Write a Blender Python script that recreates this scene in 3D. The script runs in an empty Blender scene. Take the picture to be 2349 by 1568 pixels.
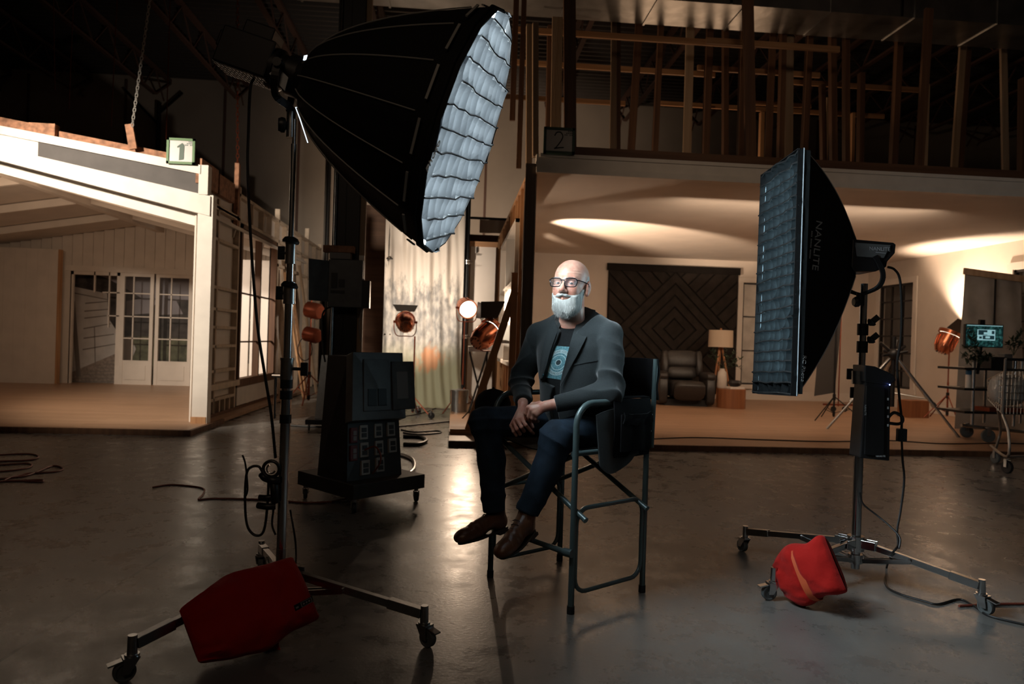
import bpy, math, random
import numpy as np
from mathutils import Vector, Matrix, noise

SC = bpy.context.scene
COL = SC.collection
random.seed(7)
V = Vector
R = math.radians

# ------------------------------------------------------------------ camera
CAM_H = 1.2
cd = bpy.data.cameras.new('camera')
cam = bpy.data.objects.new('camera', cd)
COL.objects.link(cam)
cd.sensor_width = 36.0
cd.lens = 36.0 * 1631.0 / 2349.0
cd.clip_end = 200
YAW, PITCH, ROLL = R(4.7), R(-0.14), R(1.8)
_f = V((math.sin(YAW) * math.cos(PITCH), math.cos(YAW) * math.cos(PITCH), math.sin(PITCH)))
_r0 = V((math.cos(YAW), -math.sin(YAW), 0))
_u0 = _r0.cross(_f)
_r = _r0 * math.cos(ROLL) + _u0 * math.sin(ROLL)
_u = _u0 * math.cos(ROLL) - _r0 * math.sin(ROLL)
cam.matrix_world = Matrix(((_r.x, _u.x, -_f.x, 0), (_r.y, _u.y, -_f.y, 0), (_r.z, _u.z, -_f.z, CAM_H), (0, 0, 0, 1)))
SC.camera = cam
cd.dof.use_dof = True
cd.dof.focus_distance = 3.4
cd.dof.aperture_fstop = 3.2

# ------------------------------------------------------------------ world, exposure
SC.view_settings.view_transform = 'Standard'
SC.view_settings.look = 'None'
SC.view_settings.gamma = 1.0
SC.view_settings.use_curve_mapping = False
SC.view_settings.exposure = 0.0
SC.cycles.max_bounces = 5
SC.cycles.diffuse_bounces = 3
SC.cycles.glossy_bounces = 3
SC.cycles.transmission_bounces = 4
SC.cycles.transparent_max_bounces = 8
SC.cycles.caustics_reflective = False
SC.cycles.caustics_refractive = False
SC.cycles.sample_clamp_indirect = 4.0
SC.cycles.use_denoising = True
w = bpy.data.worlds.new('world')
SC.world = w
w.use_nodes = True
w.node_tree.nodes['Background'].inputs[0].default_value = (0.30, 0.22, 0.16, 1)
w.node_tree.nodes['Background'].inputs[1].default_value = 0.004

WARM = (1.0, 0.62, 0.37)
WARM2 = (1.0, 0.72, 0.50)
COOL = (0.80, 0.93, 1.0)


def spot(name, loc, target, power, color, angle=60, blend=0.6, radius=0.06):
    l = bpy.data.lights.new(name, 'SPOT')
    l.energy = power
    l.color = color
    l.spot_size = R(angle)
    l.spot_blend = blend
    l.shadow_soft_size = radius
    o = bpy.data.objects.new(name, l)
    COL.objects.link(o)
    o.location = loc
    o.rotation_euler = (V(target) - V(loc)).to_track_quat('-Z', 'Y').to_euler()
    return o


def area(name, loc, target, power, color, sx, sy=None, spread=160):
    l = bpy.data.lights.new(name, 'AREA')
    l.energy = power
    l.color = color
    l.shape = 'RECTANGLE' if sy else 'SQUARE'
    l.size = sx
    if sy:
        l.size_y = sy
    l.spread = R(spread)
    o = bpy.data.objects.new(name, l)
    COL.objects.link(o)
    o.location = loc
    o.rotation_euler = (V(target) - V(loc)).to_track_quat('-Z', 'Y').to_euler()
    return o


# lamp in front of the cottage set, then unseen fill lights added for brightness
LIGHTS = [
    spot('set_front_spot', (-5.6, 5.0, 3.75), (-4.3, 9.0, 2.3), 1600, (1.0, .86, .70), 58, 0.6, 0.12),
    spot('fascia_stud_fill', (1.5, 1.8, 5.2), (4.6, 8.0, 2.9), 110, WARM2, 60, 0.7, 0.4),  # added fill for fascia and studs, no lamp known there
    area('over_set_fill', (4.2, 12.6, 3.45), (4.0, 10.6, 6.0), 16, WARM, 2.5, 1.0, 170),  # added upward fill to warm the timbers above the set
    spot('rear_wall_fill', (-.6, 14.5, 2.4), (.2, 20.0, 4.6), 700, WARM2, 95, 0.8, 0.2),  # added to brighten the back wall, has no fixture
    spot('cottage_window_fill', (-5.0, 9.8, 2.55), (-3.9, 13.2, 1.3), 300, (1.0, .82, .66), 48, 0.5, 0.1),  # added to make the white panels in the window bright
    spot('stud_side_fill', (-2.6, 8.2, 2.3), (1.3, 9.0, 4.6), 260, (1.0, .66, .40), 64, 0.6, 0.1),  # hidden spot added to warm the studs and stud wall
    area('cottage_soft_fill', (-5.6, 9.35, 2.75), (-6.2, 15.0, 1.0), 20, WARM2, 2.6, .4, 150),  # added soft fill for the cottage interior
    area('living_room_soft_fill', (4.6, 8.7, 2.75), (4.6, 14.5, 0.7), 42, WARM2, 3.6, .5, 150),  # unseen stand-in for room lamps, added to light the back wall
    area('front_fill', (-1.5, -3.0, 5.5), (1.0, 5.0, 1.0), 12, WARM2, 2.5, 1.0, 140),  # added weak fill from behind the camera
]
# ------------------------------------------------------------------ pixel rays to points of the building (2349 x 1568 frame)
FPX = 1631.0


def ray(px, py):
    return _f + _r * ((px - 1174.5) / FPX) + _u * ((784.0 - py) / FPX)


def onD(px, py, d):
    return V((0, 0, CAM_H)) + ray(px, py) * d


def onZ(px, py, z=0.0):
    k = ray(px, py)
    return V((0, 0, CAM_H)) + k * ((z - CAM_H) / k.z)


def onY(px, py, y):
    k = ray(px, py)
    return V((0, 0, CAM_H)) + k * (y / k.y)


def onX(px, py, x):
    k = ray(px, py)
    return V((0, 0, CAM_H)) + k * (x / k.x)


# ------------------------------------------------------------------ materials
def mat(name, col, rough=0.6, metal=0.0, emit=None, es=0.0, noise_amt=0.0, nscale=8.0, bump=0.0, bscale=60.0, spec=None, col2=None, sheen=0.0, trans=0.0, alpha=1.0, stretch=None):
    m = bpy.data.materials.new(name)
    m.use_nodes = True
    nt = m.node_tree
    b = nt.nodes['Principled BSDF']
    b.inputs['Base Color'].default_value = (*col, 1)
    b.inputs['Roughness'].default_value = rough
    b.inputs['Metallic'].default_value = metal
    if spec is not None:
        b.inputs['Specular IOR Level'].default_value = spec
    if sheen:
        b.inputs['Sheen Weight'].default_value = sheen
    if trans:
        b.inputs['Transmission Weight'].default_value = trans
    if emit:
        b.inputs['Emission Color'].default_value = (*emit, 1)
        b.inputs['Emission Strength'].default_value = es
    tc = None
    if noise_amt or bump or col2:
        tc = nt.nodes.new('ShaderNodeTexCoord')
        mp = nt.nodes.new('ShaderNodeMapping')
        nt.links.new(tc.outputs['Object'], mp.inputs[0])
        if stretch:
            mp.inputs['Scale'].default_value = stretch
    if noise_amt or col2:
        n = nt.nodes.new('ShaderNodeTexNoise')
        n.inputs['Scale'].default_value = nscale
        n.inputs['Detail'].default_value = 6
        nt.links.new(mp.outputs[0], n.inputs['Vector'])
        cr = nt.nodes.new('ShaderNodeValToRGB')
        c2 = col2 or tuple(min(1, c * (1 - noise_amt)) for c in col)
        c1 = col if col2 else tuple(min(1, c * (1 + noise_amt)) for c in col)
        cr.color_ramp.elements[0].position = 0.35
        cr.color_ramp.elements[1].position = 0.65
        cr.color_ramp.elements[0].color = (*c2, 1)
        cr.color_ramp.elements[1].color = (*c1, 1)
        nt.links.new(n.outputs['Fac'], cr.inputs[0])
        nt.links.new(cr.outputs[0], b.inputs['Base Color'])
    if bump:
        n2 = nt.nodes.new('ShaderNodeTexNoise')
        n2.inputs['Scale'].default_value = bscale
        n2.inputs['Detail'].default_value = 4
        nt.links.new(mp.outputs[0], n2.inputs['Vector'])
        bp = nt.nodes.new('ShaderNodeBump')
        bp.inputs['Strength'].default_value = bump
        bp.inputs['Distance'].default_value = 0.02
        nt.links.new(n2.outputs['Fac'], bp.inputs['Height'])
        nt.links.new(bp.outputs[0], b.inputs['Normal'])
    return m


def emis(name, col, s):
    m = bpy.data.materials.new(name)
    m.use_nodes = True
    nt = m.node_tree
    nt.nodes.remove(nt.nodes['Principled BSDF'])
    e = nt.nodes.new('ShaderNodeEmission')
    e.inputs[0].default_value = (*col, 1)
    e.inputs[1].default_value = s
    nt.links.new(e.outputs[0], nt.nodes['Material Output'].inputs[0])
    return m


def wood(name, c1, c2, axis='X', rough=0.65, scale=3.0):
    """long-grained timber, grain running along axis"""
    st = {'X': (0.25, 6, 6), 'Y': (6, 0.25, 6), 'Z': (6, 6, 0.25)}[axis]
    return mat(name, c1, rough, col2=c2, nscale=scale, stretch=st, bump=0.15, bscale=20)


M = {}
M['white_wall'] = mat('white_painted_wall', (0.74, 0.67, 0.60), 0.75, noise_amt=0.04, nscale=2)
M['white_trim'] = mat('white_trim', (0.80, 0.75, 0.69), 0.5)
M['white_board'] = mat('white_painted_board', (0.78, 0.72, 0.65), 0.6, noise_amt=0.05, nscale=5)
M['grey_paint'] = mat('dark_grey_paint', (0.085, 0.076, 0.072), 0.7, noise_amt=0.12, nscale=4)
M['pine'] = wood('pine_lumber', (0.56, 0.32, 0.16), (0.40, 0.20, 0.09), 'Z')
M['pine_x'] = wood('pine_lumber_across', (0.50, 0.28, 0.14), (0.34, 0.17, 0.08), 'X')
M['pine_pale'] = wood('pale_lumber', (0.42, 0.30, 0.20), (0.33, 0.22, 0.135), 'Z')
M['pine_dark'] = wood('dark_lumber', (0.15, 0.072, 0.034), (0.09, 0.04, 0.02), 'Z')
M['plate_dark'] = wood('dark_plate_lumber', (0.14, 0.068, 0.034), (0.09, 0.04, 0.02), 'X')
M['black_metal'] = mat('black_metal', (0.012, 0.012, 0.013), 0.45, 0.3)
M['black_plastic'] = mat('black_plastic', (0.010, 0.010, 0.011), 0.42)
M['black_fabric'] = mat('black_fabric', (0.008, 0.009, 0.010), 0.85, bump=0.2, bscale=300, spec=0.2)
M['black_rubber'] = mat('black_rubber', (0.012, 0.012, 0.012), 0.6)
M['grey_rubber'] = mat('grey_rubber', (0.10, 0.11, 0.11), 0.6)
M['chrome'] = mat('chrome', (0.62, 0.62, 0.62), 0.16, 1.0)
M['steel'] = mat('brushed_steel', (0.42, 0.43, 0.43), 0.28, 1.0, noise_amt=0.1, nscale=30)
M['alu'] = mat('aluminium', (0.50, 0.51, 0.51), 0.35, 1.0, noise_amt=0.08, nscale=20)
M['galv'] = mat('galvanised_duct', (0.44, 0.44, 0.43), 0.32, 0.9, noise_amt=0.18, nscale=3, bump=0.15, bscale=6)
M['copper'] = mat('copper_lamp_housing', (0.62, 0.22, 0.12), 0.25, 1.0)
M['rust_metal'] = mat('red_brown_metal', (0.28, 0.07, 0.035), 0.4, 0.6)
M['teal_metal'] = mat('grey_green_tube', (0.085, 0.125, 0.13), 0.33, 0.25)
M['post_grey'] = wood('weathered_post', (0.17, 0.12, 0.085), (0.11, 0.075, 0.055), 'Z')
M['canvas'] = mat('black_canvas', (0.006, 0.006, 0.007), 0.9, spec=0.15, bump=0.2, bscale=400)
M['grey_box'] = mat('grey_enamel', (0.10, 0.104, 0.105), 0.4, noise_amt=0.15, nscale=12)
M['label_grey'] = mat('label_paper', (0.24, 0.22, 0.21), 0.6)
M['outlet'] = mat('outlet_plate', (0.36, 0.34, 0.31), 0.45)
M['cord_red'] = mat('red_cord', (0.22, 0.05, 0.03), 0.5)
M['cord_black'] = mat('black_cord', (0.012, 0.011, 0.011), 0.45)
M['sand_red'] = mat('red_sandbag_fabric', (0.40, 0.009, 0.006), 0.85, sheen=0.1, bump=0.55, bscale=13, spec=.2)
M['strap_orange'] = mat('orange_strap', (0.60, 0.10, 0.03), 0.7)
M['leather'] = mat('dark_grey_leather', (0.030, 0.027, 0.026), 0.4, noise_amt=0.15, nscale=30, bump=0.15, bscale=90)
M['brown_wood'] = wood('brown_wood', (0.30, 0.12, 0.05), (0.20, 0.075, 0.03), 'Z', 0.45)
M['lamp_wood'] = wood('lamp_leg_wood', (0.55, 0.24, 0.10), (0.42, 0.17, 0.07), 'Z', 0.4)
M['plant'] = mat('dark_leaves', (0.035, 0.06, 0.035), 0.5)
M['concrete_wall'] = mat('concrete_wall', (0.40, 0.35, 0.30), 0.9, noise_amt=0.10, nscale=0.7, bump=0.1, bscale=10)
M['deck'] = mat('roof_deck', (0.11, 0.10, 0.095), 0.45, 0.6)
M['joist'] = mat('joist_paint', (0.12, 0.065, 0.05), 0.6)
M['board'] = mat('whiteboard_face', (0.46, 0.44, 0.42), 0.35)
M['green_frame'] = mat('green_frame', (0.05, 0.15, 0.03), 0.5)
M['green_dark'] = mat('dark_green_frame', (0.012, 0.05, 0.025), 0.5)


# ------------------------------------------------------------------ object helpers
ORG = {}


def tag(o, label=None, cat=None, group=None, kind=None):
    if label:
        o['label'] = label
    if cat:
        o['category'] = cat
    if group:
        o['group'] = group
    if kind:
        o['kind'] = kind
    return o


def thing(name, label, cat, loc=(0, 0, 0), group=None):
    o = bpy.data.objects.new(name, None)
    o.empty_display_size = 0.1
    COL.objects.link(o)
    o.location = loc
    ORG[o] = V(loc)
    return tag(o, label, cat, group)


def frame_axis(d):
    d = V(d).normalized()
    a = V((0, 0, 1)) if abs(d.z) < 0.95 else V((1, 0, 0))
    s = d.cross(a).normalized()
    return d, s, s.cross(d).normalized()


class MB:
    def __init__(self):
        self.v, self.f, self.mi = [], [], []
        self.cur = 0

    def add(self, vs, fs):
        n = len(self.v)
        self.v += [V(p) for p in vs]
        self.f += [tuple(i + n for i in q) for q in fs]
        self.mi += [self.cur] * len(fs)
        return self

    def box(self, c, s, rot=None, taper=1.0):
        """box centred on c with full sizes s; rot is a Matrix; taper scales the top"""
        c = V(c)
        p = []
        for z in (-1, 1):
            k = taper if z > 0 else 1.0
            for y in (-1, 1):
                for x in (-1, 1):
                    q = V((x * s[0] / 2 * k, y * s[1] / 2 * k, z * s[2] / 2))
                    p.append(c + (rot @ q if rot else q))
        return self.add(p, [(0, 2, 3, 1), (4, 5, 7, 6), (0, 1, 5, 4), (2, 6, 7, 3), (0, 4, 6, 2), (1, 3, 7, 5)])

    def bb(self, x0, x1, y0, y1, z0, z1):
        return self.box(((x0 + x1) / 2, (y0 + y1) / 2, (z0 + z1) / 2), (abs(x1 - x0), abs(y1 - y0), abs(z1 - z0)))

    def bar(self, a, b, w, h, up=(0, 0, 1)):
        """square bar from a to b; h measured along up, w across"""
        a, b = V(a), V(b)
        d = (b - a).normalized()
        s = d.cross(V(up))
        if s.length < 1e-4:
            s = d.cross(V((1, 0, 0)))
        s.normalize()
        u = s.cross(d).normalized()
        p = []
        for q in (a, b):
            for i, j in ((-1, -1), (1, -1), (1, 1), (-1, 1)):
                p.append(q + s * (i * w / 2) + u * (j * h / 2))
        return self.add(p, [(3, 2, 1, 0), (4, 5, 6, 7), (0, 1, 5, 4), (1, 2, 6, 5), (2, 3, 7, 6), (3, 0, 4, 7)])

    def loft(self, rings, cap=True, close=True):
        n = len(rings[0])
        vs = [p for r in rings for p in r]
        fs = []
        for i in range(len(rings) - 1):
            for j in range(n if close else n - 1):
                k = (j + 1) % n
                fs.append((i * n + j, i * n + k, (i + 1) * n + k, (i + 1) * n + j))
        if cap:
            fs.append(tuple(range(n - 1, -1, -1)))
            fs.append(tuple((len(rings) - 1) * n + j for j in range(n)))
        return self.add(vs, fs)

    def tube(self, pts, r, n=10, cap=True, closed=False):
        pts = [V(p) for p in pts]
        rr = r if isinstance(r, (list, tuple)) else [r] * len(pts)
        rings = []
        prev = None
        for i, p in enumerate(pts):
            a = pts[i - 1] if i > 0 else (pts[-1] if closed else p)
            b = pts[i + 1] if i < len(pts) - 1 else (pts[0] if closed else p)
            d = (b - a).normalized()
            if prev is None:
                _, s, u = frame_axis(d)
            else:
                s = (prev - d * prev.dot(d)).normalized()
                u = s.cross(d).normalized()
            prev = s
            rings.append([p + (s * math.cos(2 * math.pi * k / n) + u * math.sin(2 * math.pi * k / n)) * rr[i] for k in range(n)])
        if closed:
            rings.append(rings[0])
        return self.loft(rings, cap and not closed)

    def cyl(self, a, b, r, n=16, r2=None):
        return self.tube([a, b], [r, r if r2 is None else r2], n)

    def lathe(self, prof, base=(0, 0, 0), axis=(0, 0, 1), n=24, cap=True):
        """prof: list of (radius, height along axis)"""
        d, s, u = frame_axis(axis)
        base = V(base)
        rings = [[base + d * h + (s * math.cos(2 * math.pi * k / n) + u * math.sin(2 * math.pi * k / n)) * max(r, 1e-4) for k in range(n)] for r, h in prof]
        return self.loft(rings, cap)

    def prism(self, poly, d):
        """poly: 3d points of a flat outline; d: extrusion vector"""
        n = len(poly)
        d = V(d)
        vs = [V(p) for p in poly] + [V(p) + d for p in poly]
        fs = [tuple(range(n - 1, -1, -1)), tuple(range(n, 2 * n))] + [(i, (i + 1) % n, n + (i + 1) % n, n + i) for i in range(n)]
        return self.add(vs, fs)

    def sphere(self, c, r, n=12, sc=(1, 1, 1)):
        c = V(c)
        rings = []
        for i in range(n // 2 + 1):
            a = -math.pi / 2 + math.pi * i / (n // 2)
            rr = max(math.cos(a), 1e-3)
            rings.append([c + V((math.cos(2 * math.pi * k / n) * rr * sc[0], math.sin(2 * math.pi * k / n) * rr * sc[1], math.sin(a) * sc[2])) * r for k in range(n)])
        return self.loft(rings)

    def grid(self, fn, nu, nv, thick=0.0):
        """fn(u,v)->point, u,v in 0..1; thick gives it a back side"""
        P = [[V(fn(i / nu, j / nv)) for j in range(nv + 1)] for i in range(nu + 1)]
        vs = [p for row in P for p in row]
        w = nv + 1
        fs = [(i * w + j, (i + 1) * w + j, (i + 1) * w + j + 1, i * w + j + 1) for i in range(nu) for j in range(nv)]
        if thick:
            N = len(vs)
            nn = []
            for i in range(nu + 1):
                for j in range(nv + 1):
                    a = P[min(i + 1, nu)][j] - P[max(i - 1, 0)][j]
                    b = P[i][min(j + 1, nv)] - P[i][max(j - 1, 0)]
                    nn.append(a.cross(b).normalized() if a.cross(b).length > 1e-12 else V((0, 0, 1)))
            vs = vs + [vs[k] - nn[k] * thick for k in range(N)]
            fs = fs + [tuple(N + k for k in reversed(q)) for q in fs]
            e = [i * w for i in range(nu + 1)] + [nu * w + j for j in range(1, nv + 1)] + [i * w + nv for i in range(nu - 1, -1, -1)] + [j for j in range(nv - 1, 0, -1)]
            for a, b in zip(e, e[1:] + e[:1]):
                fs.append((a, N + a, N + b, b))
        return self.add(vs, fs)

    def build(self, name, material, parent=None, smooth=False, bevel=0.0, local=False, base=None, **tags):
        me = bpy.data.meshes.new(name)
        if local:
            org = V((0, 0, 0))
        elif parent is not None:
            org = ORG[parent]
        elif base is not None:
            org = V(base)
        else:
            xs = [p.x for p in self.v]
            ys = [p.y for p in self.v]
            org = V(((min(xs) + max(xs)) / 2, (min(ys) + max(ys)) / 2, min(p.z for p in self.v)))
        me.from_pydata([tuple(p - org) for p in self.v], [], self.f)
        mats = material if isinstance(material, (list, tuple)) else [material]
        for m_ in mats:
            me.materials.append(m_)
        if len(mats) > 1:
            me.polygons.foreach_set('material_index', self.mi)
        if smooth:
            me.shade_smooth()
            try:
                me.set_sharp_from_angle(angle=R(40))
            except Exception:
                pass
        me.update()
        o = bpy.data.objects.new(name, me)
        COL.objects.link(o)
        if parent is not None:
            o.parent = parent
            ORG[o] = org
        else:
            if not local:
                o.location = org
            ORG[o] = org
        if bevel:
            b = o.modifiers.new('bevel', 'BEVEL')
            b.width = bevel
            b.segments = 2
            b.limit_method = 'ANGLE'
        return tag(o, tags.get('label'), tags.get('cat'), tags.get('group'), tags.get('kind'))


def struct(mb, name, material, **k):
    return mb.build(name, material, None, kind='structure', **k)


def dup(o, loc=None, rotz=None, label=None, parent=None):
    """copy of a thing with its parts and sub-parts"""
    c = o.copy()
    COL.objects.link(c)
    c.parent = parent
    for ch in list(o.children):
        dup(ch, parent=c)
    if loc is not None:
        c.location = loc
    if rotz is not None:
        c.rotation_euler.z = rotz
    if label:
        c['label'] = label
    return c


def smooth_path(pts, k=6):
    pts = [V(p) for p in pts]
    out = []
    P = [pts[0]] + pts + [pts[-1]]
    for i in range(1, len(P) - 2):
        a, b, c, d = P[i - 1], P[i], P[i + 1], P[i + 2]
        for j in range(k):
            t = j / k
            out.append(0.5 * ((2 * b) + (c - a) * t + (2 * a - 5 * b + 4 * c - d) * t * t + (3 * b - a - 3 * c + d) * t ** 3))
    out.append(pts[-1])
    return out


def cable(name, pts, r, material, label, cat='cable', group=None, k=6, n=8):
    b = MB().tube(smooth_path(pts, k), r, n)
    return b.build(name, material, None, smooth=True, label=label, cat=cat, group=group)


def text_mesh(txt, size, thick=0.001):
    """lettering as mesh in its own XY plane, centred; returns verts and faces"""
    cu = bpy.data.curves.new('txt', 'FONT')
    cu.body = txt
    cu.size = size
    cu.extrude = thick / 2
    cu.align_x = 'CENTER'
    cu.align_y = 'CENTER'
    cu.resolution_u = 3
    o = bpy.data.objects.new('txt', cu)
    COL.objects.link(o)
    dg = bpy.context.evaluated_depsgraph_get()
    me = bpy.data.meshes.new_from_object(o.evaluated_get(dg))
    vs = [v.co.copy() for v in me.vertices]
    fs = [tuple(p.vertices) for p in me.polygons]
    bpy.data.objects.remove(o)
    bpy.data.curves.remove(cu)
    bpy.data.meshes.remove(me)
    return vs, fs


def add_text(mb, txt, size, c, right, up, thick=0.001, bend=0.0):
    """write txt into mb at c, running along right with letters standing along up"""
    vs, fs = text_mesh(txt, size, thick)
    right = V(right).normalized()
    up = V(up).normalized()
    nrm = right.cross(up).normalized()
    c = V(c)
    out = []
    for v in vs:
        x, y = v.x, v.y
        if bend:
            a = x / bend
            rad = bend + y
            x, y = math.sin(a) * rad, math.cos(a) * rad - bend
        out.append(c + right * x + up * y + nrm * v.z)
    mb.add(out, fs)
# ------------------------------------------------------------------ setting: hall
def floor_material():
    m = mat('polished_concrete', (0.18, 0.165, 0.15), 0.3)
    nt = m.node_tree
    b = nt.nodes['Principled BSDF']
    N = nt.nodes.new
    L = nt.links.new
    tc = N('ShaderNodeTexCoord')
    n1 = N('ShaderNodeTexNoise'); n1.inputs['Scale'].default_value = 0.7; n1.inputs['Detail'].default_value = 8; n1.inputs['Roughness'].default_value = 0.6
    n2 = N('ShaderNodeTexNoise'); n2.inputs['Scale'].default_value = 4.5; n2.inputs['Detail'].default_value = 8; n2.inputs['Roughness'].default_value = 0.7
    n3 = N('ShaderNodeTexNoise'); n3.inputs['Scale'].default_value = 60; n3.inputs['Detail'].default_value = 4
    for n in (n1, n2, n3):
        L(tc.outputs['Object'], n.inputs['Vector'])
    mx = N('ShaderNodeMix'); mx.data_type = 'RGBA'
    mx.inputs[6].default_value = (0.105, 0.100, 0.093, 1)
    mx.inputs[7].default_value = (0.185, 0.174, 0.160, 1)
    a1 = N('ShaderNodeMath'); a1.operation = 'ADD'
    L(n1.outputs['Fac'], a1.inputs[0]); L(n2.outputs['Fac'], a1.inputs[1])
    a2 = N('ShaderNodeMapRange'); a2.inputs[1].default_value = 0.75; a2.inputs[2].default_value = 1.25
    L(a1.outputs[0], a2.inputs[0]); L(a2.outputs[0], mx.inputs[0])
    # dark blotches and spots
    sp = N('ShaderNodeMapRange'); sp.inputs[1].default_value = 0.68; sp.inputs[2].default_value = 0.75
    n4 = N('ShaderNodeTexNoise'); n4.inputs['Scale'].default_value = 9; n4.inputs['Detail'].default_value = 3
    L(tc.outputs['Object'], n4.inputs['Vector']); L(n4.outputs['Fac'], sp.inputs[0])
    mx2 = N('ShaderNodeMix'); mx2.data_type = 'RGBA'; mx2.inputs[7].default_value = (0.05, 0.046, 0.042, 1)
    k = N('ShaderNodeMath'); k.operation = 'MULTIPLY'; k.inputs[1].default_value = 0.7
    L(sp.outputs[0], k.inputs[0]); L(k.outputs[0], mx2.inputs[0]); L(mx.outputs[2], mx2.inputs[6])
    # sawn joints: distance from lines in plan
    last = mx2.outputs[2]
    sx = N('ShaderNodeSeparateXYZ'); L(tc.outputs['Object'], sx.inputs[0])
    for (p, q) in JOINTS:
        d = (V(q) - V(p)); nn = V((-d.y, d.x, 0)).normalized(); c = nn.x * p[0] + nn.y * p[1]
        m1 = N('ShaderNodeMath'); m1.operation = 'MULTIPLY'; m1.inputs[1].default_value = nn.x; L(sx.outputs[0], m1.inputs[0])
        m2 = N('ShaderNodeMath'); m2.operation = 'MULTIPLY_ADD'; m2.inputs[1].default_value = nn.y; L(sx.outputs[1], m2.inputs[0]); L(m1.outputs[0], m2.inputs[2])
        m3 = N('ShaderNodeMath'); m3.operation = 'SUBTRACT'; m3.inputs[1].default_value = c; L(m2.outputs[0], m3.inputs[0])
        m4 = N('ShaderNodeMath'); m4.operation = 'ABSOLUTE'; L(m3.outputs[0], m4.inputs[0])
        m5 = N('ShaderNodeMath'); m5.operation = 'LESS_THAN'; m5.inputs[1].default_value = 0.008; L(m4.outputs[0], m5.inputs[0])
        mj = N('ShaderNodeMix'); mj.data_type = 'RGBA'; mj.inputs[7].default_value = (0.02, 0.018, 0.016, 1)
        L(m5.outputs[0], mj.inputs[0]); L(last, mj.inputs[6]); last = mj.outputs[2]
    L(last, b.inputs['Base Color'])
    rr = N('ShaderNodeMapRange'); rr.inputs[3].default_value = 0.22; rr.inputs[4].default_value = 0.38
    rr.inputs[1].default_value = 0.35; rr.inputs[2].default_value = 0.65
    L(n2.outputs['Fac'], rr.inputs[0]); L(rr.outputs[0], b.inputs['Roughness'])
    bp = N('ShaderNodeBump'); bp.inputs['Strength'].default_value = 0.06; bp.inputs['Distance'].default_value = 0.01
    L(n3.outputs['Fac'], bp.inputs['Height']); L(bp.outputs[0], b.inputs['Normal'])
    return m


def line_on_floor(p, q):
    a, b_ = onZ(*p), onZ(*q)
    return ((a.x, a.y, 0), (b_.x, b_.y, 0))


JOINTS = [line_on_floor((0, 1515), (540, 1168)), line_on_floor((145, 1070), (428, 992))]
M['floor'] = floor_material()
fl = struct(MB().bb(-16, 18, -5, 20.4, -0.1, 0), 'floor', M['floor'], base=(0, 0, 0))


def plank_mat(name, c1, c2, c3, pw=0.13, along='X', rough=0.4):
    m = mat(name, c1, rough)
    nt = m.node_tree
    b = nt.nodes['Principled BSDF']
    N = nt.nodes.new
    L = nt.links.new
    tc = N('ShaderNodeTexCoord')
    mp = N('ShaderNodeMapping')
    if along == 'Y':
        mp.inputs['Rotation'].default_value = (0, 0, R(90))
    L(tc.outputs['Object'], mp.inputs[0])
    br = N('ShaderNodeTexBrick')
    br.inputs['Scale'].default_value = 1
    br.inputs['Brick Width'].default_value = 1.2
    br.inputs['Row Height'].default_value = pw
    br.inputs['Mortar Size'].default_value = 0.002
    br.inputs['Color1'].default_value = (*c1, 1)
    br.inputs['Color2'].default_value = (*c2, 1)
    br.inputs['Mortar'].default_value = (*c3, 1)
    L(mp.outputs[0], br.inputs['Vector'])
    n = N('ShaderNodeTexNoise'); n.inputs['Scale'].default_value = 3; n.inputs['Detail'].default_value = 6
    m2 = N('ShaderNodeMapping'); m2.inputs['Scale'].default_value = (0.7, 12, 1)
    L(mp.outputs[0], m2.inputs[0]); L(m2.outputs[0], n.inputs['Vector'])
    mr = N('ShaderNodeMapRange'); mr.inputs[3].default_value = 0.8; mr.inputs[4].default_value = 1.15
    L(n.outputs['Fac'], mr.inputs[0])
    mu = N('ShaderNodeMix'); mu.data_type = 'RGBA'; mu.blend_type = 'MULTIPLY'; mu.inputs[0].default_value = 1
    L(br.outputs['Color'], mu.inputs[6]); L(mr.outputs[0], mu.inputs[7])
    L(mu.outputs[2], b.inputs['Base Color'])
    return m


M['laminate'] = plank_mat('laminate_planks', (0.47, 0.29, 0.18), (0.40, 0.24, 0.145), (0.20, 0.11, 0.06))

struct(MB().bb(-16, 17.2, 20, 20.4, 0, 8.3), 'wall_back', M['concrete_wall'])
struct(MB().bb(-16.3, -16, -5, 20.4, 0, 8.3), 'wall_left', M['concrete_wall'])
struct(MB().bb(17.2, 17.5, -5, 20.4, 0, 8.3), 'wall_right', M['concrete_wall'])
struct(MB().bb(-16.3, 17.5, -5.3, -5, 0, 8.3), 'wall_front', M['concrete_wall'])
# panel seams and pilaster strips of the tilt-up wall
sm = MB()
for x in (-11.5, -9.0, -6.4, -4.4, -1.9, 0.75, 2.6, 4.9, 7.6, 10.4, 13.4):
    sm.bb(x - 0.03, x + 0.03, 19.97, 20.0, 0, 7.9)
struct(sm, 'trim_1', M['joist'])

# corrugated roof deck (ribs run across the hall)
dk = MB()
yy, prof = -5.0, []
while yy < 20.4:
    prof += [(yy, 7.98), (yy + 0.06, 7.98), (yy + 0.10, 8.06), (yy + 0.19, 8.06)]
    yy += 0.23
dk.add([(x, a, z) for a, z in prof for x in (-16.3, 17.5)], [(2 * i, 2 * i + 1, 2 * i + 3, 2 * i + 2) for i in range(len(prof) - 1)])
struct(dk, 'ceiling', M['deck'])

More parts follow.
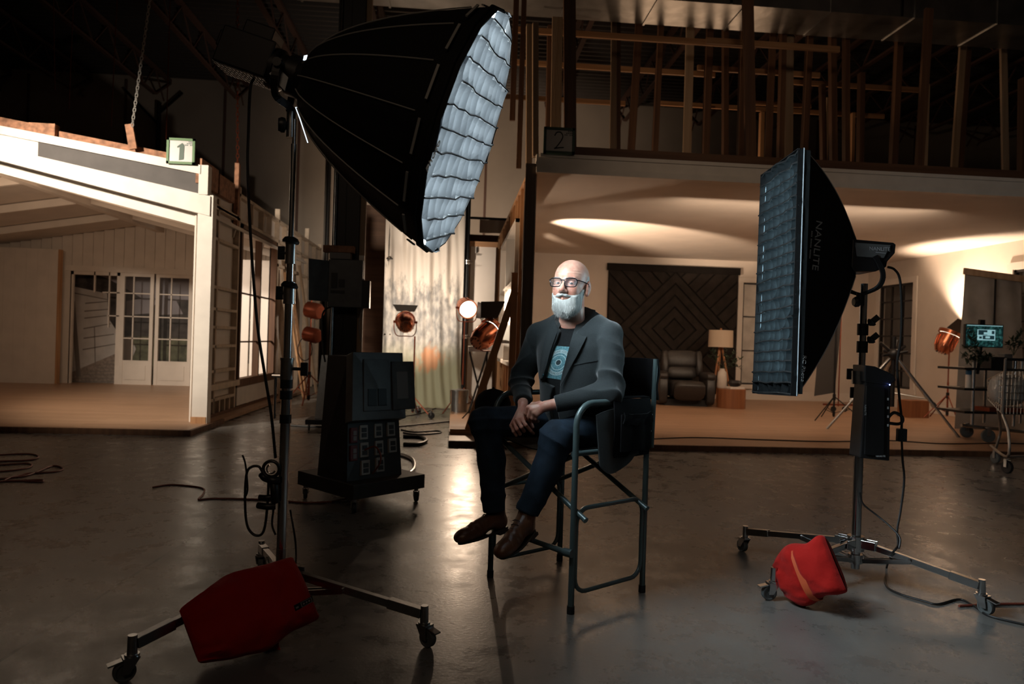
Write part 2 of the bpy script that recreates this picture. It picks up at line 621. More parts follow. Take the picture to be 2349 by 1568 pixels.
# open-web bar joists
def joist(x):
    t = MB()
    z0, z1 = 7.25, 7.9
    t.bar((x, 1, z1), (x, 19.9, z1), 0.12, 0.08)
    t.bar((x, 2, z0), (x, 19.0, z0), 0.10, 0.05)
    y = 1.6
    s = 1
    while y < 19.2:
        t.bar((x, y, z1 if s > 0 else z0), (x, y + 0.62, z0 if s > 0 else z1), 0.03, 0.03)
        y += 0.62
        s = -s
    t.bar((x, 19.0, z0), (x, 19.95, 7.85), 0.08, 0.05)
    return t


JX = [-14.0 + 2.05 * i for i in range(15)]
for x in JX:
    o = joist(x).build('bar_joist', M['joist'], None, label='open-web steel bar joist carrying the dark corrugated roof deck', cat='joist', group='bar joists under the roof', kind='thing')
gd = MB()
gd.bar((-16, 6.0, 7.05), (17, 6.0, 7.05), 0.14, 0.12)
gd.bar((-16, 6.0, 7.75), (17, 6.0, 7.75), 0.14, 0.12)
for i in range(30):
    x = -15.5 + 1.1 * i
    gd.bar((x, 6, 7.05), (x + 0.55, 6, 7.75), 0.05, 0.05).bar((x + 0.55, 6, 7.75), (x + 1.1, 6, 7.05), 0.05, 0.05)
struct(gd, 'beam_girder', M['joist'])
# conduits running down the back wall
for x, z in ((-8.1, 7.3), (-3.55, 7.3)):
    b = MB().cyl((x, 19.9, 0), (x, 19.9, z), 0.06, 10)
    b.bar((x, 19.9, z - 0.6), (x - 0.9, 19.9, z + 0.3), 0.06, 0.06).bar((x, 19.9, z - 0.3), (x + 0.6, 19.9, z + 0.3), 0.05, 0.05)
    b.build('drain_pipe', M['black_metal'], None, smooth=True, label='dark branching pipe on the concrete back wall, ' + ('above the cottage set' if x < -5 else 'beside the key light stand'), cat='pipe')

# ------------------------------------------------------------------ set 2: living-room set
Y2, YB, ZC, XL, XR = 7.93, 15.2, 3.10, 0.88, 9.2
PT = 0.06
pl2 = MB().bb(-0.02, 10.2, Y2 + 0.02, 16.2, 0.012, PT)
struct(pl2, 'floor_living_room', M['laminate'])
e2 = MB().bb(-0.02, 10.2, Y2 - 0.03, Y2 + 0.02, 0.0, PT + 0.004)
struct(e2, 'trim_platform', M['pine_dark'])


def wall_with_hole(mb, axis, c0, c1, a0, a1, z0, z1, holes):
    """slab from c0 to c1 across, a0..a1 along, with rectangular holes [(a,b,zlo,zhi)]"""
    def put(p, q, r_, s):
        if q - p < 1e-4 or s - r_ < 1e-4:
            return
        if axis == 'x':
            mb.bb(p, q, c0, c1, r_, s)
        else:
            mb.bb(c0, c1, p, q, r_, s)
    x = a0
    for (p, q, lo, hi) in sorted(holes):
        put(x, p, z0, z1)
        put(p, q, z0, lo)
        put(p, q, hi, z1)
        x = q
    put(x, a1, z0, z1)
    return mb


wa = onY(1703, 648, YB); wb = onY(1745, 882, YB)
W1 = (wa.x, wa.x + 0.92, wb.z, wa.z)
struct(wall_with_hole(MB(), 'x', YB, YB + 0.1, XL, XR + 0.1, PT, ZC + 0.02, [W1]), 'wall_back_set', M['white_wall'])


def win_y(x0, x1, z0, z1, y, nx, nz, fm, pane_m, idx, casing=True, xs=None):
    t = thing('window_%d' % idx, None, None, ((x0 + x1) / 2, y, z0))
    t['kind'] = 'structure'
    f = MB()
    for a, b, c, d in ((x0, x0 + .035, z0, z1), (x1 - .035, x1, z0, z1), (x0 + .035, x1 - .035, z0, z0 + .035), (x0 + .035, x1 - .035, z1 - .035, z1)):
        f.bb(a, b, y - .02, y + .04, c, d)
    for i in range(1, nx):
        x = x0 + (x1 - x0) * i / nx
        f.bb(x - .012, x + .012, y - .01, y + .03, z0, z1)
    for i in range(1, nz):
        z = z0 + (z1 - z0) * i / nz
        f.bb(x0, x1, y - .01, y + .03, z - .012, z + .012)
    f.build('window_frame', fm, t)
    MB().bb(x0 + .01, x1 - .01, y + .012, y + .016, z0 + .01, z1 - .01).build('pane', pane_m, t)
    if casing:
        c = MB()
        for a, b, cc, d in ((x0 - .11, x0, z0, z1), (x1, x1 + .11, z0, z1), (x0 - .11, x1 + .11, z1, z1 + .1), (x0 - .14, x1 + .14, z0 - .09, z0)):
            c.bb(a, b, y - .06, y - .022, cc, d)
        c.build('window_casing', M['white_trim'], t)
    return t


def glass_mat(name, tint=(0.9, 0.95, 1), alpha=0.12, rough=0.05):
    m = bpy.data.materials.new(name)
    m.use_nodes = True
    b = m.node_tree.nodes['Principled BSDF']
    b.inputs['Base Color'].default_value = (*tint, 1)
    b.inputs['Roughness'].default_value = rough
    b.inputs['Alpha'].default_value = alpha
    return m


M['glass'] = glass_mat('window_glass', (0.2, 0.2, 0.2), 0.08)
M['frosted'] = mat('frosted_pane', (0.62, 0.60, 0.56), 0.35, noise_amt=0.18, nscale=3)
M['muntin'] = mat('black_muntin', (0.015, 0.013, 0.012), 0.4)
win_y(*W1, YB - .01, 2, 3, M['muntin'], M['frosted'], 1)
bbm = MB().bb(XL, XR, YB - .025, YB, PT, PT + .17)
bbm.bb(XL, XR, YB - .03, YB, PT + .17, PT + .19)
struct(bbm, 'baseboard_back', M['white_trim'])

# right wall with tall steel window and a second one near the front
ra = onX(2022, 645, XR); rb = onX(2090, 915, XR)
rc = onX(2316, 590, XR)
H2 = (rb.y, ra.y, 0.46, 2.62)
H3 = (rc.y - 1.3, rc.y - 0.12, 0.9, 2.62)
struct(wall_with_hole(MB(), 'y', XR, XR + .1, Y2 + .02, YB, PT, ZC + .02, [H3, H2]), 'wall_right_set', M['white_wall'])


def win_x(y0, y1, z0, z1, x, ny, nz, idx):
    t = thing('window_%d' % idx, None, None, (x, (y0 + y1) / 2, z0))
    t['kind'] = 'structure'
    f = MB()
    for a, b, c, d in ((y0, y0 + .04, z0, z1), (y1 - .04, y1, z0, z1), (y0, y1, z0, z0 + .04), (y0, y1, z1 - .04, z1)):
        f.bb(x - .02, x + .04, a, b, c, d)
    for i in range(1, ny):
        y = y0 + (y1 - y0) * i / ny
        f.bb(x - .01, x + .03, y - .015, y + .015, z0, z1)
    for i in range(1, nz):
        z = z0 + (z1 - z0) * i / nz
        f.bb(x - .01, x + .03, y0, y1, z - .015, z + .015)
    f.build('window_frame', M['muntin'], t)
    MB().bb(x + .012, x + .016, y0 + .01, y1 - .01, z0 + .01, z1 - .01).build('pane', M['glass'], t)
    c = MB()
    for a, b, cc, d in ((y0 - .12, y0, z0, z1), (y1, y1 + .12, z0, z1), (y0 - .12, y1 + .12, z1, z1 + .12), (y0 - .15, y1 + .15, z0 - .1, z0)):
        c.bb(x - .05, x - .022, a, b, cc, d)
    c.build('window_casing', M['white_trim'], t)
    return t


win_x(*H2, XR + .01, 3, 6, 2)
win_x(*H3, XR + .01, 2, 4, 3)
struct(MB().bb(XR - .025, XR, Y2 + .1, YB, PT, PT + .17), 'baseboard_right', M['white_trim'])
# beige flats standing outside the right wall, seen through its windows
MB().bb(XR + 1.1, XR + 1.14, 8.2, 16.5, 0, 3.2).build('painted_flat', M['white_wall'], None, label='beige painted flat seen through the black steel window of the living-room set', cat='scenery flat')

# ceiling slab with stepped fascia
cs = MB().bb(XL - .04, XR + .15, Y2 + .05, YB + .1, ZC, ZC + .05)
struct(cs, 'ceiling_set', M['white_wall'])
fa = MB()
fa.bb(XL - .02, XR + .3, Y2 - .02, Y2 + .06, ZC - .02, ZC + .19)
fa.bb(XL - .02, XR + .3, Y2 - .05, Y2 - .02, ZC - .02, ZC + .045)
fa.bb(XL + .02, XR + .3, Y2 - .035, Y2 - .02, ZC + .16, ZC + .20)
struct(fa, 'trim_fascia', M['white_board'])

# stud framing above the living-room set
fr = thing('overhead_stud_frame', 'tall bare timber studs and dark plate standing on top of the living-room set', 'timber framing', (5, Y2 + .1, ZC + .2))
MB().bb(XL + .38, XR + .4, Y2, Y2 + .09, ZC + .19, ZC + .30).build('top_plate', M['plate_dark'], fr)
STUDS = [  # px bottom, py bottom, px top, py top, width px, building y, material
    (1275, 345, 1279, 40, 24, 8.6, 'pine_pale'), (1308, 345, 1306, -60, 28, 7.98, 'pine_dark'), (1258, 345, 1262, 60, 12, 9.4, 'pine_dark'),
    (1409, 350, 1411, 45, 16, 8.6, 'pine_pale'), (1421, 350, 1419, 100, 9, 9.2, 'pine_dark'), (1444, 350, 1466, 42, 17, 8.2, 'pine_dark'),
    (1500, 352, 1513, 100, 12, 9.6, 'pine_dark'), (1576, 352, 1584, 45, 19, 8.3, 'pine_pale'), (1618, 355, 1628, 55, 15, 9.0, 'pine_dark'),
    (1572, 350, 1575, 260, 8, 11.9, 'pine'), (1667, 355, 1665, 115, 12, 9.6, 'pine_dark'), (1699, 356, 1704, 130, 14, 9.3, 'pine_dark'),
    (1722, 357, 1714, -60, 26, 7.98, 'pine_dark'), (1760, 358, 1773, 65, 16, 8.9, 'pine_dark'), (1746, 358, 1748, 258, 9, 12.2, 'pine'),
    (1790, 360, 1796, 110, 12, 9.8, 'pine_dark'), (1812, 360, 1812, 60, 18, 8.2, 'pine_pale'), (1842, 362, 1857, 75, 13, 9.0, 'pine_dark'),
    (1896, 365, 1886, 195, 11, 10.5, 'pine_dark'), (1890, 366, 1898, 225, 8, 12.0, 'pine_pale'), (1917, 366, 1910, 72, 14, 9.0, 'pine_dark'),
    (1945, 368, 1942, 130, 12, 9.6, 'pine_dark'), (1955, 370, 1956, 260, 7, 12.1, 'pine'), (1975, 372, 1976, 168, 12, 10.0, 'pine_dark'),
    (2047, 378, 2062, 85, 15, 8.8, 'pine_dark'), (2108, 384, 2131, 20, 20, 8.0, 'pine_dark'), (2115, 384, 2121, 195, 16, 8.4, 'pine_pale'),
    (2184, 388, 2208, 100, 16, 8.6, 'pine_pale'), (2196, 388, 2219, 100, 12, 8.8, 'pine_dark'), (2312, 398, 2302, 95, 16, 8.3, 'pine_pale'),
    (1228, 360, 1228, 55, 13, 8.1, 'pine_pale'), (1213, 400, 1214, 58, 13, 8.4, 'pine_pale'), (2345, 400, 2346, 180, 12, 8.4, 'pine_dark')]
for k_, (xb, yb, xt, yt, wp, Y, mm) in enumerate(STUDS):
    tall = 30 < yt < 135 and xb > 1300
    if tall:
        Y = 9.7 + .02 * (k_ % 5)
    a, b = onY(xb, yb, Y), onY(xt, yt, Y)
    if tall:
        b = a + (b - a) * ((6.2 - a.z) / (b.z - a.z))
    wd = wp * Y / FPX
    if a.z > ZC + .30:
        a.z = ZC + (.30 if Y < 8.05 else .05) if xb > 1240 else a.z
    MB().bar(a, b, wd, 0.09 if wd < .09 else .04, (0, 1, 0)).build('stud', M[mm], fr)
for (x0, y0, x1, y1, Y) in ((1180, 56, 1733, 117, 9.2), (1620, 82, 1925, 125, 9.0), (1185, 143, 1640, 172, 10.4), (1600, 150, 1880, 178, 10.3), (1800, 187, 2112, 207, 10.9), (1158, 218, 1434, 241, 11.9), (1515, 241, 2028, 263, 12.2), (1700, 232, 1860, 246, 12.6)):
    a, b = onY(x0, y0, Y), onY(x1, y1, Y)
    z = (a.z + b.z) / 2
    MB().bar((a.x, Y, z), (b.x, Y, z), 0.04, 0.075).build('cross_timber', M['pine_x'], fr)

# offcuts hanging at the left end of the framing
for k_, (x0, y0, x1, y1, wp, lab) in enumerate(((1179, 40, 1170, 296, 12, 'short brown board hanging beside the octagonal softbox rim, ending higher'), (1194, 110, 1184, 402, 11, 'long brown board hanging beside the octagonal softbox rim, ending lower'))):
    a, b = onY(x0, y0, 9.0), onY(x1, y1, 9.0)
    a.z = 6.9
    a.y -= .35; b.y -= .35
    MB().bar(a, b, wp * 9 / FPX, .04, (0, 1, 0)).build('hanging_board', M['pine_dark'], None, label=lab, cat='board')

# left stud wall of the living-room set with a window opening
sw = thing('stud_wall', 'bare stud side wall of the living-room set, edge-on behind the seated man', 'stud wall', (.82, 11, PT))
HW = (9.0, 11.9, 0.85, 2.75)
wall_with_hole(MB(), 'y', XL - .02, XL, Y2 + .05, YB, PT, ZC, [HW]).build('wallboard', M['white_wall'], sw)
MB().bb(.745, .86, Y2 - .02, Y2 + .03, PT, ZC + .08).build('end_post', M['post_grey'], sw)
MB().bb(.765, .80, Y2 + .03, Y2 + .12, PT, ZC + .0).build('stud', M['pine'], sw)
y = Y2 + .4
while y < 15:
    if HW[0] - .05 < y < HW[1] + .05:
        MB().bb(.77, .86, y - .02, y + .02, PT, HW[2] - .02).build('stud', M['pine'], sw)
        MB().bb(.77, .86, y - .02, y + .02, HW[3] + .02, ZC - .04).build('stud', M['pine'], sw)
    else:
        MB().bb(.77, .86, y - .02, y + .02, PT, ZC - .04).build('stud', M['pine'], sw)
    y += .4
MB().bb(.77, .86, Y2 + .03, YB, ZC - .04, ZC).build('plate', M['pine'], sw)
MB().bb(.77, .86, Y2 + .03, YB, PT, PT + .04).build('plate', M['pine'], sw)
wf = MB()
for a, b, c, d in ((HW[0], HW[0] + .05, HW[2], HW[3]), (HW[1] - .05, HW[1], HW[2], HW[3]), (HW[0], HW[1], HW[2], HW[2] + .05), (HW[0], HW[1], HW[3] - .05, HW[3]), (10.55, 10.59, HW[2], HW[3]), (HW[0], HW[1], 1.95, 1.98)):
    wf.bb(.74, .90, a, b, c, d)
wf.build('window_frame', M['white_trim'], sw)
br = thing('wall_brace', 'diagonal timber brace on a foot block propping the stud wall left of the man', 'brace', (.25, 8.6, 0))
f0 = onZ(1062, 1000, 0.03)
t0 = V((.72, f0.y + .02, 0)); t0.z = onY(1196, 668, f0.y).z
MB().bar(f0 + V((0.05, 0, .04)), t0, .09, .04, (0, 1, 0)).build('brace_board', M['pine'], br)
fb = onZ(1060, 1006)
MB().bb(fb.x - .15, fb.x + .22, fb.y - .05, fb.y + .25, 0, .12).build('foot_block', M['pine_x'], br)
ub = onY(1189, 626, f0.y)
MB().bb(.67, .745, f0.y - .05, f0.y + .0, PT, ub.z).build('upright_board', M['pine'], br)

# galvanised duct crossing above
du = thing('air_duct', 'big rectangular galvanised air duct crossing under the roof', 'duct', (4, 9.2, 5.6))
d0, d1 = -2.2, 11.2
MB().bb(d0, d1, 8.9, 9.62, 5.6, 6.3).build('duct_body', M['galv'], du)
x = d0 + .05
while x < d1:
    MB().bb(x, x + .03, 8.885, 9.635, 5.585, 6.31).build('duct_seam', M['galv'], du)
    x += 1.15
for x in (-1.2, 1.1, 3.4, 5.7, 8.0):
    for y in (8.87, 9.63):
        MB().bb(x, x + .03, y, y + .02, 5.6, 7.9).build('hanger_strap', M['black_metal'], du)

# slate signs on the two sets
def slate(px0, py0, px1, py1, Y, fm, digit, lab):
    a, b = onY(px0, py0, Y), onY(px1, py1, Y)
    t = thing('stage_number_sign', lab, 'sign', ((a.x + b.x) / 2, Y, b.z))
    f = MB()
    w_ = .028
    x0, x1, z0, z1 = a.x, b.x, b.z, a.z
    for q in ((x0, x0 + w_, z0, z1), (x1 - w_, x1, z0, z1), (x0, x1, z0, z0 + w_), (x0, x1, z1 - w_, z1)):
        f.bb(q[0], q[1], Y - .02, Y + .01, q[2], q[3])
    f.build('frame', fm, t)
    MB().bb(x0 + .01, x1 - .01, Y - .008, Y + .005, z0 + .01, z1 - .01).build('board', M['board'], t)
    cx, cz = (x0 + x1) / 2, (z0 + z1) / 2
    k = MB()
    if digit == '2':
        pts = [(-.05, .05), (-.03, .085), (.01, .09), (.035, .06), (.03, .02), (0, -.03), (-.035, -.075), (-.05, -.085), (0, -.075), (.05, -.07)]
        k.tube(smooth_path([(cx + u * 1.05, Y - .011, cz + v * 1.05) for u, v in pts], 4), .006, 6)
    else:
        k.prism([(cx + u, Y - .0095, cz + v) for u, v in ((-.02, -.11), (.035, -.10), (.04, .075), (.015, .10), (-.045, .055), (-.04, .04), (-.015, .05))], (0, -.003, 0))
    for i in range(5):
        for j in range(3):
            if i + j > 1 and not (i == 2 and j == 2):
                k.bb(x1 - .04 - .019 * (4 - i) , x1 - .028 - .019 * (4 - i), Y - .0105, Y - .007, z1 - .045 - .02 * j, z1 - .033 - .02 * j)
    k.build('marking', M['black_plastic'] if digit == '2' else M['green_dark'], t)
    return t


slate(1248, 291, 1317, 355, Y2 - .06, M['green_dark'], '2', 'small dark-framed slate sign with a handwritten 2')
slate(384, 316, 447, 378, 8.93, M['green_frame'], '1', 'small green-framed slate sign with a painted 1')
# ------------------------------------------------------------------ set 1: white cottage set on the left
M['tg_white'] = mat('tongue_and_groove_white', (0.70, 0.62, 0.54), 0.7, noise_amt=0.05, nscale=3)
X1 = -3.15
struct(MB().bb(-14, -2.97, 8.36, 15.2, 0.012, PT), 'floor_cottage', M['laminate'])
struct(MB().bb(-14, -2.95, 8.31, 8.36, 0, PT + .004).bb(-2.97, -2.93, 8.31, 9.5, 0, PT + .004), 'trim_cottage_platform', M['pine_dark'])


def zz(a, s):
    return lambda x: a + s * (-x - 3.1)


zb0, zb1 = zz(2.62, .225), zz(2.86, .19)
zg1, zw1, zp1 = zz(3.10, .155), zz(3.21, .150), zz(3.33, .150)


def band(x0, x1, y0, y1, lo, hi, n=1):
    m_ = MB()
    p = [(x0, y0, lo(x0)), (x1, y0, lo(x1)), (x1, y0, hi(x1)), (x0, y0, hi(x0))]
    m_.prism(p, (0, y1 - y0, 0))
    return m_


hd = thing('beam_gable_header', None, None, (-5, 9, 2.6))
hd['kind'] = 'structure'
band(-9.2, -3.02, 8.98, 9.08, zb0, zb1).build('beam', M['white_board'], hd)
band(-9.2, -3.12, 9.2, 9.28, zz(2.47, .232), zz(2.8, .2)).build('beam', M['white_board'], hd)
band(-5.05, -3.16, 9.0, 9.08, zb1, zg1).build('grey_band', M['grey_paint'], hd, label='grey painted stretch')
band(-9.2, -5.05, 9.0, 9.08, zb1, zg1).build('white_band', M['white_board'], hd)
band(-9.2, -3.14, 8.96, 9.06, zg1, zw1).build('top_strip', M['white_board'], hd)
MB().bb(-3.16, -3.05, 8.97, 9.10, 2.86, 3.22).build('end_cap', M['white_board'], hd)
M['stained_plank'] = mat('stained_plank', (0.33, 0.16, 0.09), 0.8, noise_amt=0.35, nscale=14)
band(-9.2, -5.15, 9.06, 9.10, zw1, lambda x: zp1(x)).build('plank', M['stained_plank'], hd)
band(-5.16, -4.86, 8.99, 9.10, zw1, lambda x: zp1(-5.1) - .0).build('block', M['stained_plank'], hd)
band(-4.85, -3.2, 9.06, 9.10, zw1, zz(3.30, .15)).build('plank', M['stained_plank'], hd)

struct(MB().bb(-3.17, -2.99, 9.0, 9.14, PT, 2.86), 'trim_corner_post', M['white_board'])
struct(MB().bb(-3.18, -3.0, 8.99, 9.15, PT, PT + .08), 'trim_corner_foot', M['pine'])

# pitched ceiling, ridge beam and rafters
RX, RZ = -6.0, 3.36
EL = lambda x: RZ - .245 * (x - RX) if x > RX else RZ - .18 * (RX - x)
cl = MB()
for (xa, xb) in ((RX, -3.12), (-13.5, RX)):
    cl.prism([(xa, 9.1, EL(xa)), (xb, 9.1, EL(xb)), (xb, 9.1, EL(xb) + .05), (xa, 9.1, EL(xa) + .05)], (0, 6.1, 0))
struct(cl, 'ceiling_cottage', M['tg_white'])
rf = thing('beam_rafters', None, None, (RX, 12, 3.2))
rf['kind'] = 'structure'
MB().bb(RX - .07, RX + .07, 9.1, 15.05, RZ - .2, RZ - .0).build('ridge_beam', M['tg_white'], rf)
for y in (10.6, 12.1, 13.6):
    for xb in (-3.2, -13.4):
        a = V((RX, y, EL(RX + (.01 if xb > RX else -.01)) - .08))
        b = V((xb, y, EL(xb) - .06))
        MB().bar(a, b, .06, .12).build('rafter', M['tg_white'], rf)

# far gable wall with glazing and french doors
BY = 15.0
gw = MB()
top = lambda x: EL(x) - .0
x = -13.3
while x < -3.2:
    x2 = min(x + .2, -3.2)
    gw.prism([(x + .004, BY, 2.42), (x2 - .004, BY, 2.42), (x2 - .004, BY, top(x2 - .1)), (x + .004, BY, top(x))], (0, .05, 0))
    x = x2
gw.bb(-13.3, -3.2, BY + .01, BY + .06, 2.42, 2.6)
struct(gw, 'wall_gable_cottage', M['tg_white'])
struct(MB().bb(-13.3, -3.2, BY - .02, BY + .08, 2.32, 2.43), 'trim_lintel_cottage', M['tg_white'])
struct(MB().bb(-13.3, -8.0, BY, BY + .08, PT, 2.33), 'wall_gable_left', M['tg_white'])
struct(MB().bb(-13.5, -13.3, 9.1, BY + .1, PT, 2.2), 'wall_left_cottage', M['tg_white'])


def glazed(name, x0, x1, z0, cols, rows, door, idx, frw=.07):
    t = thing(name + '_%d' % idx, None, None, ((x0 + x1) / 2, BY, PT))
    t['kind'] = 'structure'
    z1 = 2.33
    f = MB()
    f.bb(x0, x0 + frw, BY, BY + .05, PT, z1).bb(x1 - frw, x1, BY, BY + .05, PT, z1)
    f.bb(x0 + frw, x1 - frw, BY, BY + .05, z1 - .08, z1)
    if door:
        f.bb(x0 + frw, x1 - frw, BY + .01, BY + .045, PT, z0)
        f.bb(x0 + .12, x1 - .12, BY - .004, BY + .009, PT + .1, z0 - .1)
    f.build('door_frame' if door else 'window_frame', M['tg_white'], t)
    g = MB()
    for c in cols:
        xx = x0 + (x1 - x0) * c
        g.bb(xx - .011, xx + .011, BY + .01, BY + .04, z0, z1)
    for r_ in rows:
        g.bb(x0, x1, BY + .01, BY + .04, r_ - .011, r_ + .011)
    g.build('muntins', M['tg_white'], t)
    MB().bb(x0 + .02, x1 - .02, BY + .022, BY + .026, z0, z1 - .02).build('pane', M['glass'], t)
    return t


rows = [onY(350, 674, BY).z, onY(350, 727, BY).z, onY(350, 777, BY).z]
glazed('door', -6.74, -6.1, .55, (.38,), rows, True, 1)
glazed('door', -6.06, -5.34, .55, (.42,), rows, True, 2)
glazed('window', -5.3, -4.4, .55, (.3, .65), rows, True, 4)
glazed('window', -4.4, -3.25, .55, (.3, .65), rows, True, 5)
# glazing strip left of the doors: top row of panes only, open below
t = thing('window_6', None, None, (-7.3, BY, 1))
t['kind'] = 'structure'
g = MB().bb(-7.72, -7.66, BY, BY + .05, PT, 2.33).bb(-6.82, -6.74, BY, BY + .05, PT, 2.33).bb(-7.7, -6.76, BY, BY + .04, 2.25, 2.33)
g.bb(-7.27, -7.245, BY, BY + .04, 1.9, 2.33).bb(-6.98, -6.96, BY, BY + .04, 1.2, 2.33)
g.bb(-7.1, -6.76, BY, BY + .04, rows[0] - .011, rows[0] + .011).bb(-7.0, -6.76, BY, BY + .04, rows[1] - .011, rows[1] + .011)
g.build('window_frame', M['tg_white'], t)
struct(MB().bb(-8.02, -7.7, BY, BY + .08, PT, 2.33), 'wall_gable_jamb', M['tg_white'])

# printed backdrop behind the glazing: sky, hill, lawn, white boarded house wall, deck
M['bd_sky'] = mat('print_sky', (0.34, 0.31, 0.33), 0.8, noise_amt=0.12, nscale=2)
M['bd_hill'] = mat('print_hill', (0.06, 0.05, 0.045), 0.9, noise_amt=0.5, nscale=5)
M['bd_lawn'] = mat('print_lawn', (0.13, 0.13, 0.075), 0.9, noise_amt=0.5, nscale=6)
M['bd_house'] = mat('print_house', (0.56, 0.52, 0.49), 0.8, noise_amt=0.08, nscale=4)
M['bd_shade'] = mat('print_board_line', (0.22, 0.19, 0.17), 0.9)
M['bd_deck'] = mat('print_deck', (0.30, 0.24, 0.20), 0.8, noise_amt=0.2, nscale=20)
QY = 15.5
bd = MB()
bd.bb(-9.2, -3.35, QY, QY + .02, 0, 3.0)


def pr(pts, mi, lift=.002):
    bd.cur = mi
    bd.prism([V((onY(px, py, QY).x, QY - lift, onY(px, py, QY).z)) for px, py in pts], (0, lift, 0))


pr([(120, 590), (200, 622), (250, 640), (300, 668), (350, 700), (400, 690), (520, 690), (520, 790), (90, 830)], 1, .003)
pr([(290, 690), (350, 680), (352, 718), (290, 722)], 0, .005)
pr([(362, 690), (400, 680), (420, 720), (362, 722)], 0, .005)
pr([(276, 770), (520, 780), (520, 900), (276, 900)], 2, .005)
pr([(276, 775), (300, 770), (312, 800), (300, 830), (276, 832)], 3, .007)
pr([(140, 655), (160, 655), (246, 673), (249, 730), (272, 765), (273, 808), (120, 872)], 3, .006)
pr([(100, 880), (272, 808), (280, 900), (100, 905)], 5, .008)
for a, b, c, d in ((160, 668, 247, 686), (196, 694, 247, 690), (194, 712, 248, 708), (194, 728, 250, 722), (192, 752, 255, 741), (192, 774, 262, 765), (190, 800, 268, 787)):
    pr([(a, b), (c, d), (c, d + 2), (a, b + 3)], 4, .009)
pr([(162, 690), (172, 690), (186, 862), (176, 866)], 4, .009)
pr([(216, 750), (218, 750), (220, 838), (218, 838)], 4, .009)
for i in range(9):
    y0 = 818 + i * 8
    pr([(270 - i * 16, y0), (282, y0 + 1), (282, y0 + 2), (270 - i * 16, y0 + 2)], 4, .010)
bd.build('photo_backdrop', [M['bd_sky'], M['bd_hill'], M['bd_lawn'], M['bd_house'], M['bd_shade'], M['bd_deck']], None, label='printed backdrop of a white house, deck and hill behind the french doors', cat='backdrop')

# big white flat standing inside on the left
ft = thing('white_flat', 'large white boarded flat standing inside the cottage set on the left', 'scenery flat', (-9.5, 14.7, PT))
fx0, fx1, fy = -9.25, -7.82, 14.72
f = MB()
x = fx0
while x < fx1 - .02:
    f.bb(x + .003, min(x + .21, fx1) - .003, fy, fy + .02, PT + .1, 2.71)
    x += .21
f.bb(fx0, fx1, fy + .004, fy + .05, PT, 2.71)
f.bb(fx0, fx1, fy - .012, fy, PT + .0, PT + .11)
f.build('boarding', M['tg_white'], ft)
MB().bb(fx1, fx1 + .04, fy, fy + .1, PT, 2.71).build('edge_strip', M['pine'], ft, label='bare timber edge')

# right-hand side wall of the cottage set, seen from its framed outside
cw = thing('framed_side_wall', 'cream painted stud-framed outer side of the cottage set wall', 'stud wall', (X1, 12, 0))
WN = (10.78, 12.75, .5, 2.72)
wall_with_hole(MB(), 'y', X1 - .10, X1 - .08, 9.14, 17.0, 0.02, 3.2, [WN]).build('sheathing', M['white_wall'], cw)
M['cream'] = mat('cream_painted_timber', (0.62, 0.50, 0.38), 0.7, noise_amt=0.12, nscale=9)


def mem(y0, y1, z0, z1, m_='cream', nm='stud', dx=.0):
    MB().bb(X1 - .08, X1 + dx, y0, y1, z0, z1).build(nm, M[m_], cw)


for y, z1 in ((9.16, 2.9), (9.72, 2.95), (10.62, 3.3), (12.95, 3.4), (13.5, 3.2), (14.1, 3.35), (14.8, 3.2), (15.5, 3.45), (16.3, 3.2), (16.95, 3.3)):
    mem(y, y + .05, .02, z1)
for y in (11.3, 11.9, 12.4):
    mem(y, y + .04, 2.82, 3.2)
    mem(y, y + .04, .1, .4)
for (a, b, z) in ((9.16, 17, 2.82), (10.62, 17, 3.18), (9.16, 10.62, 2.84), (12.95, 17, 2.4)):
    mem(a, b, z - .02, z + .03, nm='plate')
for py in (556, 663, 711, 751, 793, 848):
    z = onX(518, py, X1).z
    mem(9.2, 10.62, z - .02, z + .02, nm='rail')
mem(9.16, 10.7, .42, .5, nm='sill', dx=.05)
mem(9.16, 10.62, .26, .30, nm='rail')
mem(9.16, 10.62, .02, .08, nm='rail')
for k_ in range(6):
    mem(9.3 + k_ * .22, 9.34 + k_ * .22, .08, .28)
wn = MB()
for a, b, c, d in ((WN[0] - .07, WN[0], WN[2] - .08, WN[3] + .06), (WN[1], WN[1] + .07, WN[2] - .08, WN[3] + .06), (WN[0] - .07, WN[1] + .07, WN[3], WN[3] + .06), (WN[0] - .1, WN[1] + .1, WN[2] - .12, WN[2])):
    wn.bb(X1 - .1, X1 + .02, a, b, c, d)
ym = onX(597, 700, X1).y
wn.bb(X1 - .1, X1, ym - .03, ym + .03, WN[2], WN[3])
wn.build('window_frame', M['pine_dark'], cw)
wr = MB()
for py in (680, 783):
    z = onX(597, py, X1).z
    wr.bb(X1 - .05, X1 - .02, WN[0], WN[1], z - .012, z + .012)
wr.build('window_muntin', M['pine_dark'], cw)
MB().bb(X1 - .08, X1 + .006, WN[0] - .05, WN[1] + .12, .11, WN[2] - .12).build('lower_panel', M['white_board'], cw)
MB().bb(X1 - .09, X1 + .01, 9.16, 13.2, 0, .1).build('base_plate', M['pine_dark'], cw)
for a, b in ((8.98, 9.6), (9.65, 10.3)):
    MB().bb(X1 - .05, X1 + .02, a, b, 3.0, 3.3 - (a - 9) * .05).build('eave_block', M['stained_plank'], cw)
MB().bb(X1 - .06, X1, 10.52, 10.6, 2.7, 3.62).build('stud', M['stained_plank'], cw)
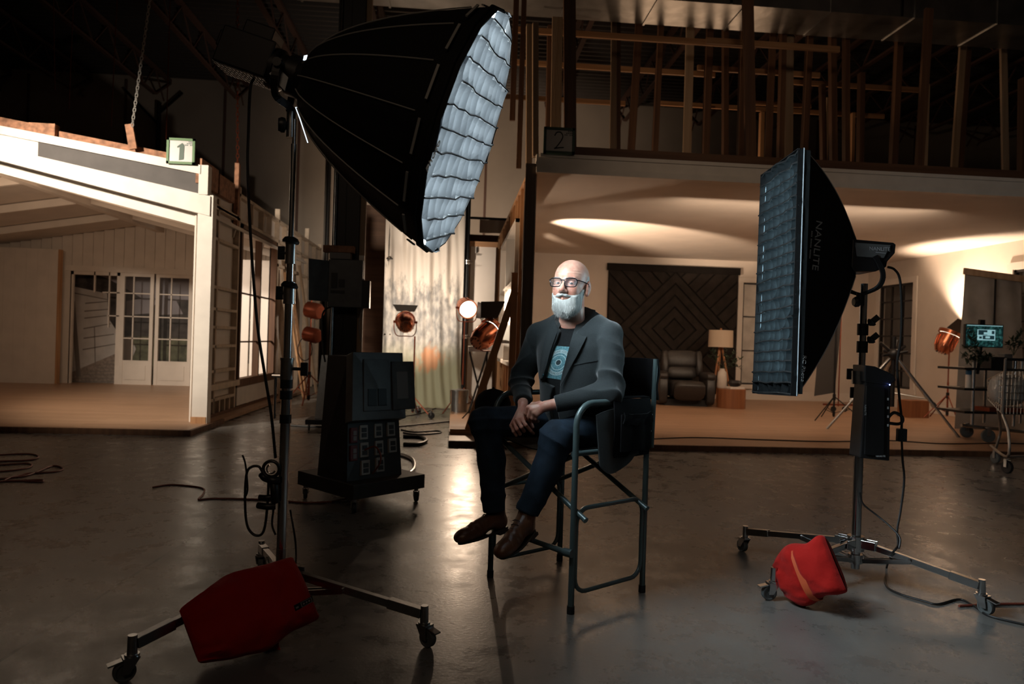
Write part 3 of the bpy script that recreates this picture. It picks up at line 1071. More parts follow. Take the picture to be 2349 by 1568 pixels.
# white shutters standing just inside the window
sh = thing('white_shutters', 'bright white shutter panels standing inside the brown-framed window', 'shutters', (-3.9, 13.25, PT))
for k_, x in enumerate((-4.45, -4.06, -3.67)):
    q = MB()
    x2 = x + .36
    q.bb(x, x + .07, 13.2, 13.24, PT, 2.5).bb(x2 - .07, x2, 13.2, 13.24, PT, 2.5)
    q.bb(x + .07, x2 - .07, 13.215, 13.23, PT, 2.5).bb(x + .07, x2 - .07, 13.2, 13.214, 2.38, 2.5).bb(x + .07, x2 - .07, 13.2, 13.214, PT, .5)
    q.build('shutter', M['white_trim'], sh)

# loose timber leaning against the outside
for k_, (y, m_, ln, lab) in enumerate(((13.2, 'pine', 2.3, 'short brown board leaning on the cream stud wall nearest its brown window'), (13.45, 'pine_x', 2.5, 'longer brown board leaning on the cream stud wall beside the short one'), (14.4, 'pine_pale', 2.55, 'pale board leaning on the cream stud wall farther along'))):
    MB().bar((X1 + .45, y + .1, .0), (X1 + .06, y, ln), .14, .03, (1, 0, 0)).build('leaning_board', M[m_], None, label=lab, cat='board')

# chain, short board and hanging lines
M['chain'] = mat('zinc_chain', (.55, .52, .48), .35, .3)


def chain(p0, p1, lk, r, label, m_='chain'):
    p0, p1 = V(p0), V(p1)
    d = (p1 - p0)
    n = int(d.length / lk)
    d.normalize()
    _, s, u = frame_axis(d)
    b = MB()
    for i in range(n):
        c = p0 + d * (i + .5) * lk
        a1 = s if i % 2 else u
        b.tube([c + d * (math.cos(t_) * lk * .68) + a1 * (math.sin(t_) * lk * .34) for t_ in [2 * math.pi * q / 8 for q in range(8)]], r, 4, closed=True)
    return b.build('hanging_chain', M[m_], None, smooth=True, label=label, cat='chain')


ca, cb = onY(352, -60, 8.95), onY(303, 290, 8.95)
chain(cb, ca, .045, .005, 'bright steel chain holding up the cottage roof header')
MB().bar(onY(296, 285, 8.97), onY(306, 342, 8.97), .09, .03, (0, 1, 0)).build('hanger_board', M['stained_plank'], None, label='short upright board at the lower end of the bright chain', cat='board')
chain(onY(545, 400, 10.6), onY(545, -40, 10.6), .06, .005, 'thin dark chain hanging to the cream side wall', 'rust_metal')
for (x0, y0, x1, y1, lab) in ((104, 0, 126, 205, 'first thin slack line hanging at the far left'), (175, 0, 158, 250, 'second thin line hanging left of the bright chain'), (390, 0, 381, 320, 'thin line hanging just right of the bright chain'), (270, 108, 255, 290, 'faint thin line hanging close left of the bright chain')):
    MB().cyl(onY(x0, y0, 12) + V((0, 0, 3.0)), onY(x1, y1, 12), .008, 5).build('hanging_line', M['rust_metal'], None, label=lab, cat='rope')
# ------------------------------------------------------------------ background gear
def wheel(parent, c, r, w, axis, mt='black_rubber', fork=True, h=None, name='caster'):
    """swivel caster: wheel (sub-part under its fork) touching the floor at c.z"""
    c = V(c)
    ax = V(axis).normalized()
    hub = c + V((0, 0, r))
    k = MB()
    H = h or r * 2.6
    sd = ax
    k.cyl(c + V((0, 0, r * 2.15)), c + V((0, 0, H)), r * .45, 10)
    for s in (-1, 1):
        k.bar(hub + sd * (w * .75 * s), hub + sd * (w * .75 * s) + V((0, 0, r * 1.2)), r * .5, w * .2, sd)
    k.bar(hub - sd * w * .8 + V((0, 0, r * 1.18)), hub + sd * w * .8 + V((0, 0, r * 1.18)), r * .6, r * .12)
    f = k.build(name, M['steel'], parent, smooth=True)
    wm = MB().lathe([(r * .7, -w / 2), (r * .92, -w / 2), (r, -w / 4), (r, w / 4), (r * .92, w / 2), (r * .7, w / 2)], hub, ax, 20)
    wm.cyl(hub - ax * w * .56, hub + ax * w * .56, r * .3, 10)
    wm.build('wheel', M[mt], f, smooth=True)
    return f


def tri_stand(t, base, height, spread, r, mt, angs, hub_z=.35, foot_r=.008, low=.0):
    """light stand: pole, three legs with braces"""
    base = V(base)
    MB().cyl(base + V((0, 0, low + .06)), base + V((0, 0, height * .55)), r, 10).cyl(base + V((0, 0, height * .5)), base + V((0, 0, height)), r * .75, 10).build('pole', M[mt], t, smooth=True)
    for a in angs:
        d = V((math.cos(R(a)), math.sin(R(a)), 0))
        q = MB().cyl(base + V((0, 0, hub_z)) + d * r, base + d * spread + V((0, 0, .015)), r * .6, 8)
        q.cyl(base + V((0, 0, .12)), base + d * spread * .5 + V((0, 0, hub_z * .5)), r * .35, 6)
        q.build('leg', M[mt], t, smooth=True)
    MB().cyl(base + V((0, 0, hub_z - .05)), base + V((0, 0, hub_z + .05)), r * 1.6, 12).cyl(base + V((0, 0, .08)), base + V((0, 0, .15)), r * 1.4, 12).build('collar', M['black_metal'], t, smooth=True)


M['lens'] = emis('glowing_fresnel_lens', (1.0, 0.86, 0.68), 16)
M['lens_dim'] = emis('glowing_fresnel_lens_side', (1.0, 0.80, 0.60), 5)


def fresnel(head, aim, size, base, label, stand_mt, angs, power, ang=50, roll=0, doors=(1, 1, 1, 1), lens='lens', spread=.45, casters=False, col=WARM2, blend=.5):
    """tungsten fresnel on a stand; aim is the point it lights"""
    head, aim, base = V(head), V(aim), V(base)
    t = thing('fresnel_lamp', label, 'studio lamp', base)
    d = (aim - head).normalized()
    ax, s, u = frame_axis(d)
    if u.z < 0:
        s, u = -s, -u
    k = size
    hb = MB().lathe([(.12 * k, -.95 * k), (.34 * k, -.9 * k), (.46 * k, -.65 * k), (.5 * k, -.3 * k), (.5 * k, .1 * k)], head, d, 24)
    hb.lathe([(.54 * k, .1 * k), (.58 * k, .12 * k), (.58 * k, .3 * k), (.50 * k, .3 * k), (.50 * k, .12 * k)], head, d, 24, cap=False)
    for i in range(14):
        a = 2 * math.pi * i / 14
        e = s * math.cos(a) + u * math.sin(a)
        hb.bar(head + e * .47 * k - d * .62 * k, head + e * .52 * k - d * .05 * k, .035 * k, .03 * k, e)
    ho = hb.build('lamp_housing', M['copper'], t, smooth=True)
    bk = MB()
    for i in range(10):
        a = 2 * math.pi * i / 10
        e = s * math.cos(a) + u * math.sin(a)
        bk.cyl(head - d * .93 * k + e * .24 * k, head - d * .955 * k + e * .24 * k, .03 * k, 6)
    bk.build('rear_grille', M['black_metal'], ho)
    MB().lathe([(.48 * k, .13 * k), (.40 * k, .19 * k), (.22 * k, .23 * k), (.01, .245 * k)], head, d, 20).build('lens', M[lens], t, smooth=True)
    # yoke
    pts = [head + s * .62 * k, head + s * .62 * k - V((0, 0, .45 * k)), head + s * .45 * k - V((0, 0, .78 * k)), head - V((0, 0, .8 * k)), head - s * .45 * k - V((0, 0, .78 * k)), head - s * .62 * k - V((0, 0, .45 * k)), head - s * .62 * k]
    MB().tube(smooth_path(pts, 4), .03 * k, 6).cyl(head - s * .68 * k, head - s * .5 * k, .07 * k, 10).cyl(head + s * .5 * k, head + s * .68 * k, .07 * k, 10).build('yoke', M['rust_metal'], t, smooth=True)
    # barn doors
    for i, (e, f) in enumerate(((u, s), (s, u), (-u, s), (-s, u))):
        if not doors[i]:
            continue
        o = .25 if doors[i] == 1 else .9
        a = head + d * .3 * k + e * .55 * k
        b = a + (d * 1.0 + e * o).normalized() * .75 * k
        w0, w1 = .5 * k, .72 * k if i % 2 == 0 else .4 * k
        m_ = MB().prism([a - f * w0, a + f * w0, b + f * w1, b - f * w1], (d.cross(f)).normalized() * .006)
        m_.build('barn_door', M['barn'], t)
    z = head.z - .8 * k
    tri_stand(t, base, z - base.z, spread, .016, stand_mt, angs, hub_z=.42 if not casters else .3)
    if casters:
        for a in angs:
            q = base + V((math.cos(R(a)), math.sin(R(a)), 0)) * spread
            wheel(t, (q.x, q.y, base.z), .05, .03, (0.3, 1, 0))
    if power:
        spot('fresnel_beam', head + d * .34 * k, aim, power, col, ang, blend, .05 * k / .35)
    return t


M['barn'] = mat('barn_door_metal', (0.08, 0.07, 0.065), 0.5, 0.4)

# lamp lighting the forest backdrop from the front, its back to us
fresnel(onD(930, 738, 10.9), V((-.9, 12.5, 1.9)), .27, V(onZ(946, 955)), 'copper fresnel lamp on a stand, back turned, in front of the forest backdrop', 'rust_metal', (200, 320, 80), 150, 110, col=(1.0, .82, .66), doors=(1, 0, 0, 0), casters=True, spread=.38)
# lamp shining towards us on a tall stand
fresnel(onD(1071, 706, 11.3), V((1.5, 6.6, .0)), .27, V((onD(1071, 706, 11.3).x - .03, onD(1071, 706, 11.3).y + .02, 0)), 'copper fresnel lamp glowing towards us beside the forest backdrop edge', 'rust_metal', (90, 210, 330), 95, 130, doors=(0, 0, 0, 2), lens='lens', spread=.35)
# lamp tipped up through the wall opening to the ceiling
h2 = onD(1122, 762, 10.1)
fresnel(h2, V((2.6, 12.1, 3.1)), .33, V((h2.x - .02, h2.y, 0)), 'tilted copper fresnel lamp with one black barn door raised, beside the stud wall', 'black_metal', (40, 160, 250), 1500, 46, doors=(2, 0, 2, 1), spread=.38, blend=.35)
# lamp by the right wall aimed at the ceiling
h3 = onD(2176, 772, 12.6)
fresnel(h3, V((9.3, 11.8, 2.9)), .33, V(onZ(2172, 962, PT)), 'copper fresnel lamp on a rust-red stand by the right wall', 'rust_metal', (160, 260, 100), 330, 110, doors=(0, 2, 0, 0), spread=.36, casters=False, lens='lens_dim')

# dark lamp hanging around the far cottage wall
t = thing('stowed_lamp_stand', 'dark red lamp heads on a stand beside the cream stud wall', 'studio lamp', onZ(708, 905))
b0 = V(onX(708, 905, -2.45)); b0.z = 0
t.location = b0; ORG[t] = b0.copy()
tri_stand(t, b0, 1.9, .5, .018, 'rust_metal', (30, 150, 270), hub_z=.5)
for px, py, r_ in ((720, 712, .14), (716, 768, .13)):
    h = onY(px, py, b0.y)
    MB().lathe([(.05, -.16), (r_, -.12), (r_, .1), (r_ * .8, .14)], h, (1, -.5, -.2), 16).build('lamp_housing', M['rust_metal'], t, smooth=True)
hh = onY(700, 800, b0.y)
MB().tube([hh + V((math.cos(a) * .12, 0, math.sin(a) * .2)) for a in [i * math.pi / 8 for i in range(16)]], .009, 6, closed=True).build('cable_loop', M['cord_black'], t, smooth=True)

# forest backdrop on poles
def forest_mat():
    m = mat('forest_print_muslin', (0.62, 0.55, 0.47), 0.85)
    nt = m.node_tree
    b = nt.nodes['Principled BSDF']
    N, L = nt.nodes.new, nt.links.new
    tc = N('ShaderNodeTexCoord')
    sp = N('ShaderNodeSeparateXYZ'); L(tc.outputs['Object'], sp.inputs[0])
    mp = N('ShaderNodeMapping'); mp.inputs['Scale'].default_value = (3.6, 1, 1.1); L(tc.outputs['Object'], mp.inputs[0])
    n = N('ShaderNodeTexNoise'); n.inputs['Scale'].default_value = 1.6; n.inputs['Detail'].default_value = 9; n.inputs['Roughness'].default_value = .72; L(mp.outputs[0], n.inputs['Vector'])
    # tree line height wobbling with noise
    a = N('ShaderNodeMath'); a.operation = 'MULTIPLY_ADD'; a.inputs[1].default_value = 2.6; L(n.outputs['Fac'], a.inputs[0])
    neg = N('ShaderNodeMath'); neg.operation = 'MULTIPLY'; neg.inputs[1].default_value = -1; L(sp.outputs[2], neg.inputs[0]); L(neg.outputs[0], a.inputs[2])
    mr = N('ShaderNodeMapRange'); mr.inputs[1].default_value = -.95; mr.inputs[2].default_value = -.6; L(a.outputs[0], mr.inputs[0])
    lo = N('ShaderNodeMapRange'); lo.inputs[1].default_value = .7; lo.inputs[2].default_value = 1.15; L(sp.outputs[2], lo.inputs[0])
    n2 = N('ShaderNodeTexNoise'); n2.inputs['Scale'].default_value = 9; n2.inputs['Detail'].default_value = 6
    m2 = N('ShaderNodeMapping'); m2.inputs['Scale'].default_value = (1.5, 1, .7); L(tc.outputs['Object'], m2.inputs[0]); L(m2.outputs[0], n2.inputs['Vector'])
    tr = N('ShaderNodeMix'); tr.data_type = 'RGBA'; tr.inputs[6].default_value = (.20, .20, .195, 1); tr.inputs[7].default_value = (.46, .43, .39, 1)
    k = N('ShaderNodeMapRange'); k.inputs[1].default_value = .35; k.inputs[2].default_value = .68; L(n2.outputs['Fac'], k.inputs[0]); L(k.outputs[0], tr.inputs[0])
    mx = N('ShaderNodeMix'); mx.data_type = 'RGBA'; mx.inputs[6].default_value = (.64, .58, .51, 1)
    L(mr.outputs[0], mx.inputs[0]); L(tr.outputs[2], mx.inputs[7])
    gr = N('ShaderNodeMix'); gr.data_type = 'RGBA'; gr.inputs[6].default_value = (.36, .36, .25, 1)
    L(lo.outputs[0], gr.inputs[0]); L(mx.outputs[2], gr.inputs[7])
    # autumn patch
    vx = N('ShaderNodeVectorMath'); vx.operation = 'DISTANCE'; vx.inputs[1].default_value = PATCH
    L(tc.outputs['Object'], vx.inputs[0])
    ad = N('ShaderNodeMath'); ad.operation = 'MULTIPLY_ADD'; ad.inputs[1].default_value = .5; L(n2.outputs['Fac'], ad.inputs[0]); L(vx.outputs['Value'], ad.inputs[2])
    pm = N('ShaderNodeMapRange'); pm.inputs[1].default_value = .36; pm.inputs[2].default_value = .52; pm.inputs[3].default_value = .8; pm.inputs[4].default_value = 0; L(ad.outputs[0], pm.inputs[0])
    fx = N('ShaderNodeMix'); fx.data_type = 'RGBA'; fx.inputs[7].default_value = (.55, .25, .12, 1); L(pm.outputs[0], fx.inputs[0]); L(gr.outputs[2], fx.inputs[6])
    L(fx.outputs[2], b.inputs['Base Color'])
    return m


BDX0, BDX1, BDY = -1.22, .14, 12.4
pp = onY(988, 826, BDY)
PATCH = (pp.x, BDY, pp.z)
M['forest'] = forest_mat()
def bdf(u, v):
    x = BDX0 + (BDX1 - BDX0) * u
    if v < .2:
        q = v / .2
        z = .02 + .55 * q * q
        y = BDY - .35 * (1 - q) ** 1.3
        x = BDX0 + (BDX1 - BDX0) * u + (u - .3) * .15 * (1 - q)
    else:
        q = (v - .2) / .8
        z = .57 + 3.5 * q
        y = BDY
    y += .035 * math.sin(u * 31 + math.sin(z * 1.2) * 1.6) * (.4 + .6 * v) + .02 * math.sin(u * 57 + z * 1.7)
    z -= .10 * abs(math.sin(u * 9)) * max(0, v - .9) * 10 * .35
    return (x, y, z)


MB().grid(bdf, 90, 60, .004).build('forest_backdrop', M['forest'], None, smooth=True, base=(0, 0, 0), label='cloth backdrop printed with a misty forest hanging between two poles', cat='backdrop')
for k_, (px, lab) in enumerate(((886, 'grey metal pole at the left edge of the forest backdrop'), (1069, 'dark pole at the right edge of the forest backdrop'))):
    x = onY(px, 700, BDY).x
    t = thing('backdrop_pole', lab, 'pole', (x, BDY, 0))
    MB().cyl((x, BDY + .06, 0), (x, BDY + .06, 4.3), .032, 12).build('pole', M['steel' if not k_ else 'black_metal'], t, smooth=True)
    for z in (1.2, 2.5, 3.7):
        MB().cyl((x, BDY + .06, z), (x, BDY + .06, z + .07), .045, 10).cyl((x - .02, BDY + .0, z + .035), (x + .09, BDY + .0, z + .035), .012, 6).build('pole_clamp', M['chrome'], t, smooth=True)
MB().cyl((BDX0 - .1, BDY + .06, 4.1), (BDX1 + .1, BDY + .06, 4.1), .03, 10).build('crossbar', M['black_metal'], t, smooth=True)

# white flat with timber top between backdrop and stud wall
t = thing('plain_flat', 'tall cream flat with a bare timber top edge right of the forest backdrop', 'scenery flat', (.45, 12.7, 0))
fx0, fx1 = onY(1076, 700, 12.6).x, .70
ztop = onY(1110, 566, 12.6).z
MB().bb(fx0, fx1, 12.6, 12.63, .0, ztop).build('wallboard', M['white_wall'], t)
MB().bb(fx0 - .03, fx1 + .03, 12.58, 12.65, ztop, ztop + .09).build('top_rail', M['pine_x'], t)
MB().bb(fx0 - .03, fx0 + .03, 12.64, 12.70, 0, ztop).build('side_rail', M['pine'], t)
MB().bb(.35, .37, 12.56, 12.58, ztop - .12, ztop - .01).build('hook', M['black_metal'], t)
# dark post, pipe and cloth above
t = thing('cloth_on_pipe', 'strip of white cloth hanging from a dark pipe above the cream flat', 'cloth roll', (.6, 14, 3.8))
a, b = onY(1095, 500, 14), onY(1190, 503, 14)
MB().cyl((a.x - .36, 14, a.z), (b.x + .4, 14, a.z), .025, 8).build('pipe', M['black_metal'], t, smooth=True)
MB().grid(lambda u, v: (a.x + .05 + u * (b.x - a.x + .2), 14.03 + .03 * math.sin(u * 14), a.z - .02 - .26 * v), 24, 4, .004).build('cloth', M['white_wall'], t, smooth=True)
MB().bb(a.x - .35, a.x - .17, 14.0, 14.12, 0, onY(1085, 395, 14).z).build('dark_post', M['black_metal'], None, label='dark steel post standing behind the backdrop pole', cat='post')
MB().bb(a.x - .17, b.x + .3, 14.3, 14.35, 2.6, a.z - .28).build('dark_flat', M['plate_dark'], None, label='dark brown flat below the strip of white cloth', cat='scenery flat')

MB().bb(onY(822, 500, 14).x, onY(886, 500, 14).x, 14.0, 14.05, 0, onY(850, 470, 14).z).build('dark_flat', M['plate_dark'], None, label='dark brown flat standing between the black column and the forest backdrop', cat='scenery flat')
# metal case / drum at foot of the stand and grey crate
t = thing('metal_pail', 'silver latched drum case on the floor behind the foot block', 'case', onZ(1060, 955))
b0 = onZ(1060, 952)
b0.x -= .05
rr = onY(1085, 940, b0.y).x - b0.x - .08
MB().lathe([(rr * .9, 0), (rr * .95, .27), (rr, .3), (rr, .36), (rr * 1.04, .37), (rr * 1.04, .40), (0, .42)], b0, (0, 0, 1), 28).build('drum_body', M['alu'], t, smooth=True)
for a in (200, 270, 335):
    e = V((math.cos(R(a)), math.sin(R(a)), 0))
    MB().bar(b0 + e * (rr * 1.02) + V((0, 0, .20)), b0 + e * (rr * 1.05) + V((0, 0, .39)), .035, .02, e).build('latch', M['chrome'], t)
gb = onD(1098, 800, 11.0)
t = thing('grey_side_table', 'small grey box on thin crossed legs beside the tilted lamp', 'table', (gb.x, gb.y, 0))
MB().box((gb.x, gb.y, gb.z), (.32, .25, .08)).build('table_top', M['alu'], t)
for sx in (-1, 1):
    MB().cyl((gb.x - .14 * sx, gb.y - .1, 0), (gb.x + .14 * sx, gb.y + .1, gb.z - .04), .014, 8).build('leg', M['black_metal'], t, smooth=True)
    MB().cyl((gb.x - .14 * sx, gb.y + .1, 0), (gb.x + .14 * sx, gb.y - .1, gb.z - .04), .014, 8).build('leg', M['black_metal'], t, smooth=True)

# ------------------------------------------------------------------ living-room set furniture
# chevron panel
pa, pb = onY(1397, 605, YB - .06), onY(1692, 905, YB - .06)
PX0, PX1, PZ0, PZ1 = pa.x, onY(1695, 620, YB - .06).x, pb.z, pa.z
t = thing('chevron_wall_panel', 'dark wooden wall panel with concentric diamond pattern behind the recliner', 'wall panel', ((PX0 + PX1) / 2, YB - .03, PZ0))
M['dark_panel'] = mat('dark_stained_panel', (0.011, 0.009, 0.008), 0.7, spec=.15, noise_amt=0.25, nscale=4)
M['dark_panel2'] = mat('dark_stained_slat', (0.024, 0.019, 0.016), 0.65, spec=.15, noise_amt=0.25, nscale=5)
MB().bb(PX0, PX1, YB - .04, YB - .025, PZ0, PZ1).build('backing_board', M['dark_panel'], t)


def clip(poly, nx, nz, c):
    out = []
    for i in range(len(poly)):
        p, q = poly[i], poly[(i + 1) % len(poly)]
        a, b = nx * p[0] + nz * p[1] - c, nx * q[0] + nz * q[1] - c
        if a <= 0:
            out.append(p)
        if (a < 0 < b) or (b < 0 < a):
            s_ = a / (a - b)
            out.append((p[0] + (q[0] - p[0]) * s_, p[1] + (q[1] - p[1]) * s_))
    return out


cc = onY(1546, 755, YB - .06)
sl = MB()
wd, R0 = .255, 1.275


def quad_panel(sx, sz, cuts):
    P = [(PX0 + .02, PZ0), (PX1 - .02, PZ0), (PX1 - .02, PZ1 - .12), (PX0 + .02, PZ1 - .12)]
    P = [(x - cc.x, z - cc.z) for x, z in P]
    for c_ in [(-sx, 0, 0), (0, -sz, 0)] + cuts:
        P = clip(P, *c_)
        if len(P) < 3:
            return
    sl.prism([(x + cc.x, YB - .04, z + cc.z) for x, z in P], (0, -.022, 0))


for sx in (-1, 1):
    for sz in (-1, 1):
        for k_ in range(5):
            quad_panel(sx, sz, [(sx, sz, (k_ + 1) * wd - .05), (-sx, -sz, -k_ * wd)])
        for k_ in range(-8, 9):   # corner boards run across the diamond edges
            quad_panel(sx, sz, [(-sx, -sz, -R0), (sx, -sz, (k_ + 1) * .33 - .05), (-sx, sz, -k_ * .33)])
sl.build('diamond_slats', M['dark_panel2'], t)
MB().bb(PX0 - .03, PX1 + .03, YB - .09, YB - .03, PZ1 - .13, PZ1 + .02).build('top_rail', M['dark_panel'], t)

# recliner
rb_ = onZ(1586, 931, PT)
rc_ = thing('recliner', 'dark grey leather recliner with raised footrest in front of the diamond wall panel', 'armchair', rb_)
rs = lambda px, py: onY(px, py, rb_.y)


def puff(mb, c, s, p=3.2, rot=None, n=16):
    """soft cushion: superellipsoid"""
    c = V(c)
    rings = []
    sg = lambda v, e: math.copysign(abs(v) ** e, v)
    e = 2 / p
    for i in range(n // 2 + 1):
        a = -math.pi / 2 + math.pi * i / (n // 2)
        ring = []
        for k in range(n):
            b = 2 * math.pi * k / n
            q = V((sg(math.cos(a), e) * sg(math.cos(b), e) * s[0] / 2, sg(math.cos(a), e) * sg(math.sin(b), e) * s[1] / 2, sg(math.sin(a), e) * s[2] / 2))
            ring.append(c + (rot @ q if rot else q))
        rings.append(ring)
    mb.loft(rings)
    return mb


B = rb_ + V((-.10, .05, 0))
rz = Matrix.Rotation(R(-8), 3, 'Z')
def rp(x, y, z):
    return B + rz @ V((x, y, z))


puff(MB(), rp(0, .35, .30), (.62, .8, .34), 5, rz).build('seat', M['leather'], rc_, smooth=True)
bk = MB()
rx = rz @ Matrix.Rotation(R(-14), 3, 'X')
puff(bk, rp(0, .62, .86), (.70, .26, .36), 4, rx)
puff(bk, rp(0, .56, .60), (.62, .24, .26), 4, rx)
bk.build('backrest', M['leather'], rc_, smooth=True)
for sx in (-1, 1):
    puff(MB(), rp(sx * .33, .58, .78), (.14, .30, .52), 3.5, rx).build('back_wing', M['leather'], rc_, smooth=True)
for sx in (-1, 1):
    a_ = MB()
    puff(a_, rp(sx * .44, .25, .30), (.20, .82, .56), 5, rz)
    puff(a_, rp(sx * .44, .22, .56), (.25, .80, .17), 3, rz)
    a_.build('armrest', M['leather'], rc_, smooth=True)
puff(MB(), rp(.02, -.22, .30), (.60, .20, .38), 4, rz @ Matrix.Rotation(R(30), 3, 'X')).build('footrest', M['leather'], rc_, smooth=True)
MB().box(rp(0, .3, .06), (.8, .7, .12), rz).build('base', M['black_metal'], rc_)

# floor lamp
lb = V(onZ(1652, 925, PT))
t = thing('floor_lamp', 'wooden tripod floor lamp with a cream drum shade beside the recliner', 'lamp', lb)
ls0, ls1 = onY(1626, 795, lb.y), onY(1681, 758, lb.y)
sr = (ls1.x - ls0.x) / 2
lc = V(((ls0.x + ls1.x) / 2, lb.y, 0))
M['lampshade'] = mat('cream_lampshade', (0.72, 0.58, 0.44), 0.8)
M['lampshade'].node_tree.nodes['Principled BSDF'].inputs['Transmission Weight'].default_value = 0.0
MB().lathe([(sr, ls0.z), (sr * .97, ls1.z), (sr * .95, ls1.z), (sr * .98, ls0.z)], lc, (0, 0, 1), 36, cap=False).build('lamp_shade', M['lampshade'], t, smooth=True)
MB().cyl(lc + V((0, 0, ls0.z - .05)), lc + V((0, 0, ls1.z + .04)), .02, 10).cyl(lc + V((0, 0, ls0.z + .02)), lc + V((0, 0, ls0.z + .0)), sr * .3, 16).build('lamp_stem', M['lamp_wood'], t, smooth=True)
for a in (215, 325, 80):
    MB().cyl(lc + V((math.cos(R(a)) * .03, math.sin(R(a)) * .03, ls0.z - .0)), lc + V((math.cos(R(a)) * .27, math.sin(R(a)) * .27, PT + .0)), .022, 10, .015).build('leg', M['lamp_wood'], t, smooth=True)
MB().sphere(lc + V((-.02, -.07, .75)), .02, 8).build('knob', M['chrome'], t, smooth=True)

# round wooden stool, books, dark bowl, vase with branches
sb = onZ(1689, 938, PT)
sr2 = .26
sth = onY(1689, 893, sb.y).z - PT
sbv = V((sb.x, sb.y + sr2, PT))
MB().lathe([(sr2, 0), (sr2, sth - .01), (sr2 - .01, sth), (0, sth)], sbv, (0, 0, 1), 40).build('drum_side_table', M['brown_wood'], None, smooth=True, label='round brown wooden drum table holding books and vase', cat='side table')
k_ = sbv + V((0, 0, sth))
MB().box(k_ + V((.04, -.03, .02)), (.30, .22, .04), Matrix.Rotation(.2, 3, 'Z')).build('book', M['white_board'], None, bevel=.003, label='pale closed book lying on the wooden drum table', cat='book')
MB().lathe([(.04, 0), (.10, .02), (.13, .07), (.11, .11), (.06, .12), (0, .10)], k_ + V((.05, -.03, .04)), (0, 0, 1), 24).build('round_bowl', M['black_plastic'], None, smooth=True, label='round dark bowl on the pale book', cat='bowl')
M['ceramic'] = mat('pale_ceramic', (.62, .56, .50), .5)
vb = k_ + V((-.17, .05, 0))
MB().lathe([(.08, 0), (.095, .02), (.09, .2), (.08, .3), (.05, .34), (.05, .37), (.035, .37), (.035, .32)], vb, (0, 0, 1), 24).build('vase', M['ceramic'], None, smooth=True, label='tall pale vase on the wooden drum table', cat='vase')


def sprig(name, base, tips, leaf, label, cat='plant', nl=14, seed=1, mt='plant', mstem='plant'):
    rnd = random.Random(seed)
    t = thing(name, label, cat, base)
    lf = MB()
    for tip in tips:
        a, b = V(base), V(tip)
        c = (a + b) / 2 + V((0, 0, .12)) + V((rnd.uniform(-.05, .05), rnd.uniform(-.05, .05), 0))
        path = [a * (1 - s) ** 2 + c * 2 * s * (1 - s) + b * s * s for s in [i / 10 for i in range(11)]]
        MB().tube(path, [.004 * (1.2 - i / 11) for i in range(11)], 5).build('branch', M[mstem], t, smooth=True)
        for i in range(nl):
            s = .25 + .75 * i / nl
            p = a * (1 - s) ** 2 + c * 2 * s * (1 - s) + b * s * s
            d = V((rnd.uniform(-1, 1), rnd.uniform(-1, 1), rnd.uniform(-.3, .9))).normalized()
            _, sd, up = frame_axis(d)
            L_ = leaf * rnd.uniform(.7, 1.2)
            lf.add([p, p + d * L_ * .35 + sd * L_ * .16 + up * .004, p + d * L_ * .75 + sd * L_ * .12, p + d * L_, p + d * L_ * .75 - sd * L_ * .12, p + d * L_ * .35 - sd * L_ * .16 + up * .004], [(0, 1, 2, 3), (0, 3, 4, 5)])
    lf.build('leaves', M[mt], t)
    return t


vt = vb + V((0, 0, .33))
sprig('leafy_branches', vt, [vt + V(q) for q in ((-.3, 0, .28), (-.2, .05, .36), (.25, -.02, .34), (.38, 0, .22), (.10, .03, .40), (.35, .02, .05))], .09, 'dark leafy branches arranged in the pale vase', nl=26, seed=4)

# wooden apple boxes
def abox(px0, py0, px1, py1, lab):
    f = onZ((px0 + px1) / 2, py1, PT)
    a, b = onY(px0, py0, f.y), onY(px1, py1, f.y)
    MB().bb(a.x, b.x, f.y, f.y + .3, PT, a.z).build('wooden_box', M['brown_wood'], None, bevel=.005, label=lab, cat='box')


abox(2083, 918, 2131, 958, 'brown wooden box on the set floor below the black steel window')

# grey flag on a black stand with rolling base behind the strip softbox
fb_ = onZ(1912, 964, 0.06)
t = thing('flag_stand', 'grey fabric flag on a black tripod stand behind the strip softbox', 'light stand', fb_)
tri_stand(t, fb_, 2.15, .46, .015, 'black_metal', (205, 335, 85), hub_z=.38)
fl_ = [onY(px, py, fb_.y + .03) for px, py in ((1886, 700), (1934, 690), (1915, 900), (1868, 908))]
MB().prism(fl_, (0, .008, 0)).build('flag', M['grey_flag'] if 'grey_flag' in M else mat('grey_flag_cloth', (.055, .050, .047), .9), t)
b2 = onZ(1930, 945, PT)
t = thing('rolling_base', 'low rolling stand base with two small wheels behind the flag stand', 'dolly', b2)
MB().bar(b2 + V((-.3, .1, .13)), b2 + V((.5, .1, .13)), .03, .03).build('rail', M['rust_metal'], t)
for dx in (-.1, .12):
    wheel(t, b2 + V((dx, .1, 0)), .05, .03, (.2, 1, 0), 'black_rubber', h=.12)
x_ = onY(1937, 700, b2.y)
MB().cyl((x_.x, b2.y + .1, PT + .1), (x_.x, b2.y + .1, 2.4), .012, 8).build('pole', M['rust_metal'], t, smooth=True)

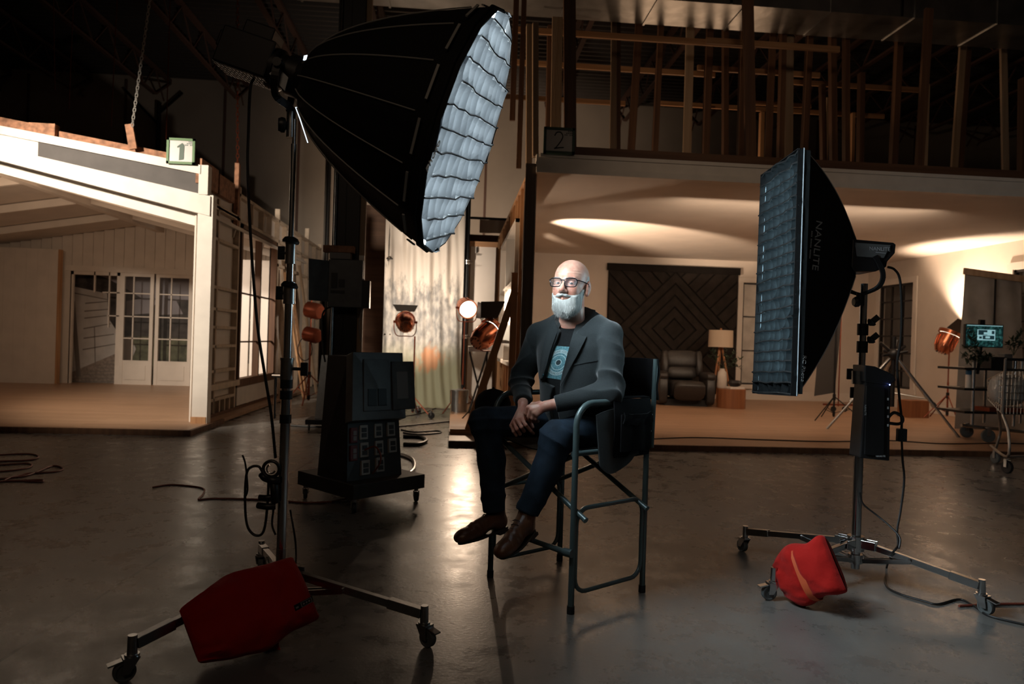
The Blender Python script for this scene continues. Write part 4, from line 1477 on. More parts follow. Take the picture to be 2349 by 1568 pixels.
# big steel tripod with black clamp head in the middle of the right side
tb = onZ(2054, 985, PT)
th = onY(2050, 812, tb.y - .3)
t = thing('crank_tripod', 'big steel tripod with black spider head between strip softbox and copper lamp', 'tripod', (th.x, th.y, PT))
c0 = V((th.x, th.y, th.z))
for k_, (px, py) in enumerate(((2200, 1003), (2052, 980), (1955, 985))):
    g = onZ(px, py, PT)
    if k_ == 1:
        g = V((c0.x + .05, c0.y + .9, PT))
    if k_ == 2:
        g = V((c0.x - .85, c0.y + .2, PT))
    m_ = c0 + (g - c0) * .62
    MB().cyl(c0, m_, .026, 10).cyl(m_, g, .017, 10).cyl(m_ - (g - c0) * .02, m_ + (g - c0) * .02, .036, 10).build('leg', M['steel'], t, smooth=True)
    MB().cyl(c0 + V((0, 0, -.55)), c0 + (g - c0) * .55, .008, 6).build('brace', M['steel'], t, smooth=True)
MB().cyl(c0 + V((0, 0, -.75)), c0 + V((0, 0, .25)), .03, 12).build('centre_column', M['black_metal'], t, smooth=True)
hd_ = MB()
hd_.sphere(c0, .085, 12)
for a, z in ((20, .12), (160, .16), (200, -.02), (330, .05), (60, .2), (120, .05)):
    hd_.cyl(c0, c0 + V((math.cos(R(a)) * .2, math.sin(R(a)) * .1, z)), .022, 8)
hd_.build('spider_head', M['black_plastic'], t, smooth=True)

# translucent scrim board with timber top
t = thing('scrim_panel', 'leaning grey plastic sheet panel with a timber top rail behind the monitor', 'panel', onZ(2230, 1000, PT))
s0, s1 = onY(2213, 622, 10.4), onY(2343, 640, 10.4)
s2, s3 = onZ(2190, 1000, PT), onZ(2349, 1005, PT)
s2, s3 = V((onY(2190, 985, 10.3).x, 10.3, PT)), V((onY(2349, 985, 10.3).x, 10.3, PT))
M['plastic_sheet'] = mat('cloudy_plastic_sheet', (.30, .28, .26), .22, noise_amt=.15, nscale=3)
def shf(u, v):
    a = s2.lerp(s3, u)
    b = s0.lerp(s1, u)
    p = a.lerp(b, v ** .8)
    return p + V((0, -.5 * (1 - v) ** 2 * 0 + .01 * math.sin(u * 17 + v * 5), 0))


MB().grid(shf, 24, 24, .004).build('plastic_sheet', M['plastic_sheet'], t, smooth=True)
MB().bar(s0 + V((-.03, -.02, 0)), s1 + V((.02, -.02, 0)), .03, .10).build('top_rail', M['pine_pale'], t)
sp_ = onY(2284, 640, 10.35)
MB().bar(sp_, V((sp_.x, sp_.y, 1.5)), .02, .02).build('edge_bar', M['black_metal'], t)

# camera cart with monitor
cb_ = onZ(2240, 1012, PT)
t = thing('monitor_cart', 'dark tubular work cart carrying a monitor near the right edge', 'cart', cb_)
Yc = cb_.y
def cp(px, py, dy=0.0):
    return onY(px, py, Yc + dy)


fr_ = MB()
for px, dy in ((2235, 0), (2330, .1), (2262, .45), (2345, .5)):
    a = cp(px, 820, dy)
    MB().cyl((a.x, Yc + dy, PT + .2), (a.x, Yc + dy, 1.15), .022, 10).build('post', M['steel'], t, smooth=True)
for py in (845, 892, 945):
    a, b = cp(2210, py), cp(2349, py)
    MB().bb(a.x, b.x + .2, Yc - .02, Yc + .5, a.z - .015, a.z + .015).build('shelf', M['black_metal'], t)
a, b = cp(2205, 975), cp(2270, 990)
fr_.cyl(a, b + V((.6, 0, .0)), .022, 10)
fr_.build('cart_frame', M['steel'], t, smooth=True)
for px, py, dy in ((2217, 1003, 0), (2266, 1014, -.2)):
    g = onZ(px, py, PT)
    wheel(t, g, .085, .04, (.3, 1, 0), 'grey_rubber', h=.2)
# monitor
q0, q1 = cp(2215, 742, -.1), cp(2301, 798, -.1)
tm = thing('field_monitor', 'monitor showing a small bright studio picture on the work cart', 'monitor', ((q0.x + q1.x) / 2, Yc - .1, q1.z))
MB().bb(q0.x, q1.x, Yc - .1, Yc - .06, q1.z, q0.z).build('housing', M['black_plastic'], tm, bevel=.005)
def scr_mat():
    m = emis('screen_picture', (.1, .35, .34), .25)
    nt = m.node_tree
    N, L = nt.nodes.new, nt.links.new
    tc = N('ShaderNodeTexCoord')
    n = N('ShaderNodeTexNoise'); n.inputs['Scale'].default_value = 26; n.inputs['Detail'].default_value = 5
    L(tc.outputs['Object'], n.inputs['Vector'])
    c = N('ShaderNodeValToRGB')
    c.color_ramp.elements[0].position = .45; c.color_ramp.elements[0].color = (.004, .014, .014, 1)
    c.color_ramp.elements[1].position = .75; c.color_ramp.elements[1].color = (.03, .12, .11, 1)
    L(n.outputs['Fac'], c.inputs[0])
    e = [x for x in nt.nodes if x.type == 'EMISSION'][0]
    L(c.outputs[0], e.inputs[0]); e.inputs[1].default_value = 1.0
    return m


M['screen'] = scr_mat()
M['screen2'] = emis('screen_bright', (.35, .62, .66), .7)
M['screen3'] = emis('screen_dark', (.02, .05, .06), .5)
MB().bb(q0.x + .012, q1.x - .012, Yc - .104, Yc - .1005, q1.z + .012, q0.z - .012).build('screen', M['screen'], tm)
m1, m2 = cp(2243, 755, -.11), cp(2283, 781, -.11)
W_, H_ = m2.x - m1.x, m1.z - m2.z
ip = MB()
def ir(u0, u1, v0, v1, i, l=.001):
    ip.cur = i
    ip.bb(m1.x + u0 * W_, m1.x + u1 * W_, Yc - .106 - l, Yc - .1045, m2.z + v0 * H_, m2.z + v1 * H_)


ir(0, 1, 0, 1, 0)
ir(.05, .55, .5, .95, 1, .002); ir(.3, .95, .1, .45, 1, .002); ir(.35, .6, .55, .75, 0, .003); ir(.45, .7, .2, .38, 0, .003); ir(.1, .25, .15, .35, 1, .002); ir(.8, .95, .6, .9, 1, .002)
ip.build('picture', [M['screen2'], M['screen3']], tm)
MB().bb(q0.x + .02, q1.x - .02, Yc - .106, Yc - .1045, q0.z - .022, q0.z - .014).build('screen_bar', M['screen2'], tm)
MB().cyl(V(((q0.x + q1.x) / 2, Yc - .05, q1.z + .05)), V(((q0.x + q1.x) / 2, Yc - .0, .95)), .02, 8).build('mount_arm', M['black_metal'], tm, smooth=True)
MB().box(((q0.x + q1.x) / 2 - .02, Yc - .07, q0.z + .03), (.07, .04, .06)).build('webcam', M['black_plastic'], tm)
# things on the cart
def on_cart(px, py, dy, w_, h_, d_, name, mt, lab, cat):
    a = cp(px, py, dy)
    MB().box((a.x, a.y, a.z + h_ / 2), (w_, d_, h_)).build(name, M[mt], None, bevel=.006, label=lab, cat=cat)


a = cp(2221, 890, .05)
sbt = thing('spray_bottle', 'white bottle with a blue cap on the work cart shelf', 'bottle', a)
MB().lathe([(.035, 0), (.037, .01), (.037, .17), (.03, .19)], a, (0, 0, 1), 16).build('bottle', M['white_board'], sbt, smooth=True)
M['blue'] = mat('blue_plastic', (.03, .14, .28), .4)
MB().lathe([(.034, .18), (.036, .19), (.036, .235), (.02, .245)], a, (0, 0, 1), 16).build('cap', M['blue'], sbt, smooth=True)
on_cart(2278, 845, .1, .22, .16, .2, 'recorder', 'black_plastic', 'black recorder box on the top shelf of the work cart', 'recorder')
on_cart(2305, 845, .2, .12, .2, .12, 'battery_charger', 'grey_box', 'dark grey charger standing beside the recorder on the work cart', 'charger')
on_cart(2290, 945, .15, .5, .07, .3, 'toolbox', 'rust_metal', 'flat dark red toolbox on the bottom shelf of the work cart', 'toolbox')
sprig('olive_branches', cp(2250, 835, -.15), [cp(px, py, -.2) for px, py in ((2212, 800), (2205, 820), (2225, 775), (2245, 815), (2275, 822), (2218, 838), (2222, 750), (2265, 830))], .085, 'dark olive branches drooping over the work cart below the monitor', nl=34, seed=9)
sprig('olive_sprigs', cp(2325, 815, .0), [cp(px, py, 0) for px, py in ((2310, 790), (2342, 770), (2347, 790), (2320, 780), (2349, 760))], .075, 'olive sprigs rising at the right end of the work cart', nl=26, seed=12)

# shopping cart
sc0 = onZ(2300, 1085)
t = thing('shopping_cart', 'grey wire shopping trolley at the right edge in front of the work cart', 'shopping cart', sc0)
Ys = sc0.y + .1
def sp2(px, py, dy=0.0):
    return onY(px, py, Ys + dy)


wb_ = MB()
TL, TR, BL, BR = sp2(2266, 870, .5), sp2(2306, 850, 0), sp2(2266, 915, .5), sp2(2300, 950, 0)
dx = V((.62, .12, 0))
for k_ in range(0, 7):
    s = k_ / 6
    a, b = TL.lerp(BL, s), TR.lerp(BR, s)
    wb_.cyl(a, b, .005, 6).cyl(b, b + dx, .004, 6)
for k_ in range(0, 9):
    s = k_ / 8
    wb_.cyl(TL.lerp(TR, s), BL.lerp(BR, s), .004, 6)
for k_ in range(1, 14):
    s = k_ / 13
    wb_.cyl(TR + dx * s, BR + dx * s, .004, 6)
wb_.cyl(TR + V((0, 0, .12)), BR, .014, 8).cyl(TR + dx + V((0, 0, .12)), BR + dx, .014, 8)
wb_.build('basket', M['alu'], t, smooth=True)
MB().cyl(TR + V((0, 0, .12)), TR + dx + V((0, 0, .12)), .016, 10).build('handle', M['black_plastic'], t, smooth=True)
lg = MB()
lo1, lo2 = onZ(2283, 1062), onZ(2310, 1085)
lo1v, lo2v = lo1 + V((0, 0, .17)), lo2 + V((0, 0, .17))
lg.tube(smooth_path([BR + V((0, 0, 0)), lo2v + V((0, 0, .25)), lo2v, lo1v + V((-.02, .05, .02))], 5), .014, 8)
lg.tube(smooth_path([BR.lerp(BL, .3), lo1v + V((.05, 0, .2)), lo1v], 5), .014, 8)
lg.tube([lo2v, lo2v + dx * 1.2], .014, 8)
lg.build('frame', M['alu'], t, smooth=True)
wheel(t, lo1, .06, .03, (1, .1, 0), 'grey_rubber', h=.15)
wheel(t, lo2, .065, .035, (1, .1, 0), 'black_rubber', h=.15)
wheel(t, lo2 + dx * 1.1, .065, .035, (1, .1, 0), 'black_rubber', h=.15)
M['clear_bag'] = mat('crumpled_clear_film', (.35, .34, .32), .15, bump=.8, bscale=14)
bg = MB()
puff(bg, (TR + BR) / 2 + V((.22, .22, .02)), (.35, .3, .34), 2.6)
bg.build('plastic_bag', M['clear_bag'], None, smooth=True, label='crumpled clear plastic bag inside the shopping trolley', cat='bag')

# ------------------------------------------------------------------ steel column with breaker box, power cart
CY = 6.45
ca_, cb2 = onY(757, 700, CY), onY(818, 700, CY)
co = MB()
cx0, cx1 = ca_.x, cb2.x
co.bb(cx0, cx1, CY, CY + .012, 0, 7.9).bb(cx0, cx1, CY + .19, CY + .202, 0, 7.9).bb((cx0 + cx1) / 2 - .006, (cx0 + cx1) / 2 + .006, CY, CY + .2, 0, 7.9)
struct(co, 'column', M['black_metal'])
cd1 = onY(766, 600, CY - .04).x
MB().cyl((cd1, CY - .03, 0.1), (cd1, CY - .03, 7.9), .013, 8).build('conduit', M['steel'], None, smooth=True, label='bright thin conduit running up the front of the black column', cat='conduit')
wdn = onY(812, 600, CY + .05).x
MB().bb(cx1, cx1 + .05, CY + .05, CY + .1, .3, 5.2).build('timber_strip', M['pine_pale'], None, label='pale timber strip fixed up the right side of the black column', cat='board')
pipe2 = onY(828, 500, CY + .3)
MB().cyl((pipe2.x, pipe2.y, 1.9), (pipe2.x, pipe2.y, 5.0), .022, 8).build('cable_riser', M['black_metal'], None, smooth=True, label='dark cable riser right of the black column above the breaker box', cat='pipe')
# breaker box on the column
bA, bB = onY(752, 592, CY - .2), onY(828, 705, CY - .2)
t = thing('breaker_box', 'dark grey breaker box with open door fixed on the black column', 'electrical box', ((bA.x + bB.x) / 2, CY - .1, bB.z))
MB().bb(bA.x, bB.x, CY - .15, CY - .001, bB.z, bA.z).build('enclosure', M['grey_box'], t, bevel=.006)
dl = onY(708, 592, CY - .3); dlb = onY(708, 688, CY - .3)
MB().prism([dl, V((bA.x, CY - .15, dl.z - .0)), V((bA.x, CY - .15, dlb.z)), dlb], (0.003, .012, 0)).build('door', M['grey_box'], t)
ci = MB()
for (u0, v0, u1, v1) in ((760, 625, 773, 660), (777, 640, 790, 658), (758, 665, 790, 672)):
    a, b = onY(u0, v0, CY - .16), onY(u1, v1, CY - .16)
    ci.bb(a.x, b.x, CY - .158, CY - .149, b.z, a.z)
ci.build('breaker_switches', M['black_plastic'], t)
a, b = onY(756, 578, CY - .16), onY(803, 594, CY - .16)
lp = MB().bb(a.x, b.x, CY - .155, CY - .05, b.z, a.z)
lp.build('warning_plate', M['label_grey'], t)
a, b = onY(742, 562, CY - .1), onY(812, 580, CY - .1)
MB().bb(a.x, b.x, CY - .12, CY - .02, b.z, a.z).build('mounting_board', M['stained_plank'], None, label='orange-brown wooden board above the breaker box on the column', cat='board')
a, b = onY(816, 585, CY - .1), onY(826, 646, CY - .1)
MB().bb(a.x + .03, b.x + .03, CY - .1, CY - .07, b.z, a.z).build('white_tube', M['white_board'], None, label='white plastic sleeve hanging right of the breaker box', cat='sleeve')
a = onY(824, 675, CY - .1)
MB().box((a.x + .05, a.y, a.z), (.09, .08, .24)).build('switch_box', M['black_plastic'], None, label='small black switch box right of the breaker box', cat='electrical box')
hang = [onY(px, py, CY - .12) for px, py in ((824, 690), (834, 640), (836, 690), (824, 740), (828, 780))]
cable('hanging_cable', hang, .007, M['label_grey'], 'pale cable looping down from the small switch box', 'cable')
cable('hanging_cable', [onY(px, py, CY - .1) for px, py in ((762, 702), (740, 720), (740, 790), (746, 830))], .008, M['cord_black'], 'black cable dropping from the underside of the breaker box')

# power cart on casters
Lc, Nc, Rc = V(onZ(683, 1079, .20)), V(onZ(811, 1113, .20)), V(onZ(975, 1087, .20))
Fc = Lc + Rc - Nc
ctr = (Lc + Rc) / 2
pc = thing('power_cart', 'black sloped power distribution cabinet on a wheeled platform behind the key light', 'power cabinet', (ctr.x, ctr.y, 0))
MB().prism([p + V((0, 0, -.10)) for p in (Lc, Nc, Rc, Fc)], (0, 0, .10)).build('platform', M['grey_box'] if 0 else mat('black_painted_board', (.028, .024, .021), .6, noise_amt=.3, nscale=10), pc, bevel=.004)
for p in (Lc, Nc, Rc, Fc):
    q = p.lerp(ctr, .13)
    wheel(pc, (q.x, q.y, 0), .036, .025, (1, .3, 0), h=.1)
bot = [V(onZ(796, 1104, .2)), V(onZ(921, 1087, .2)), None, V(onZ(728, 1089, .2))]
bot[2] = bot[1] + bot[3] - bot[0]
topc = [V(onD(800, 817, 5.15)), V(onD(908, 823, 5.36)), None, V(onD(752, 814, 5.34))]
zm = topc[0].z
for q in (0, 1, 3):
    topc[q].z = zm
topc[2] = topc[1] + topc[3] - topc[0]
e1 = (bot[1] - bot[0]).normalized()
tw = MB().loft([bot, topc])
tw.build('cabinet', mat('black_cabinet', (.017, .017, .017), .5, noise_amt=.2, nscale=10), pc)
# sloping front face frame
def fp(u, v, lift=.0):
    a = bot[0].lerp(bot[1], u)
    b = topc[0].lerp(topc[1], u)
    n = (bot[1] - bot[0]).cross(topc[0] - bot[0]).normalized()
    return a.lerp(b, v) + n * lift


def face_plate(mb, u0, u1, v0, v1, l0, l1):
    f = [fp(u0, v0, l1), fp(u1, v0, l1), fp(u1, v1, l1), fp(u0, v1, l1)]
    n = fp(.5, .5, 1) - fp(.5, .5, 0)
    mb.prism(f, -n * (l1 - l0))


pb_ = MB()
face_plate(pb_, -.05, 1.0, .45, 1.01, 0, .09)
eb = pb_.build('panel_box', M['grey_box'], pc, bevel=.004)
q = MB()
face_plate(q, .16, .68, .52, .95, .09, .098)
q.build('panel_cover', M['grey_box'], eb, bevel=.003)
q = MB()
for i in range(2):
    face_plate(q, .24 + .20 * i, .40 + .20 * i, .56, .70, .098, .104)
q.build('breaker_switches', M['black_plastic'], eb)
# open panel door to the right
n_ = (fp(.5, .5, 1) - fp(.5, .5, 0))
d1_, d2_ = fp(.73, .52, .105), fp(.73, .93, .105)
sw_ = e1 * .20
q = MB().prism([d1_, d1_ + sw_, d2_ + sw_, d2_], -n_ * .02)
dr = q.build('panel_door', M['grey_box'], pc, bevel=.004)
g1, g2 = d1_ + sw_ * .18 + (d2_ - d1_) * .22, d1_ + sw_ * .18 + (d2_ - d1_) * .78
MB().prism([g1, g1 + sw_ * .5, g2 + sw_ * .5, g2], n_ * .002).build('paper_label', M['label_grey'], dr)
# outlets
M['outlet_dark'] = mat('outlet_sockets', (.02, .02, .02), .5)
M['outlet_red'] = mat('red_outlet', (.14, .012, .010), .5)
for (u, v) in ((.27, .31), (.55, .315), (.80, .32), (.28, .17), (.56, .175), (.82, .185), (.30, .03), (.57, .04)):
    q = MB()
    face_plate(q, u - .075, u + .075, v, v + .115, .0, .024)
    o = q.build('outlet', M['outlet'], pc, bevel=.002)
    q = MB()
    for dv in (.016, .058):
        face_plate(q, u - .045, u + .045, v + dv, v + dv + .034, .024, .028)
    q.build('socket', M['outlet_dark'], o)
for v in (.29, .15):
    q = MB()
    face_plate(q, .03, .15, v, v + .12, .0, .022)
    o = q.build('outlet', M['outlet_red'], pc, bevel=.002, label='dark red outlet')
    q = MB()
    for dv in (.016, .058):
        face_plate(q, .07, .13, v + dv, v + dv + .035, .022, .026)
    q.build('socket', M['label_grey'], o)
# column-foot crank stand left of the cart
g = onZ(722, 985)
t = thing('steel_mast_base', 'grey steel mast on a wheeled base left of the black power cabinet', 'mast', g)
ua, ub2 = onY(735, 975, g.y), onY(748, 815, g.y)
MB().bar((ua.x, g.y, .14), (ub2.x + .02, g.y, ub2.z), .13, .1, (0, 1, 0)).build('mast', M['alu'], t)
MB().bb(ua.x - .16, ua.x + .2, g.y - .15, g.y + .25, .08, .14).build('base_plate', M['black_metal'], t)
for dx in (-.12, .14):
    wheel(t, (ua.x + dx, g.y - .1, 0), .03, .02, (1, .2, 0), h=.08)

# cables on the floor
def fc(pts, r, mt, lab, k=6, z=None):
    rr = z if z is not None else r
    return cable('floor_cable', [onZ(px, py, rr) for px, py in pts], r, M[mt], lab)


fc([(350, 1117), (395, 1111), (462, 1118), (466, 1132), (455, 1145), (480, 1143), (540, 1143), (620, 1146), (700, 1152), (760, 1150)], .006, 'cord_red', 'dark red cable running across the floor behind the key light stand')
cable('floor_cable', [onZ(760, 1150, .006), onZ(800, 1140, .006), onZ(830, 1110, .1) + V((0, -.12, 0)), fp(.42, .10, .12), fp(.38, .23, .10), fp(.28, .225, .02)], .006, M['cord_red'], 'red cable rising from the floor to an outlet of the power cabinet')
fc([(-40, 1045), (60, 1040), (88, 1047), (60, 1055), (-20, 1058), (-20, 1066), (60, 1062), (70, 1070), (30, 1078), (-20, 1082)], .007, 'cord_red', 'upper part of the dark cable heap at the left edge')
fc([(-30, 1100), (60, 1090), (120, 1068), (145, 1075), (120, 1082), (60, 1086), (10, 1102), (90, 1100), (92, 1104), (20, 1102), (-20, 1108)], .007, 'cord_red', 'lower looped part of the dark cable heap at the left edge')
fc([(925, 1000), (965, 1002), (978, 1010), (960, 1018), (925, 1018)], .02, 'cord_black', 'thick black cable loop on the floor right of the power cabinet')
fc([(915, 1040), (945, 1052), (950, 1072), (938, 1085), (925, 1088)], .016, 'steel', 'thick grey cable curling behind the power cabinet platform')
fc([(920, 985), (950, 990), (1000, 987), (1010, 992), (960, 996), (925, 992)], .009, 'cord_black', 'thin black cable loop on the floor beyond the thick cable loop')
fc([(665, 975), (720, 978), (760, 978), (880, 980), (940, 975), (1040, 965)], .010, 'cord_black', 'black cable crossing the floor behind the power cabinet')
fc([(925, 955), (975, 945), (1010, 930), (1040, 915)], .007, 'cord_black', 'thin cable running up to the silver drum case')
fc([(1500, 1006), (1600, 1003), (1750, 1008), (1900, 1012), (2040, 1010), (2160, 1017), (2300, 1016), (2380, 1018)], .007, 'cord_black', 'thin cable lying along the living-room set floor', z=PT + .007)
# ------------------------------------------------------------------ foreground lights on roller stands
def roller_stand(t, base, poles, cast, hub=.20, chrome='steel', knobs=(), tube_w=.03):
    """base: floor point under the pole; poles: (z0,z1,radius,material); cast: caster floor points"""
    base = V(base)
    for z0, z1, r, m_ in poles:
        MB().cyl(base + V((0, 0, z0)), base + V((0, 0, z1)), r, 20).build('pole', M[m_], t, smooth=True)
    up = MB().cyl(base + V((0, 0, hub - .035)), base + V((0, 0, hub + .04)), .042, 20)
    up.cyl(base + V((0, 0, .10)), base + V((0, 0, .145)), .036, 20).cyl(base + V((0, 0, .07)), base + V((0, 0, hub + .1)), .022, 14)
    up.build('hub', M[chrome], t, smooth=True)
    for c in cast:
        c = V((c[0], c[1], 0))
        d = V((c.x - base.x, c.y - base.y, 0)).normalized()
        sd = V((-d.y, d.x, 0))
        a = base + d * .05 + V((0, 0, hub + .005))
        e = c - d * .012 + V((0, 0, .125))
        lg = MB().bar(a, a.lerp(e, .80), tube_w * .9, tube_w, (0, 0, 1))
        lg.bar(a.lerp(e, .76), e, tube_w * 1.15, tube_w * 1.25, (0, 0, 1))
        for s in (-1, 1):
            lg.bar(a - d * .03 + sd * s * .022, a + d * .05 + sd * s * .022, .006, .045)
        lo = lg.build('leg', M[chrome], t, bevel=.002)
        b = MB()
        for s in (-1, 1):
            b.bar(base + d * .04 + sd * s * .017 + V((0, 0, .12)), a.lerp(e, .42) + sd * s * .017 + V((0, 0, -.005)), .005, .022)
        b.cyl(a.lerp(e, .42) - sd * .024, a.lerp(e, .42) + sd * .024, .008, 8)
        b.build('brace', M[chrome], lo)
        # caster
        hb = MB().cyl(c + V((0, 0, .085)), c + V((0, 0, .155)), .017, 16, .015).cyl(c + V((0, 0, .078)), c + V((0, 0, .092)), .024, 16)
        ax = (sd * .9 + d * .35).normalized()
        w = .013
        fk = ax.cross(V((0, 0, 1)))
        hubp = c + fk * .022 + V((0, 0, .036))
        for s in (-1, 1):
            hb.prism([hubp + ax * s * .020 + fk * -.012 - V((0, 0, .004)), hubp + ax * s * .020 + fk * .012 - V((0, 0, .004)), c + ax * s * .020 + fk * .028 + V((0, 0, .082)), c + ax * s * .020 - fk * .022 + V((0, 0, .082))], ax * s * .004)
        hb.bar(c - fk * .022 + V((0, 0, .082)), c + fk * .03 + V((0, 0, .082)), .046, .006)
        hb.bar(c + fk * .03 + V((0, 0, .075)), c + fk * .075 + V((0, 0, .066)), .03, .006)
        co_ = hb.build('caster', M[chrome], lo, smooth=True)
    for z, ang, ln, kd in knobs:
        d = V((math.cos(R(ang)), math.sin(R(ang)), 0))
        k = MB().cyl(base + V((0, 0, z - .035)), base + V((0, 0, z + .035)), kd, 20)
        k.cyl(base + V((0, 0, z + .035)), base + V((0, 0, z + .045)), kd * 1.08, 20).cyl(base + V((0, 0, z - .045)), base + V((0, 0, z - .035)), kd * 1.05, 20)
        ko = k.build('collar', M['steel'], t, smooth=True)
        j = MB().cyl(base + V((0, 0, z)), base + V((0, 0, z)) + d * (kd + ln * .5), .007, 8)
        tp = base + V((0, 0, z)) + d * (kd + ln * .62)
        j.bar(tp - V((0, 0, .028)), tp + V((0, 0, .028)), .012, .03, d)
        j.build('tightening_knob', M['black_plastic'], ko, bevel=.003)
    return t


def wheels_of(t, cast, base):
    for c in cast:
        c = V((c[0], c[1], 0))
        d = V((c.x - base[0], c.y - base[1], 0)).normalized()
        sd = V((-d.y, d.x, 0))
        ax = (sd * .9 + d * .35).normalized()
        fk = ax.cross(V((0, 0, 1)))
        h = c + fk * .022 + V((0, 0, .036))
        w = MB().lathe([(.012, -.010), (.026, -.010), (.028, -.013), (.034, -.013), (.036, -.009), (.036, .009), (.034, .013), (.028, .013), (.026, .010), (.012, .010)], h, ax, 28)
        w.cyl(h - ax * .02, h + ax * .02, .009, 12)
        w.build('wheel', M['grey_rubber'], t, smooth=True)


# --- key light stand (left)
KB = V((-.69, 3.04, 0))
KC = [(-.08, 2.79), (-1.06, 2.52), (-.93, 3.66)]
ks = thing('key_light_stand', 'tall chrome roller stand carrying the big octagonal softbox', 'light stand', KB)
khead = onD(668, 275, 2.98)
# the pole leans a hair so it ends under the lamp head
zt = lambda py: onY(660, py, KB.y).z
roller_stand(ks, KB, [(.1, zt(880), .021, 'chrome'), (zt(960), zt(660), .0175, 'chrome'), (zt(700), zt(560), .0148, 'chrome'), (zt(600), zt(330), .0115, 'steel'), (zt(340), khead.z, .008, 'chrome')], KC, chrome='steel',
             knobs=[(zt(845), -8, .075, .027), (zt(672), 170, .03, .024), (zt(580), 170, .03, .021)])
wheels_of(ks, KC, KB)
for py, r_ in ((960, .024), (905, .026), (880, .026), (835, .026)):
    MB().cyl(KB + V((0, 0, zt(py) - .018)), KB + V((0, 0, zt(py) + .018)), r_, 20).build('grip_ring', M['black_metal'], ks, smooth=True)
for py, r_ in ((655, .034), (553, .034)):
    MB().lathe([(r_, -.008), (r_ * 1.06, 0), (r_ * .8, .014), (.012, .02)], KB + V((0, 0, zt(py))), (.15, 0, 1), 16).build('lock_collar', M['black_plastic'], ks, smooth=True)
# cheetah bar beside the pole
q = MB().cyl(KB + V((-.045, 0, zt(960))), KB + V((-.045, 0, zt(862))), .006, 8).cyl(KB + V((-.06, 0, zt(862))), KB + V((0, 0, zt(862))), .008, 8)
q.build('side_pin', M['chrome'], ks, smooth=True)

# --- octagonal softbox
cr_, cu_, cf_ = _r, _u, _f
KA = (cr_ * .935 - cu_ * .345 - cf_ * .075).normalized()
KF = onD(1064, 310, 2.86)
KR, KL = .49, .69
K0 = KF - KA * KL
ks1 = KA.cross(cf_).normalized()
ks2 = KA.cross(ks1).normalized()
NS = 16
M['soft_black'] = mat('softbox_black_cloth', (.0075, .0078, .0085), .7, spec=.25, bump=.15, bscale=250)
M['silver_in'] = mat('silver_lining', (.6, .62, .64), .35, .6)
M['piping'] = mat('grey_piping', (.35, .35, .33), .5)


def prof(s):
    return .075 + (KR - .075) * (s ** .58) if s < 1 else KR


def kring(s, k, rad=None, sag=0.0):
    a = 2 * math.pi * (k + .5) / NS
    rr = (prof(s) if rad is None else rad)
    return K0 + KA * (KL * s) + (ks1 * math.cos(a) + ks2 * math.sin(a)) * rr


sb_ = thing('octagonal_softbox', 'large deep black octagonal softbox with a glowing fabric grid, upper left', 'softbox', K0)
sh_ = MB()
ns = 18
rings = []
for i in range(ns + 1):
    s = i / ns
    ring = []
    for k in range(NS):
        for j in range(3):
            a = kring(s, k)
            b = kring(s, (k + 1) % NS)
            p = a.lerp(b, j / 3)
            if j:  # cloth pulls in a little between the ribs
                c = K0 + KA * (KL * s)
                p = c + (p - c) * (1 - .012 * math.sin(math.pi * s))
            ring.append(p)
    rings.append(ring)
sh_.loft(rings, cap=False)
shell = sh_.build('shell', M['soft_black'], sb_, smooth=True)
sh2 = MB().loft([[K0 + KA * .01 + (p - K0 - KA * .0) * .985 for p in r_] for r_ in rings], cap=False)
sh2.build('lining', M['silver_in'], sb_, smooth=True)
for k in range(NS):
    pts = [kring(s, k, prof(s) + .0035) for s in [.03 + .86 * i / 14 for i in range(15)]]
    MB().tube(pts, .0028, 5).build('rib_seam', M['piping'], shell, smooth=True)
    # velcro tabs at the rim
    p0, p1 = kring(.93, k, KR * .985 + .004).lerp(kring(.93, (k + 1) % NS, KR * .985 + .004), .1), kring(.93, k, KR * .985 + .004).lerp(kring(.93, (k + 1) % NS, KR * .985 + .004), .75)
    MB().bar(p0, p1, .006, .009, KA).build('rim_tab', M['piping'], shell)
rim = MB().tube([kring(1.0, k, KR + .002) for k in range(NS)], .006, 6, closed=True)
rim.loft([[kring(1.0, k, KR) for k in range(NS)], [kring(1.035, k, KR * 1.0) for k in range(NS)], [kring(1.035, k, KR * .985) for k in range(NS)], [kring(1.0, k, KR * .985) for k in range(NS)]], cap=False)
rim.build('rim', M['soft_black'], sb_, smooth=True)
KEY_E = 44.0
M['diffuser'] = emis('key_diffuser', (.79, .93, 1.0), KEY_E)
df = MB()
dc = K0 + KA * (KL * .975)
df.add([dc] + [kring(.975, k, KR * .975) for k in range(NS)], [(0, k + 1, (k + 1) % NS + 1) for k in range(NS)])
df.build('diffuser', M['diffuser'], sb_)
# speed ring and glow gap at the back
MB().loft([[kring(s, k, r_) for k in range(NS)] for s, r_ in ((-.03, .085), (.01, .09), (.01, .075), (-.03, .07))], cap=False).build('speed_ring', M['black_metal'], sb_, smooth=True)
M['lit_gap'] = emis('light_leak', (.75, .88, 1), 1.6)


